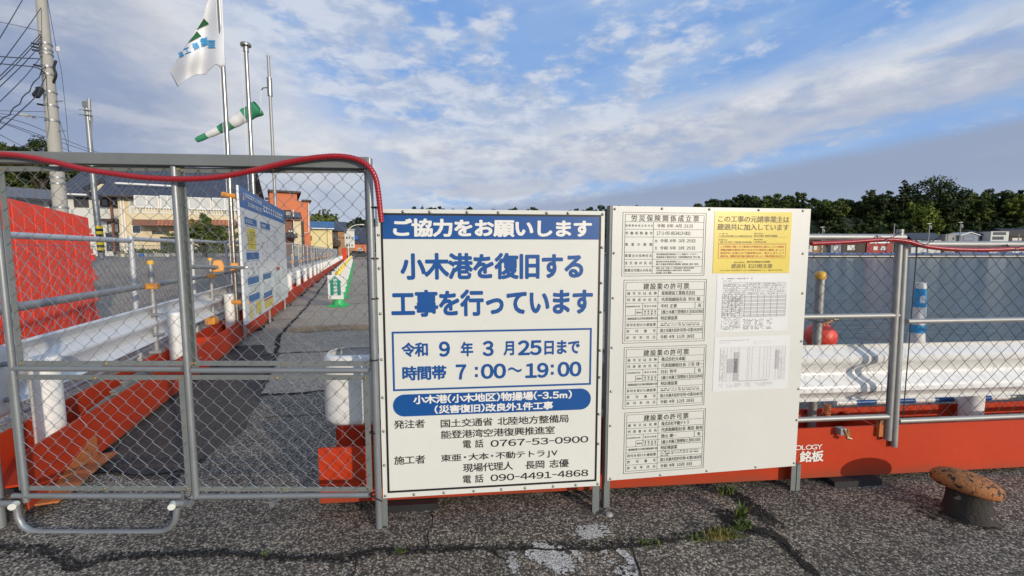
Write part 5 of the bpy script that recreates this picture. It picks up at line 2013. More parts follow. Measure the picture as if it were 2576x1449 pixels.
def flag_depth(px, py):
    k = min(1, max(0, (566 - px) / 60))
    return FY - 0.03 + k * (0.085 * sin((px - 430) * 0.075 + py * 0.010) + 0.035 * sin(py * 0.055 + px * 0.02)) + (566 - px) * 0.0012


def fp(px, py, lift=0.0):
    return D(px, py, flag_depth(px, py) - lift)


top = [(556, -84), (522, 0), (511, 44), (493, 76), (472, 108), (452, 140), (432, 172), (427, 180)]
bot = [(566, 167), (556, 168), (542, 163), (528, 176), (517, 188), (494, 188), (470, 199), (447, 219)]
nt_, nb_ = 44, 26


def crv(P, f):
    k = f * (len(P) - 1)
    i = min(int(k), len(P) - 2)
    r_ = k - i
    return P[i][0] + (P[i + 1][0] - P[i][0]) * r_, P[i][1] + (P[i + 1][1] - P[i][1]) * r_


vs = []
for j in range(nb_ + 1):
    for i in range(nt_ + 1):
        a, b_ = crv(top, i / nt_), crv(bot, i / nt_)
        f = j / nb_
        px, py = a[0] + (b_[0] - a[0]) * f, a[1] + (b_[1] - a[1]) * f
        q = fp(px, py)
        vs.append(q - fg)
b = MB().add(vs, [(j * (nt_ + 1) + i, j * (nt_ + 1) + i + 1, (j + 1) * (nt_ + 1) + i + 1, (j + 1) * (nt_ + 1) + i) for j in range(nb_) for i in range(nt_)])
flag = thing('flag', 'white flag with green triangles and blue mirrored lettering hanging from the nearest pole', 'flag', fg)
fo = b.build('cloth', M['flag'], flag, smooth=True)
fo.modifiers.new('thickness', 'SOLIDIFY').thickness = 0.002
e = MB()
for tri in (((513, 46), (525.5, 60), (494, 75.5)), ((495, 78), (506.5, 91), (473, 108.5))):
    n = 8
    vs, fs = [], []
    idx = {}
    for i in range(n + 1):
        for j in range(n + 1 - i):
            a, b_ = i / n, j / n
            px = tri[0][0] * (1 - a - b_) + tri[1][0] * a + tri[2][0] * b_
            py = tri[0][1] * (1 - a - b_) + tri[1][1] * a + tri[2][1] * b_
            idx[i, j] = len(vs)
            vs.append(fp(px, py, 0.012) - fg)
    for i in range(n):
        for j in range(n - i):
            fs.append((idx[i, j], idx[i + 1, j], idx[i, j + 1]))
            if i + j < n - 1:
                fs.append((idx[i + 1, j], idx[i + 1, j + 1], idx[i, j + 1]))
    e.add(vs, fs)
e.build('emblem', M['flag_green'], flag)
e = MB()
for ch, (cx_, cy_), s_, rot_ in (('東', (548, 118), 20, 0.12), ('亜', (533, 111), 20, 0.02), ('建', (515, 105), 20, -0.22), ('設', (493, 115), 16, -0.45), ('工', (471, 127), 17, -0.42), ('業', (456, 137), 13, -0.5)):
    vs_, fs_ = text_mesh(ch, 0.03)
    P = []
    for x, y, d_ in vs_:
        lx, ly = -(x - 0.45) * s_, -(y - 0.36) * s_ * 1.12
        P.append(fp(cx_ + lx * cos(rot_) - ly * sin(rot_), cy_ + lx * sin(rot_) * 1.0 + ly * cos(rot_), 0.016 + d_) - fg)
    if ch != '東':
        e.add(P, fs_)
e.build('lettering', M['flag_blue'], flag)

# windsock
ax = [(651, 272), (612, 293), (576, 315), (535, 334), (494, 353)]
rad_px = [17, 14.5, 11, 8, 5.5]
WYs = [g3.y - 0.1, g3.y - 0.15, g3.y - 0.2, g3.y - 0.25, g3.y - 0.3]
pts = [D(x, y, Y) for (x, y), Y in zip(ax, WYs)]
ws = thing('windsock', 'green and white banded windsock streaming left from the grey mast', 'windsock', g3)
full = spline(pts, 10)
rr = []
for i in range(len(full)):
    f = i / 10
    k = min(int(f), 3)
    rr.append((rad_px[k] + (rad_px[k + 1] - rad_px[k]) * (f - k)) * g3.y / F_PX * (1 + 0.05 * sin(i * 0.9)))
cuts = [0, 9, 18, 26, 33, 40]
for i in range(5):
    a, b_ = cuts[i], cuts[i + 1]
    MB().tube([full[j] - g3 for j in range(a, b_ + 1)], rr[a:b_ + 1], 18, cap=False).build('green_band' if i % 2 == 0 else 'white_band', M['sock_green' if i % 2 == 0 else 'sock_white'], ws, smooth=True)
br = Vector((g3.x - 0.2, g3.y, zb_ - 0.06))
mb = MB()
for dx, dz in ((-0.05, 0.16), (0.06, -0.18)):
    mb.tube([br - g3, full[0] + Vector((0.02, 0.02, dz)) - g3], 0.004, 5)
mb.build('bridle', M['flag'], ws, smooth=True)

# ------------------------------------------------------------------ information board on the walkway side
IB = Plane(P0 + PN * 0.09, PD)
(uA, zA), (uB, zB) = IB.uv(602, 472), IB.uv(717, 529)
(uC, zC), (uD, zD) = IB.uv(617, 822), IB.uv(723, 746)
i0, i1 = (uA + uC) / 2, (uB + uD) / 2
j0, j1 = (zC + zD) / 2, (zA + zB) / 2
ib = thing('information_board', 'large white information board with blue header and coloured panels beside the walkway', 'notice board', (IB.o.x, IB.o.y, 0), IB.rot)
MB().box(i0, i1, 0.0, 0.03, j0, j1).build('panel', M['white_rail'], ib, bevel=0.003)
IW, IH = i1 - i0, j1 - j0


def ix(f):
    return i0 + IW * f


def iz(f):
    return j1 - IH * f


bbp = pm('board_blue_print', (0.035, 0.12, 0.32), 0.4)
h = Print(0.002)
h.rect(i0 + 0.002, iz(0.150), i1 - 0.002, j1 - 0.002)
h.build('blue_header', bbp, ib)
for a, b, f0, f1 in ((0.06, 0.26, 0.21, 0.265), (0.33, 0.54, 0.21, 0.265), (0.06, 0.27, 0.475, 0.53), (0.06, 0.25, 0.665, 0.72), (0.33, 0.51, 0.665, 0.715), (0.06, 0.25, 0.80, 0.855), (0.33, 0.52, 0.83, 0.88)):
    h = Print(0.002)
    h.rect(ix(a), iz(f1), ix(b), iz(f0))
    h.build('blue_tab', bbp, ib)
for a, b, f0, f1 in ((0.09, 0.23, 0.29, 0.45), (0.07, 0.11, 0.88, 0.98), (0.17, 0.27, 0.87, 0.97), (0.34, 0.53, 0.91, 0.975)):
    y_ = Print(0.002)
    y_.rect(ix(a), iz(f1), ix(b), iz(f0))
    y_.build('yellow_panel', M['yellow'], ib)
g_ = Print(0.003)
for k, (a, b, f0, f1, r_) in enumerate(((0.10, 0.22, 0.30, 0.445, 3), (0.07, 0.27, 0.55, 0.65, 3), (0.07, 0.27, 0.735, 0.79, 3), (0.34, 0.38, 0.29, 0.56, 9), (0.43, 0.47, 0.29, 0.56, 9), (0.60, 0.74, 0.25, 0.55, 11), (0.34, 0.54, 0.73, 0.82, 5), (0.60, 0.76, 0.63, 0.78, 7), (0.61, 0.76, 0.82, 0.93, 6), (0.82, 0.95, 0.62, 0.76, 7), (0.12, 0.15, 0.88, 0.97, 6), (0.05, 0.2, 0.982, 0.995, 1))):
    g_ = Print(0.003)
    scribble(g_, ix(a), ix(b), iz(f1), iz(f0), r_, 40 + k, 0.55, 1.5)
    g_.build('fine_print', M['fine_ink'], ib)
for a, b, f in ((0.06, 0.28, 0.275), (0.06, 0.28, 0.345), (0.06, 0.28, 0.41), (0.06, 0.28, 0.46), (0.06, 0.28, 0.54), (0.06, 0.28, 0.655), (0.33, 0.56, 0.275), (0.33, 0.56, 0.655), (0.06, 0.28, 0.73), (0.06, 0.28, 0.86), (0.59, 0.78, 0.22), (0.59, 0.78, 0.79)):
    g_ = Print(0.003)
    g_.rect(ix(a), iz(f) - 0.006, ix(b), iz(f))
    g_.build('rule_line', M['fine_ink'], ib)
for k, (a, b, f1, f0) in enumerate(((0.06, 0.40, 0.072, 0.022), (0.13, 0.40, 0.128, 0.085), (0.41, 0.97, 0.130, 0.035), (0.08, 0.18, 0.26, 0.218), (0.35, 0.45, 0.26, 0.218))):
    hw = Print(0.004)
    scribble(hw, ix(a), ix(b), iz(f1), iz(f0), 1, 91 + k, 1.0, 1.1)
    hw.build('white_print', M['white_ink'], ib)
for a, f1, b, f0 in ((0.33, 0.905, 0.53, 0.888), (0.66, 0.66, 0.76, 0.63)):
    rp = Print(0.0025)
    rp.rect(ix(a), iz(f1), ix(b), iz(f0))
    rp.build('red_strip', M['red_ink'], ib)
gp = Print(0.0025)
gp.rect(ix(0.225), iz(0.992), ix(0.25), iz(0.972))
gp.build('green_emblem', M['arrow_green'], ib)
mb = MB()
for f in (0.03, 0.5, 0.95):
    mb.box(ix(f) - 0.02, ix(f) + 0.02, 0.031, 0.06, BZ + 0.004 - 0.04, j1 - 0.1)
mb.build('support', M['galv_old'], ib)

# ------------------------------------------------------------------ green cones with walkway boards
cg = G(853, 771)
ct = (cg - P0).dot(PD)
cu = (cg - P0).dot(PN)


def walkway_cone(label, loc):
    t = thing('traffic_cone', label, 'cone', loc, 0, 'green cones with arrow boards')
    MB().box(-0.20, 0.20, -0.20, 0.20, 0.0, 0.055).build('base', M['cone_green'], t, bevel=0.015)
    MB().lathe([(0.165, 0.056), (0.16, 0.075), (0.12, 0.21), (0.045, 0.68), (0.035, 0.70), (0.0, 0.70)], 20, cap=False).build('body', M['cone_green'], t, smooth=True)
    lamp = MB().lathe([(0.05, 0.70), (0.055, 0.72), (0.055, 0.80), (0.07, 0.805), (0.07, 0.84), (0.045, 0.90), (0.0, 0.905)], 16, cap=False).build('lamp', M['lamp_yellow'], t, smooth=True)
    pl = MB().box(-0.19, 0.19, -0.176, -0.166, 0.20, 0.80).build('board', M['white_rail'], t, bevel=0.004)
    pr = Print(0.178)
    pr.poly([(-0.13, 0.30), (0.13, 0.30), (0.13, 0.62), (0.17, 0.62), (0.0, 0.775), (-0.17, 0.62), (-0.13, 0.62)])
    pr.build('arrow', M['arrow_green'], pl)
    pw_ = Print(0.1795)
    for i, ch in enumerate('歩行者通路'):
        pw_.text(ch, -0.052, 0.052, 0.68 - i * 0.088, 0.074, 0.02)
    pw_.build('lettering', M['white_ink'], pl)
    return t


csrc = None
for i in range(22):
    lab = 'green cone with white arrow board and yellow lamp, nearest the gate' if i == 0 else 'green cone with arrow board in the walkway row, %s from the front' % ORD[i]
    loc = path_pt(ct + 2.05 * i, cu + 0.0 * i)
    if csrc is None:
        csrc = walkway_cone(lab, loc)
    else:
        dup(csrc, loc, 0, lab)

# ------------------------------------------------------------------ red plastic site panels
pa, pb_2 = D(0, 492, 5.0), D(226, 548, 6.25)
RPD = Vector((pb_2.x - pa.x, pb_2.y - pa.y, 0))
RL = RPD.length
RPL = Plane(pa, RPD)
nP = 4
WPn = RL / 3.0
zr = max(pa.z, pb_2.z)
RSL = (pb_2.z - pa.z) / RL


def red_panel(label, loc, rot, H, Wd):
    t = thing('site_panel', label, 'panel', loc, rot, 'red plastic site panels')
    b = MB()
    sl_ = RSL

    def top(x):
        return H - 0.03 + sl_ * x
    b.prism([(0.001, 0.02), (Wd - 0.001, 0.02), (Wd - 0.001, top(Wd)), (0.001, top(0))], 0.02, 0.05)
    for x, wr in ((0.012, 0.10), (Wd * 0.32, 0.15), (Wd * 0.66, 0.12)):
        b.prism([(x, 0.04), (x + wr, 0.04), (x + wr, top(x + wr) - 0.05), (x, top(x) - 0.05)], 0.0095, 0.0195)
    rnd = random.Random(4)
    z = 0.1
    while z < H - 0.35:
        for c in range(3):
            x = Wd * 0.33 * c + 0.10
            b.box(x + 0.03, x + Wd * 0.24, 0.003, 0.0195, z, z + 0.09)
            b.box(x + Wd * 0.08, x + Wd * 0.14, 0.004, 0.0195, z + 0.10, z + 0.17)
        z += 0.30
    b.build('sheet', M['redplastic'], t, bevel=0.004)
    for x in (0.03, Wd - 0.03):
        MB().box(x - 0.03, x + 0.03, -0.25, 0.3, 0.0, 0.02).build('foot', M['redplastic'], t)
    return t


rsrc = None
for i in range(-1, 3):
    p = pa + RPD * (i / 3.0)
    lab = {-1: 'red plastic site panel cut off by the left edge', 0: 'red plastic site panel left of centre in the row behind the fence', 1: 'middle red plastic site panel behind the fence', 2: 'rightmost red plastic site panel, ending beside the steel fence post'}[i]
    loc = (p.x, p.y, pa.z + (pb_2.z - pa.z) * i / 3.0 - zr + 0.05)
    if rsrc is None:
        rsrc = red_panel(lab, loc, RPL.rot, zr - 0.02, WPn)
    else:
        dup(rsrc, loc, RPL.rot, lab)
# ------------------------------------------------------------------ buildings, poles and wires beyond the fence
def tile_mat(name, c, s=3.2):
    m = bpy.data.materials.new(name)
    m.use_nodes = True
    N = NT(m.node_tree)
    b = m.node_tree.nodes['Principled BSDF']
    tc = N.n('ShaderNodeTexCoord')
    sx = N.n('ShaderNodeSeparateXYZ')
    N.link(tc.outputs['Object'], sx.inputs[0])
    a = N.m('SINE', N.m('MULTIPLY', sx.outputs[0], 2 * pi * s))
    r = N.m('FRACT', N.m('MULTIPLY', sx.outputs[2], s * 1.7))
    k = N.m('ADD', N.m('MULTIPLY', a, 0.35), N.m('MULTIPLY', r, 0.9))
    n = N.noise(tc.outputs['Object'], 1.2, 4, 0.6)
    f = N.m('MULTIPLY_ADD', N.m('SUBTRACT', n, 0.5), 0.7, 1.0)
    col = N.mix(1.0, (*c, 1), N.comb(f, f, f), 'MULTIPLY')
    col = N.mix(N.ss(r, 0.16, 0.02), col, tuple(q * 0.35 for q in c))
    N.link(col, b.inputs['Base Color'])
    b.inputs['Roughness'].default_value = 0.32
    bp = N.n('ShaderNodeBump')
    bp.inputs['Strength'].default_value = 1.0
    bp.inputs['Distance'].default_value = 0.06
    N.link(k, bp.inputs['Height'])
    N.link(bp.outputs[0], b.inputs['Normal'])
    return m


M['tile_blue'] = tile_mat('dark_blue_roof_tiles', (0.045, 0.055, 0.085))
M['tile_dark'] = tile_mat('dark_roof_tiles', (0.05, 0.055, 0.07))
M['tile_terra'] = tile_mat('terracotta_tiles', (0.34, 0.13, 0.06), 4.0)
M['roof_blue'] = tile_mat('blue_metal_roof', (0.05, 0.14, 0.30), 2.0)
M['wall_cream'] = pm('cream_render', (0.62, 0.52, 0.34), 0.85, 0, 0.08, 0.8)
M['wall_white'] = pm('pale_grey_render', (0.58, 0.58, 0.54), 0.85, 0, 0.08, 0.8)
M['wall_orange'] = pm('orange_render', (0.56, 0.17, 0.075), 0.85, 0, 0.06, 0.5)
M['wall_yellow'] = pm('pale_yellow_render', (0.66, 0.56, 0.28), 0.85, 0, 0.06, 0.5)
M['wall_brown'] = pm('brown_render', (0.34, 0.19, 0.09), 0.85, 0, 0.1, 0.5)
M['wood_dark'] = pm('dark_stained_wood', (0.06, 0.042, 0.03), 0.75, 0, 0.2, 3)
M['wood_brown'] = pm('brown_cladding', (0.20, 0.085, 0.05), 0.75, 0, 0.15, 3)
M['glass'] = pm('dark_window_glass', (0.02, 0.024, 0.028), 0.08, 0, 0.2, 1, spec=0.8)
M['curtain'] = pm('curtained_glass', (0.50, 0.50, 0.47), 0.25, 0, 0.18, 3, spec=0.7)
M['white_frame'] = pm('white_aluminium', (0.72, 0.72, 0.70), 0.5, 0, 0.05, 3)
M['tarp'] = pm('blue_tarpaulin', (0.02, 0.13, 0.42), 0.5, 0, 0.25, 3)
M['nets'] = pm('dark_blue_net_cover', (0.014, 0.055, 0.19), 0.6, 0, 0.4, 0.5)
M['red_paint'] = pm('red_painted_wall', (0.34, 0.035, 0.03), 0.7, 0, 0.1, 1)
M['blue_grey'] = pm('blue_grey_siding', (0.23, 0.25, 0.30), 0.8, 0, 0.1, 1)
M['conc'] = pm('grey_concrete', (0.33, 0.32, 0.30), 0.85, 0, 0.15, 1)


class Bld:
    """a building whose street face lies on a vertical plane; windows are measured on that face"""
    def __init__(self, name, label, cat, px0, Y0, ang, group=None, zb=0.0):
        p = D(px0, 640, Y0)
        self.pl = Plane(p, (cos(ang), sin(ang)))
        self.t = thing(name, label, cat, (self.pl.o.x, self.pl.o.y, 0), self.pl.rot, group)
        self.zb = zb

    def uv(self, px, py):
        return self.pl.uv(px, py)

    def rect(self, x0, y0, x1, y1):
        """left/right/top/bottom in photo pixels -> u0, u1, z0, z1"""
        ym = (y0 + y1) / 2
        ua, ub = self.uv(x0, ym)[0], self.uv(x1, ym)[0]
        xm = (x0 + x1) / 2
        return ua, ub, self.uv(xm, y1)[1], self.uv(xm, y0)[1]

    def block(self, name, r, mat, ya, yb, parent=None, bevel=0.0):
        return MB().box(r[0], r[1], ya, yb, r[2], r[3]).build(name, M[mat], parent or self.t, bevel=bevel)

    def window(self, x0, y0, x1, y1, glass='glass', frame='white_frame', panes=1, fw=0.06, y=0.0):
        u0, u1, z0, z1 = self.rect(x0, y0, x1, y1)
        b = MB()
        b.box(u0, u1, y - 0.05, y + 0.0, z0, z0 + fw)
        b.box(u0, u1, y - 0.05, y + 0.0, z1 - fw, z1)
        for i in range(panes + 1):
            x = u0 + (u1 - u0 - fw) * i / panes
            b.box(x, x + fw, y - 0.048, y - 0.002, z0 + fw, z1 - fw)
        f = b.build('window', M[frame], self.t)
        MB().box(u0 + fw * 0.5, u1 - fw * 0.5, y - 0.022, y - 0.006, z0 + fw * 0.5, z1 - fw * 0.5).build('pane', M[glass], f)
        return f

    def gable(self, name, u0, u1, y0, y1, ze, zr, mat, over=0.4, th=0.16, parent=None, yr=None):
        """ridge parallel to the street face"""
        ym = (y0 + y1) / 2 if yr is None else yr
        s = (zr - ze) / (ym - y0)
        P = [(y0 - over, ze - s * over), (ym, zr), (y1 + over, ze - s * over), (y1 + over, ze - s * over + th), (ym, zr + th), (y0 - over, ze - s * over + th)]
        return MB().ext(P, u0 - over, u1 + over).build(name, M[mat], parent or self.t)


# long house with tiled roof and balcony
A = Bld('house', 'long two storey house with dark blue tiled roof, cream walls and white balcony railing', 'house', 300, 31.0, radians(22))
u0, u1 = A.uv(300, 560)[0], A.uv(604, 560)[0]
ze = A.uv(440, 489)[1]
zr = ze + 2.6
dep = 8.0
A.block('wall', (u0, u1, 0.5, ze), 'wall_cream', 0.0, dep)
A.gable('roof', u0 - 0.2, u1, 0.0, dep, ze + 0.02, zr, 'tile_blue', 0.75)
MB().tube([(u0 - 0.6, -0.85, ze - 0.38), (u1 + 0.6, -0.85, ze - 0.38)], 0.07, 8).build('gutter', M['wood_dark'], A.t)
for (x0, x1) in ((292, 440),):
    ua, ub, za, zb = A.rect(x0, 468, x1, 474)
    MB().tube([(ua, -0.1, ze + 0.62), (ub, -0.1, ze + 0.60)], 0.07, 8).build('snow_guard', M['white_frame'], A.t)
A.window(325, 502, 349, 540, 'curtain')
A.window(352, 496, 412, 525, 'curtain', panes=2, y=-0.9)
A.window(415, 496, 452, 528, 'curtain', panes=2, y=-0.9)
A.window(458, 500, 540, 530, 'curtain', panes=3, y=-0.9)
A.window(543, 502, 603, 532, 'curtain', panes=2, y=-0.9)
r = A.rect(351, 494, 604, 539)
bay = MB()
bay.box(A.uv(351, 520)[0], u1, -0.88, -0.002, A.uv(470, 556)[1], ze - 0.3)
bay.build('bay', M['wall_cream'], A.t)
rail = MB()
ra, rb = A.uv(348, 530)[0], u1 + 0.1
zt, zb_ = A.uv(380, 524)[1], A.uv(380, 539)[1]
rail.box(ra, rb, -1.25, -1.2, zt - 0.05, zt)
rail.box(ra, rb, -1.25, -1.2, zb_, zb_ + 0.05)
x = ra
while x < rb:
    rail.box(x, x + 0.035, -1.245, -1.205, zb_ + 0.051, zt - 0.051)
    x += 0.17
rail.build('balcony_railing', M['white_frame'], A.t)
A.block('balcony_front', (ra, rb, A.uv(380, 555)[1], zb_ - 0.002), 'wall_cream', -1.2, -0.9)
for x0, x1, m_ in ((354, 413, 'wood_brown'), (414, 474, 'tile_terra'), (474, 530, 'tile_terra'), (531, 604, 'tile_terra')):
    ua, ub, za, zb2 = A.rect(x0, 555, x1, 570)
    P = [(-1.55, za), (-0.002, za + 0.05), (-0.002, zb2 + 0.02), (-1.22, zb2 - 0.02)]
    MB().ext(P, ua, ub - 0.02).build('awning_roof', M[m_], A.t)
A.window(332, 566, 356, 588, 'glass', 'white_frame')
A.window(383, 581, 426, 589, 'glass', 'wood_dark')
A.window(470, 575, 560, 600, 'glass', 'wood_dark', 3)
A.window(404, 596, 470, 632, 'glass', 'wood_dark', 3)
for x in (304, 311):
    u, z = A.uv(x, 500)
    MB().tube([(u, -0.08, 0.6), (u, -0.08, A.uv(x, 495)[1])], 0.05, 8).build('drain_pipe', M['white_frame'], A.t)

# pale wing at its left
Wg = Bld('house', 'pale grey house wing with two dark upper windows and a tiled porch gable', 'house', 168, 31.5, radians(16))
u0, u1 = Wg.uv(168, 560)[0], Wg.uv(303, 560)[0]
ze = Wg.uv(240, 489)[1]
Wg.block('wall', (u0, u1, 0.5, ze), 'wall_white', 0.0, 7.0)
Wg.gable('roof', u0, u1 - 0.3, 0.0, 7.0, ze + 0.02, ze + 2.3, 'tile_blue', 0.5)
MB().tube([(u0 - 0.3, -0.6, ze - 0.1), (u1 - 1.5, -0.6, ze - 0.12)], 0.07, 8).build('gutter', M['white_frame'], Wg.t)
Wg.window(186, 491, 223, 522, 'glass', 'wood_dark', 2, 0.12)
Wg.window(251, 491, 294, 521, 'glass', 'wood_dark', 2, 0.12)
ua, ub, za, zb2 = Wg.rect(243, 464, 294, 486)
MB().prism([(ua, za), (ub, za), (ub - 0.25, zb2 - 0.1), (ub - 0.5, zb2 - 0.1)], -0.9, -0.6).build('porch_gable', M['wall_cream'], Wg.t)
mb = MB()
mb.bar((ua - 0.3, -0.75, za - 0.02), (ub - 0.3, -0.75, zb2 + 0.1), 0.6, 0.14, up=(0, 1, 0))
mb.build('porch_roof', M['tile_dark'], Wg.t)
ua, ub, za, zb2 = Wg.rect(268, 552, 306, 559)
Wg.block('canopy', (ua, ub, za, zb2), 'wood_dark', -0.8, 0.0)
Wg.window(271, 560, 300, 585, 'curtain', 'wood_dark', 1)
Wg.window(268, 586, 300, 632, 'glass', 'wood_dark', 2)
u, z = Wg.uv(289, 500)
MB().tube([(u, -0.5, 0.6), (u, -0.5, ze)], 0.09, 8).build('drain_pipe', M['wood_brown'], Wg.t)

# dark roofed house at the far left
Lh = Bld('house', 'low house with a dark tiled roof at the far left behind the red panels', 'house', -160, 15.0, radians(48))
u0, u1 = Lh.uv(-160, 540)[0], Lh.uv(180, 540)[0]
zl = Lh.uv(142, 508)[1]
Lh.block('wall', (u0, u1 - 0.6, 0.3, zl), 'wall_white', 0.0, 5.0)
Lh.gable('roof', u0, u1 - 0.6, 0.0, 5.0, zl, zl + 0.55, 'tile_dark', 0.5)

# orange building and its neighbours
O = Bld('building', 'tall orange rendered building with a stepped flat parapet and white drain pipe', 'building', 681, 44.0, radians(29))
a, b_ = O.uv(681, 560)[0], O.uv(750, 560)[0]
c_ = O.uv(780, 560)[0]
O.block('wall', (a, b_, 0.5, O.uv(715, 484)[1]), 'wall_orange', 0.0, 9.0)
O.block('wall', (b_ + 0.002, c_, 0.5, O.uv(765, 506)[1]), 'wall_orange', 0.0, 9.0)
r = O.rect(673, 480, 757, 485)
O.block('coping', (r[0], r[1], r[2], r[3]), 'wood_dark', -0.35, 9.2)
r = O.rect(749, 503, 783, 507)
O.block('coping', (r[0] + 0.4, r[1], r[2], r[3]), 'wood_dark', -0.35, 9.2)
p_ = [O.uv(779, y) for y in (511, 585)]
MB().tube([(p_[0][0] - 0.1, -0.12, p_[0][1]), (p_[1][0] - 0.1, -0.12, p_[1][1]), (p_[1][0] - 1.0, -0.12, p_[1][1] - 0.15)], 0.055, 8).build('drain_pipe', M['white_frame'], O.t)
r = O.rect(667, 499, 684, 503)
O.block('eave', (r[0], r[1] - 0.3, r[2], r[3]), 'wood_dark', -0.8, 0.0)
r = O.rect(640, 502, 684, 560)
O.block('side_wing', (r[0], a - 0.002, 0.5, r[3]), 'wall_orange', 1.0, 8.0)

C = Bld('house', 'weathered beige and brown wooden house in front of the orange building', 'house', 712, 38.0, radians(28))
a, b_, c_ = C.uv(712, 570)[0], C.uv(741, 570)[0], C.uv(757, 570)[0]
C.block('wall', (a, b_, 0.4, C.uv(725, 553)[1]), 'wood_brown', 0.0, 5.0)
C.block('wall', (b_ + 0.002, c_, 0.4, C.uv(750, 553)[1]), 'wall_cream', -0.1, 5.0)
r = C.rect(712, 544, 765, 553)
P = [(-0.7, r[2]), (2.5, r[2] + 0.7), (2.5, r[2] + 0.9), (-0.7, r[2] + 0.2)]
MB().ext(P, r[0], r[1] - 0.2).build('roof', M['tile_dark'], C.t)
C.block('upper_storey', (a, C.uv(733, 540)[0], C.rect(715, 527, 733, 545)[2], C.rect(715, 527, 733, 545)[3]), 'wood_dark', 0.4, 4.0)
C.window(718, 530, 732, 543, 'curtain', 'wood_dark', 4, 0.05, y=0.38)
C.window(724, 578, 738, 585, 'curtain', 'wood_dark', 2, 0.05)
r = C.rect(714, 589, 748, 594)
MB().ext([(-1.4, r[2] - 0.2), (0, r[3]), (0, r[3] + 0.12), (-1.4, r[2] - 0.08)], r[0], r[1]).build('lean_to_roof', M['tile_dark'], C.t)
u, z = C.uv(740, 590)
MB().tube([(u, -0.3, 0.5), (u, -0.3, z + 2.2)], 0.05, 8).build('drain_pipe', M['white_frame'], C.t)
r = C.rect(758, 555, 766, 608)
C.block('side_wall', (c_ + 0.002, r[1], 0.4, r[3]), 'wood_dark', 0.8, 5.0)

Yb = Bld('building', 'pale yellow windowless building with a blue metal roof', 'building', 770, 68.0, radians(24))
a, b_, c_ = Yb.uv(764, 600)[0], Yb.uv(824, 600)[0], Yb.uv(836, 600)[0]
zt = Yb.uv(805, 577)[1]
Yb.block('wall', (a, b_, 0.3, zt), 'wall_yellow', 0.0, 10.0)
Yb.block('wall', (b_ + 0.002, c_, 0.3, zt - 0.1), 'wall_yellow', -0.25, 10.0)
r = Yb.rect(782, 563, 838, 577)
P = [(-0.6, zt + 0.0), (2.6, r[3] + 0.55), (9.0, r[3] + 0.5), (9.0, zt)]
MB().ext(P, Yb.uv(778, 570)[0], c_ + 0.4).build('roof', M['roof_blue'], Yb.t)
MB().tube([(Yb.uv(782, 575)[0], -0.7, zt + 0.1), (c_ + 0.3, -0.7, zt + 0.1)], 0.09, 8).build('gutter', M['white_frame'], Yb.t)
r = Yb.rect(758, 596, 785, 606)
MB().ext([(-2.5, r[2]), (0, r[3]), (0, r[3] + 0.2), (-2.5, r[2] + 0.2)], r[0], r[1]).build('lean_to_roof', M['tile_dark'], Yb.t)

Bb = Bld('building', 'brown building with dark tiled roof and dark balcony beside the yellow one', 'building', 836, 76.0, radians(22))
a, b_, c_ = Bb.uv(834, 600)[0], Bb.uv(850, 600)[0], Bb.uv(867, 600)[0]
zt = Bb.uv(855, 580)[1]
Bb.block('wall', (a, b_, 0.3, zt), 'wood_dark', 0.4, 9.0)
Bb.block('wall', (b_ + 0.002, c_, 0.3, zt), 'wall_brown', 0.0, 9.0)
Bb.gable('roof', a, c_, 0.0, 9.0, zt, zt + 1.7, 'tile_dark', 0.4)
Bb.window(838, 584, 849, 603, 'glass', 'wood_brown', 1, 0.1, y=0.38)
r = Bb.rect(835, 605, 857, 621)
Bb.block('balcony', (r[0], r[1], r[3] - 1.0, r[3]), 'wood_dark', -1.2, -0.02)
Bb.window(838, 611, 851, 622, 'glass', 'wood_dark', 1, 0.1, y=-0.03)

Wb = Bld('building', 'white three storey block with small square windows at the end of the walkway', 'building', 867, 88.0, radians(21))
a, b_ = Wb.uv(866, 600)[0], Wb.uv(892, 600)[0]
Wb.block('wall', (a, b_, 0.3, Wb.uv(880, 579)[1]), 'wall_white', 0.0, 9.0)
r = Wb.rect(866, 576, 893, 580)
Wb.block('parapet', (r[0] - 0.2, r[1], r[2], r[3]), 'conc', -0.2, 9.2)
for y in (595, 614):
    Wb.window(871, y, 880, y + 6, 'glass', 'wood_dark', 2, 0.08)
    Wb.window(883, y, 889, y + 6, 'glass', 'white_frame', 1, 0.08)
r = Wb.rect(866, 623, 893, 634)
Wb.block('brick_base', (r[0], r[1], 0.2, r[3]), 'wall_brown', -0.6, -0.01)
Wb2 = Bld('building', 'small cream flat roofed block rising behind the dark roof at the walkway end', 'building', 892, 120.0, radians(8))
r = Wb2.rect(893, 578, 912, 600)
Wb2.block('wall', (r[0], r[1], 0.3, r[3]), 'wall_cream', 0.0, 8.0)
Wb2.block('parapet', (r[0] - 0.3, r[1] + 0.3, r[3] + 0.002, r[3] + 0.5), 'conc', -0.3, 8.3)
Fb = Bld('building', 'orange walled house with a wide dark roof and blue tarpaulin, farthest along the walkway', 'building', 891, 104.0, radians(18))
a, b_ = Fb.uv(892, 600)[0], Fb.uv(932, 600)[0]
zt = Fb.uv(915, 608)[1]
Fb.block('wall', (a, b_, 0.2, zt), 'wall_orange', 0.0, 10.0)
Fb.gable('roof', a, b_ + 1, 0.0, 12.0, zt, zt + 3.6, 'tile_dark', 0.8, yr=6)
r = Fb.rect(893, 598, 900, 606)
MB().add([(r[0], -0.9 + 0.4, zt + 0.55), (r[1], -0.5, zt + 0.55), (r[1], 1.0, zt + 1.45), (r[0], 1.0, zt + 1.45)], [(0, 1, 2, 3)]).build('tarpaulin', M['tarp'], Fb.t)
Fb.window(900, 624, 912, 631, 'glass', 'white_frame', 3, 0.1)
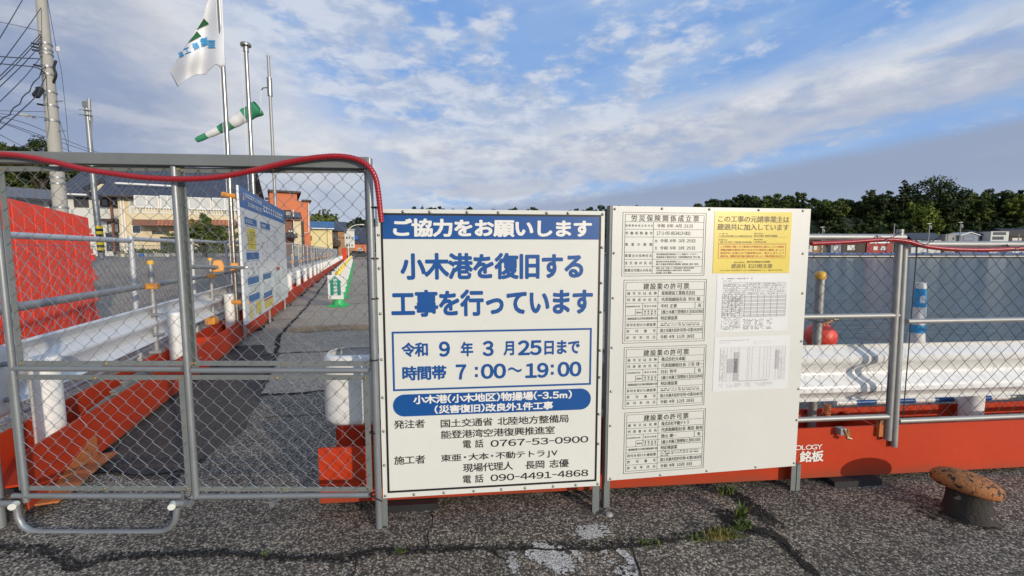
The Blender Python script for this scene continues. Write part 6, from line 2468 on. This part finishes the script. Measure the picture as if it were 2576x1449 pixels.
# more houses that close the row to the right (hidden by the boards from here)
for i, (px, Y, w_, h_, wm, lab) in enumerate(((955, 112, 9, 6, 'wall_white', 'pale house beyond the walkway end hidden behind the blue sign'),)):
    pass

# low walls, gardens
gd = Bld('garden_wall', 'low grey block wall in front of the tiled house', 'wall', 300, 27.0, radians(20))
a, b_ = gd.uv(306, 630)[0], gd.uv(600, 630)[0]
zg = 0.95
gd.block('wall', (a, b_, zg, zg + 0.32), 'conc', 0.0, 0.18)
for i, (px, hw, hp, lab) in enumerate(((325, 24, 28, 'dark bushy plants by the corner of the cream house'), (365, 26, 30, 'leafy garden plants below the balcony'), (405, 22, 24, 'low garden plants left of the carport post'), (448, 22, 30, 'garden plants behind the middle gate upright'), (500, 26, 34, 'garden hedge right of the gate upright'), (560, 28, 34, 'garden hedge next to the information board'))):
    p = gd.pl.hit(px, 640)
    m_ = p.y / F_PX
    t = thing('garden_bush', lab, 'bush', (p.x, p.y + 0.8, zg), 0, 'garden plants of the tiled house')
    w_, h_ = hw * m_, hp * m_
    foliage('leaves', [(0, 0, h_ * 0.5, w_, 0.5, h_ * 0.5), (w_ * 0.5, 0, h_ * 0.4, w_ * 0.5, 0.4, h_ * 0.4)], 900, 0.07, 600 + i, LEAF['mid' if i % 2 else 'garden'], t)
    MB().tube([(0, 0, 0), (0, 0, h_ * 0.6)], 0.04, 6).build('stem', M['bark'], t)
for i, (px, hw, m_, lab) in enumerate(((310, 5, 'wall_white', 'white flower pot at the left of the pot row'), (326, 6, 'wall_cream', 'cream flower pot, second in the row'), (339, 5, 'blue_grey', 'blue grey flower pot in the row'), (372, 6, 'tarp', 'dark blue flower pot in the row'), (356, 5, 'wall_brown', 'brown flower pot in the row'), (395, 6, 'blue_grey', 'wide blue grey planter near the gate upright'), (437, 6, 'wall_white', 'white flower pot just left of the gate upright'))):
    p = gd.pl.hit(px, 640)
    w_ = hw * p.y / F_PX
    t = thing('flower_pot', lab, 'flower pot', (p.x, p.y - 0.5, zg + 0.05), 0, 'flower pots before the garden wall')
    MB().lathe([(w_ * 0.7, 0), (w_ * 0.95, w_ * 1.3), (w_ * 1.05, w_ * 1.32), (w_ * 1.05, w_ * 1.5), (w_ * 0.85, w_ * 1.5), (w_ * 0.8, w_ * 1.3)], 14).build('pot', M[m_], t, smooth=True)
    foliage('plant', [(0, 0, w_ * 2.0, w_ * 0.8, w_ * 0.8, w_ * 0.7)], 90, 0.05, 650 + i, LEAF['garden'], t)
# clipped tree in front of the balcony
Y = 24.0
c = D(505, 538, Y)
m_ = Y / F_PX
base = (c.x, Y, 0.95)
hh = c.z - 0.95
tree('dense green garden tree with a pointed top before the balcony, right of the gate upright', 'tree', base,
     [(-0.1, 0, hh - 0.75, 0.55, 0.6, 0.75), (0.15, 0, hh * 0.55, 1.2, 1.0, hh * 0.28), (-1.25, 0.1, hh * 0.42, 0.9, 0.7, 0.55), (1.15, 0, hh * 0.38, 0.95, 0.8, 0.75), (-0.3, 0, hh * 0.35, 1.3, 0.9, 0.7)], 5200, 0.075, LEAF['garden'], 610, None, 0.12, 'garden_tree')

# ------------------------------------------------------------------ utility poles and wires
UY = 9.6
a_, b2, c3 = D(104, 0, UY), D(126, 240, UY), D(150, 500, UY)
dirv = (c3 - a_)
r0 = 15 * UY / F_PX * 0.68
r1 = 19.5 * UY / F_PX * 0.70
k = (0.2 - a_.z) / (c3.z - a_.z)
foot = a_ + dirv * k
topp = a_ - dirv * 0.3
up = thing('utility_pole', 'weathered concrete utility pole at the left with steel bands and many cables', 'utility pole', (foot.x, foot.y, 0.2))
rk = (r1 - r0) / (a_ - c3).length
MB().tube([foot - foot, topp - foot], [r1 + rk * (foot - c3).length, r0 - rk * (topp - a_).length], 20).build('shaft', M['concrete_pole'], up, smooth=True)
for y in (108, 123, 133, 165, 184, 228, 262, 300, 422, 446, 461, 545 * 0.96):
    f = (y / 500)
    p = a_ + dirv * f - foot
    rr_ = r0 + (r1 - r0) * f + 0.008
    MB().lathe([(rr_, -0.02), (rr_ + 0.006, -0.02), (rr_ + 0.006, 0.02), (rr_, 0.02)], 18, tuple(p), cap=False).build('steel_band', M['galv'], up, smooth=True)
mb = MB()
for y in (112, 120, 128, 165, 222, 262):
    p = a_ + dirv * (y / 500) - foot
    mb.tube([p + Vector((-r0, -0.05, 0)), p + Vector((-r0 - 0.12, -0.08, 0.02))], 0.02, 8)
mb.build('insulator', M['black'], up, smooth=True)
p = a_ + dirv * (0.36) - foot
MB().tube(spline([p + Vector((r0, 0, -0.2)), p + Vector((r0 + 0.12, -0.04, -0.05)), p + Vector((r0 + 0.1, -0.05, 0.1)), p + Vector((r0 + 0.16, -0.05, 0.25))], 5), 0.025, 8).build('hook', M['black'], up, smooth=True)
for y in (250, 325, 400, 475):
    p = a_ + dirv * (y / 500) - foot
    MB().tube([p + Vector((r0, 0, 0)), p + Vector((r0 + 0.2, -0.02, 0))], 0.010, 6).build('step_bolt', M['galv'], up)


def wire(pts, Ya, Yb, label, r=0.011, sag=0.0, twist=False):
    n = len(pts)
    P = []
    for i, (x, y) in enumerate(pts):
        P.append(D(x, y, Ya + (Yb - Ya) * i / (n - 1)))
    P = spline(P, 8)
    base = P[0].copy()
    Q = []
    for i, q in enumerate(P):
        z = -sag * sin(pi * i / (len(P) - 1))
        w = Vector((0, 0, 0))
        if twist:
            w = Vector((0.02 * cos(i * 1.4), 0, 0.02 * sin(i * 1.4)))
        Q.append(q - base + Vector((0, 0, z)) + w)
    o = MB().tube(Q, r * 0.75, 6).build('power_line', M['cable'], None, smooth=True, loc=base)
    tag(o, label, 'cable', 'cables of the utility pole')


WR = [
    ([(62, -10), (30, 45), (-30, 145)], 9.5, 7.0, 'cable crossing the top left corner, clear of the pole', 0.010),
    ([(103, 20), (60, 82), (-20, 190)], 9.5, 7.0, 'uppermost steep cable leaving the utility pole to the left', 0.010),
    ([(104, 79), (50, 66), (-20, 51)], 9.5, 8.5, 'thin cable sloping up to the left from the upper bands', 0.007),
    ([(102, 86), (50, 142), (-15, 206)], 9.5, 7.2, 'upper of the two close parallel cables left of the pole', 0.010),
    ([(104, 92), (52, 150), (-15, 216)], 9.5, 7.2, 'lower of the two close parallel cables left of the pole', 0.010),
    ([(105, 110), (60, 160), (-15, 232)], 9.5, 7.2, 'cable starting at the third band on the pole', 0.010),
    ([(98, 148), (40, 145), (-15, 141)], 9.5, 8.5, 'thick nearly level cable, upper one', 0.014),
    ([(114, 186), (92, 170), (40, 164), (-15, 159)], 9.5, 8.5, 'thick nearly level cable, lower one with a bent end', 0.014),
    ([(106, 140), (60, 196), (-15, 270)], 9.5, 7.2, 'steep thin cable below the bent hook', 0.009),
    ([(113, 169), (75, 225), (30, 280), (-15, 318)], 9.5, 7.4, 'twisted cable running down left from the pole', 0.012),
    ([(116, 190), (103, 218), (88, 245), (40, 290), (-15, 338)], 9.5, 7.4, 'thick cable passing through the black closure box', 0.012),
    ([(116, 281), (60, 280), (-15, 278)], 9.5, 8.5, 'level thin cable at the white strip', 0.007),
    ([(120, 297), (60, 291), (-15, 285)], 9.5, 8.5, 'level thin cable just under the white strip', 0.007),
    ([(245, 383), (160, 350), (70, 312), (-15, 290)], 16, 9, 'upper of the faint cables descending past the pole to the steel pole', 0.010),
    ([(245, 388), (150, 357), (60, 325), (-15, 300)], 16, 9, 'second of the faint cables descending past the pole', 0.010),
    ([(182, 383), (110, 350), (40, 322), (-15, 304)], 16, 9, 'third of the faint cables descending past the pole', 0.010),
    ([(70, 374), (30, 355), (-15, 330)], 16, 9, 'lowest faint cable above the trees at the left edge', 0.010),
    ([(118, -8), (141, 118), (155, 185), (170, 330), (172, 382)], 9.6, 14, 'thin guy wire falling along the right side of the utility pole', 0.006),
    ([(150, 305), (165, 350), (176, 395)], 9.6, 12, 'short thin wire right of the utility pole near the gate rail', 0.006),
]
for pts_, ya, yb, lab, r_ in WR:
    wire(pts_, ya, yb, lab, r_, 0.0, 'twisted' in lab)
p = D(97, 232, 9.3)
t = thing('cable_closure', 'black cable closure box hanging on a cable left of the utility pole', 'cable box', p)
q0, q1_ = D(104, 222, 9.35) - p, D(89, 243, 9.2) - p
MB().tube([q0, q0.lerp(q1_, 0.1), q0.lerp(q1_, 0.9), q1_], [0.045, 0.065, 0.065, 0.045], 10).build('box', M['black'], t)
p = D(70, 292, 9.2)
o = MB().bar(D(49, 288, 9.1) - p, D(91, 296, 9.3) - p, 0.012, 0.055).build('cable_tag', M['galv_old'], None, loc=p)
tag(o, 'narrow pale strip hanging on the level cables', 'tag')
p = D(144, 123, 10.2)
o = MB().box(-0.05, 0.05, -0.01, 0.01, -0.05, 0.05).build('cable_tag', M['white_rail'], None, loc=p)
tag(o, 'small bright tag on the thin guy wire right of the pole', 'tag')

SY = 19.0
f0 = D(256, 650, SY)
g0, g1_ = D(222, 300, SY), D(239, 500, SY)
sp = thing('steel_pole', 'slim pale steel pole with bracket and pipe at its top, right of the utility pole', 'pole', f0)
tp_ = D(218, 268, SY)
MB().tube([(0, 0, 0), D(239, 500, SY) - f0, tp_ - f0], [0.12, 0.108, 0.082], 14).build('shaft', M['galv'], sp, smooth=True)
MB().box(-0.10, 0.10, -0.10, 0.10, -0.05, 0.2).build('cap_box', M['galv'], sp).location = tp_ - f0
MB().tube([tp_ - f0 + Vector((0.08, 0, -0.6)), D(222, 248, SY) - f0 + Vector((0.03, 0, 0))], 0.06, 10).build('pipe', M['galv_old'], sp, smooth=True)
MB().tube([D(231, 290, SY) - f0, D(229, 330, SY) - f0, D(231, 383, SY) - f0], 0.03, 8).build('cable_duct', M['galv'], sp, smooth=True)
for y in (278, 290):
    q = D(220, y, SY) - f0
    MB().lathe([(0.118, -0.02), (0.13, -0.02), (0.13, 0.02), (0.118, 0.02)], 14, tuple(q), cap=False).build('band', M['galv_old'], sp)
    MB().tube([q + Vector((-0.25, -0.12, 0)), q + Vector((0.3, -0.12, -0.03))], 0.02, 6).build('cross_bar', M['galv_old'], sp)
for i in range(5):
    z = 0.25 + i * 0.24
    MB().lathe([(0.125, z), (0.125, z + 0.11)], 14).build('black_band', M['black'], sp)
    MB().lathe([(0.124, z + 0.111), (0.124, z + 0.239)], 14).build('yellow_band', M['lamp_yellow'], sp)

# street lamp, red stand, vehicle at the end of the walkway
f0 = D(877, 632, 70)
t = thing('street_lamp', 'curved pale street lamp before the white block at the walkway end', 'street lamp', (f0.x, f0.y, 0))
tz = D(877, 578, 70).z
MB().tube(spline([(0, 0, 0), (0, 0, tz - 0.6), (0.4, 0, tz + 0.3), (1.2, 0, tz + 0.75), (2.2, 0, tz + 0.85)], 6), 0.07, 8).build('pole', M['white_frame'], t, smooth=True)
MB().box(2.0, 2.7, -0.12, 0.12, tz + 0.75, tz + 0.92).build('lamp_head', M['white_frame'], t, bevel=0.04)
f0 = D(866, 644, 62)
t = thing('site_panel', 'narrow red panel stand at the far end of the cone row', 'panel', (f0.x, f0.y, 0))
b = MB().box(-0.32, 0.32, -0.05, 0.05, 0.05, 1.9)
for i in range(4):
    b.box(-0.25, 0.25, -0.09, -0.051, 0.25 + i * 0.42, 0.45 + i * 0.42)
b.build('sheet', M['redplastic'], t, bevel=0.01)
for x in (-0.25, 0.25):
    MB().box(x - 0.06, x + 0.06, -0.4, 0.4, 0.004, 0.06).build('foot', M['redplastic'], t)


def car(label, px, Y, w, h, body, rot=0.0, zb=0.0, L=4.0):
    f0 = D(px, 640, Y)
    t = thing('parked_car', label, 'car', (f0.x, f0.y, zb), rot)
    P = [(-L / 2, 0.30), (L / 2, 0.30), (L / 2, 0.72 * h * 0.9), (L / 2 - 0.7, 0.60 * h), (L / 2 - 1.3, h), (-L / 2 + 0.5, h), (-L / 2, 0.62 * h)]
    MB().prism(P, -w / 2, w / 2).build('body', M[body], t, bevel=0.07)
    Q = [(L / 2 - 0.95, 0.64 * h), (L / 2 - 1.36, 0.95 * h), (-L / 2 + 0.58, 0.95 * h), (-L / 2 + 0.25, 0.64 * h)]
    MB().prism(Q, -w / 2 - 0.012, w / 2 + 0.012).build('window', M['glass'], t)
    MB().box(L / 2 - 0.02, L / 2 + 0.012, -w / 2 + 0.12, w / 2 - 0.12, 0.66 * h, 0.9 * h)
    for x in (-L / 2 + 0.75, L / 2 - 0.8):
        for s in (-1, 1):
            wh = MB().tube([(x, s * (w / 2 - 0.18), 0.31), (x, s * (w / 2 + 0.02), 0.31)], 0.31, 18).build('wheel', M['black'], t, smooth=True)
            MB().tube([(x, s * (w / 2 + 0.021), 0.31), (x, s * (w / 2 + 0.03), 0.31)], 0.18, 12).build('rim', M['chrome'], wh)
    for s in (-1, 1):
        MB().box(-L / 2 - 0.015, -L / 2 + 0.05, s * w * 0.35 - 0.14, s * w * 0.35 + 0.14, 0.42 * h, 0.52 * h).build('headlight', M['white_rail'], t)
    return t


car('dark blue car parked before the orange house at the far end of the walkway', 907, 84, 1.7, 1.5, 'cable', 0.3)

# ------------------------------------------------------------------ far shore on the right
FQ = 160.0
a_, b2 = D(1550, 640, FQ), D(3000, 640, FQ)
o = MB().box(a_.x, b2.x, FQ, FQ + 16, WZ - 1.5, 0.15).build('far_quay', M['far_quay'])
kind(o, 'structure')
b = MB()
b.box(a_.x, b2.x, FQ - 0.25, FQ - 0.02, -0.55, -0.30)
o = b.build('fender_rail', M['white_post'])
tag(o, 'long thin white fender rail along the far quay edge', 'rail')
b = MB()
rnd = random.Random(9)
x = a_.x
vs = []
while x < b2.x:
    w_ = rnd.uniform(1.5, 4)
    h_ = rnd.uniform(0.75, 1.15)
    b.add([(x, FQ + 0.3, 0.16), (x + w_, FQ + 0.3, 0.16), (x + w_, FQ + 1.5, 0.16), (x, FQ + 1.5, 0.16), (x + 0.1, FQ + 0.45, h_), (x + w_ - 0.1, FQ + 0.5, h_ - rnd.uniform(0, 0.2)), (x + w_ - 0.2, FQ + 1.2, h_), (x + 0.2, FQ + 1.2, h_)], [(0, 1, 5, 4), (1, 2, 6, 5), (2, 3, 7, 6), (3, 0, 4, 7), (4, 5, 6, 7)])
    x += w_ + 0.03
o = b.build('covered_nets', M['nets'])
tag(o, 'long row of blue covered fishing nets along the far quay', 'nets')


def fbld(label, x0, x1, ytop, yeave, wall, roof, style, extra=None, Y=FQ + 5, dep=6.0, name='house'):
    """far house: px extents, ridge and eave heights in photo pixels"""
    pl = Plane((D(x0, 630, Y).x, Y), (1, 0))
    t = thing(name, label, 'house', (pl.o.x, Y, 0), 0, 'houses on the far quay')
    w_ = pl.uv(x1, 630)[0]
    ze, zr = pl.uv((x0 + x1) / 2, yeave)[1], pl.uv((x0 + x1) / 2, ytop)[1]
    MB().box(0, w_, 0, dep, 0.151, ze).build('wall', M[wall], t)
    if style == 'gable_front':
        P = [(-0.4, ze - 0.1), (w_ * 0.5, zr - 0.2), (w_ + 0.4, ze - 0.1), (w_ + 0.4, ze + 0.15), (w_ * 0.5, zr + 0.05), (-0.4, ze + 0.15)]
        MB().prism(P, -0.4, dep + 0.3).build('roof', M[roof], t)
        MB().prism([(0, ze - 0.001), (w_, ze - 0.001), (w_ * 0.5, zr - 0.25)], 0.001, 0.3).build('gable', M[wall], t)
    elif style == 'ridge':
        P = [(-0.5, ze - 0.1), (dep * 0.5, zr - 0.2), (dep + 0.5, ze - 0.1), (dep + 0.5, ze + 0.15), (dep * 0.5, zr), (-0.5, ze + 0.15)]
        MB().ext(P, -0.4, w_ + 0.4).build('roof', M[roof], t)
    else:
        MB().box(-0.1, w_ + 0.1, -0.1, dep + 0.1, ze + 0.001, zr).build('roof', M[roof], t)
    for (xa, ya, xb, yb, m_) in (extra or ()):
        ua, ub, za, zb = pl.uv(xa, yb)[0], pl.uv(xb, yb)[0], pl.uv(xa, yb)[1], pl.uv(xa, ya)[1]
        f = MB()
        f.box(ua, ub, -0.08, -0.001, za, za + 0.1)
        f.box(ua, ub, -0.08, -0.001, zb - 0.1, zb)
        f.box(ua, ua + 0.1, -0.079, -0.001, za + 0.1, zb - 0.1)
        f.box(ub - 0.1, ub, -0.079, -0.001, za + 0.1, zb - 0.1)
        fo_ = f.build('window', M['wood_dark'], t)
        MB().box(ua + 0.05, ub - 0.05, -0.05, -0.004, za + 0.05, zb - 0.05).build('pane', M[m_], fo_)
    return t


fbld('pale boathouse with brown roof, nearest the notice board', 2008, 2042, 608, 612, 'wall_white', 'wood_brown', 'ridge', ((2016, 618, 2022, 631, 'glass'), (2026, 618, 2036, 627, 'glass')))
fbld('dark sided shed with brown roof, second boathouse from the board', 2040, 2062, 605, 611, 'wall_brown', 'wood_brown', 'ridge', ((2046, 618, 2056, 630, 'curtain'),), Y=FQ + 6)
fbld('narrow cream house with bright wall beyond the fence mesh', 2064, 2088, 598, 606, 'wall_cream', 'wood_brown', 'ridge', ((2078, 614, 2083, 622, 'glass'),), Y=FQ + 7)
fbld('grey shed with white shutter left of the red building', 2090, 2116, 604, 610, 'blue_grey', 'tile_dark', 'ridge', ((2096, 618, 2108, 630, 'curtain'),))
fbld('dark boat shed beside the red building', 2118, 2176, 600, 607, 'wood_dark', 'tile_dark', 'ridge', ((2130, 616, 2150, 630, 'curtain'),))
fbld('red fronted building with a white sign band above its shutters', 2180, 2246, 604, 607, 'red_paint', 'wood_brown', 'flat', ((2196, 619, 2208, 630, 'curtain'), (2214, 619, 2230, 630, 'curtain')))
pl = Plane((0, FQ + 4.9), (1, 0))
ua, za = pl.uv(2187, 612)
ub, zb = pl.uv(2238, 606)
o = MB().box(ua, ub, -0.1, 0, za, zb).build('shop_sign', M['white_rail'], None, loc=pl.o)
tag(o, 'long white sign band on the red building across the water', 'sign')
fbld('small house with red brown roof slope just right of the double post', 2256, 2284, 586, 604, 'wall_brown', 'red_paint', 'gable_front', Y=FQ + 9)
fbld('pale gabled house with dark roof and long windows, right of the double post', 2292, 2366, 585, 603, 'wall_white', 'tile_dark', 'ridge', ((2316, 602, 2342, 612, 'glass'), (2346, 601, 2358, 609, 'curtain')), Y=FQ + 6)
fbld('plain beige box shaped building between two far poles', 2376, 2412, 589, 591, 'conc', 'conc', 'flat', ((2396, 597, 2400, 603, 'glass'),), Y=FQ + 6)
fbld('blue grey gabled boathouse with a wide shutter', 2414, 2458, 584, 592, 'blue_grey', 'white_post', 'gable_front', ((2422, 594, 2448, 606, 'blue_grey'),), Y=FQ + 5)
fbld('blue grey house with a long dark roof beside the gabled boathouse', 2450, 2492, 580, 590, 'blue_grey', 'tile_dark', 'ridge', ((2464, 595, 2478, 603, 'glass'),), Y=FQ + 8)
fbld('white modern two storey house with dark window bands', 2489, 2534, 580, 582, 'wall_white', 'tile_dark', 'flat', ((2498, 584, 2530, 591, 'glass'), (2496, 595, 2524, 603, 'glass')), Y=FQ + 5)
fbld('dark brown house at the right edge with a weathered roof', 2536, 2640, 578, 594, 'wood_dark', 'wood_dark', 'ridge', ((2545, 598, 2570, 606, 'curtain'),), Y=FQ + 6)
fbld('low dark tiled house behind the white modern house', 2512, 2580, 574, 580, 'wood_dark', 'tile_dark', 'ridge', Y=FQ + 14, dep=5)


def fpole(px, yt, label, arms=True):
    f0 = D(px, 632, FQ + 3.5)
    zt = D(px, yt, FQ + 3.5).z
    t = thing('utility_pole', label, 'utility pole', (f0.x, f0.y, 0.15), 0, 'poles on the far quay')
    MB().tube([(0, 0, 0), (0, 0, zt - 0.15)], [0.22, 0.14], 8).build('shaft', M['conc'], t, smooth=True)
    if arms:
        mb = MB()
        mb.box(-0.9, 0.7, -0.08, 0.08, zt - 0.6, zt - 0.45)
        mb.box(-0.2, 0.8, -0.08, 0.08, zt - 1.6, zt - 1.45)
        mb.build('cross_arm', M['galv'], t)
        MB().tube([(0.55, 0, zt - 2.6), (0.55, 0, zt - 1.7)], 0.3, 8).build('transformer', M['galv'], t, smooth=True)


fpole(2066, 569, 'thin pale pole above the boathouses near the notice board')
fpole(2245, 562, 'slender white pole just left of the double fence post', False)
fpole(2333, 560, 'utility pole with cross arms in front of the pale gabled house')
fpole(2411, 557, 'utility pole with cross arms left of the blue grey boathouse')
fpole(2559, 588, 'short pole in front of the brown house at the right edge', False)
car('white van parked on the far quay near the right edge', 2555, FQ + 2.6, 1.7, 1.9, 'white_rail', 0.0, 0.15, 4.6)
# house roof on the ridge

# ------------------------------------------------------------------ weeds on the asphalt
def weed(px, py, label, n, h, spread, mat, seed, blade=0.012, name='weed', flat=0.5):
    rnd = random.Random(seed)
    g = G(px, py)
    vs, fs = [], []
    for i in range(n):
        a = rnd.uniform(0, 2 * pi)
        r = spread * sqrt(rnd.random())
        x, y = r * cos(a) * 1.6, r * sin(a) * 0.7
        b_ = rnd.uniform(0, 2 * pi)
        L = h * rnd.uniform(0.5, 1.1)
        d = Vector((cos(b_), sin(b_), 0))
        s = Vector((-d.y, d.x, 0)) * blade * rnd.uniform(0.6, 1.2)
        p0 = Vector((x, y, 0.0))
        lean = rnd.uniform(0.15, flat)
        p1 = p0 + d * L * lean * 0.5 + Vector((0, 0, L * 0.6))
        p2 = p0 + d * L * lean * 1.3 + Vector((0, 0, L * (1.0 if lean < 0.5 else 0.8)))
        k = len(vs)
        vs += [p0 - s * 0.4, p0 + s * 0.4, p1 + s, p1 - s, p2]
        fs += [(k, k + 1, k + 2, k + 3), (k + 3, k + 2, k + 4)]
    b = MB().add(vs, fs)
    o = b.build(name, LEAF[mat], None, loc=(g.x, g.y, 0.003))
    return tag(o, label, 'weed', 'weeds in the asphalt cracks')


weed(1866, 1305, 'upright leafy green weed in the dark crack below the notice board', 30, 0.085, 0.020, 'weed', 1, 0.006)
weed(1868, 1330, 'lower leaves at the foot of the upright weed', 30, 0.04, 0.03, 'weed', 11, 0.006, flat=1.0)
weed(1842, 1352, 'green grass tuft at the right end of the long crack', 90, 0.05, 0.036, 'weed', 2, 0.0022, 'grass_tuft', 0.9)
weed(1806, 1354, 'dry yellow grass tuft beside the green tuft', 130, 0.045, 0.042, 'dry', 3, 0.0022, 'grass_tuft', 1.0)
weed(1752, 1360, 'small low green weed left of the yellow tuft', 40, 0.024, 0.035, 'weed', 4, 0.003, flat=1.2)
weed(1632, 1372, 'flat small weed in the crack near the middle', 34, 0.02, 0.035, 'weed', 5, 0.004, flat=1.3)
weed(1010, 1391, 'tiny green weed in the crack below the blue sign', 26, 0.02, 0.016, 'weed', 6, 0.004, flat=1.3)
weed(666, 1396, 'tiny weed in the crack in front of the gate', 16, 0.018, 0.014, 'weed', 7, 0.004, flat=1.3)
weed(1828, 1245, 'small weed at the foot of the orange beam between the board legs', 30, 0.05, 0.03, 'weed', 8, 0.005)
# loose stone
g = G(1532, 1300)
b = MB().lathe([(0.0, 0.0), (0.016, 0.001), (0.02, 0.008), (0.014, 0.016), (0.0, 0.018)], 8, cap=False)
o = b.build('stone', M['conc'], None, smooth=True, loc=(g.x, g.y, 0.004))
tag(o, 'single pale pebble lying near the left leg of the notice board', 'stone')
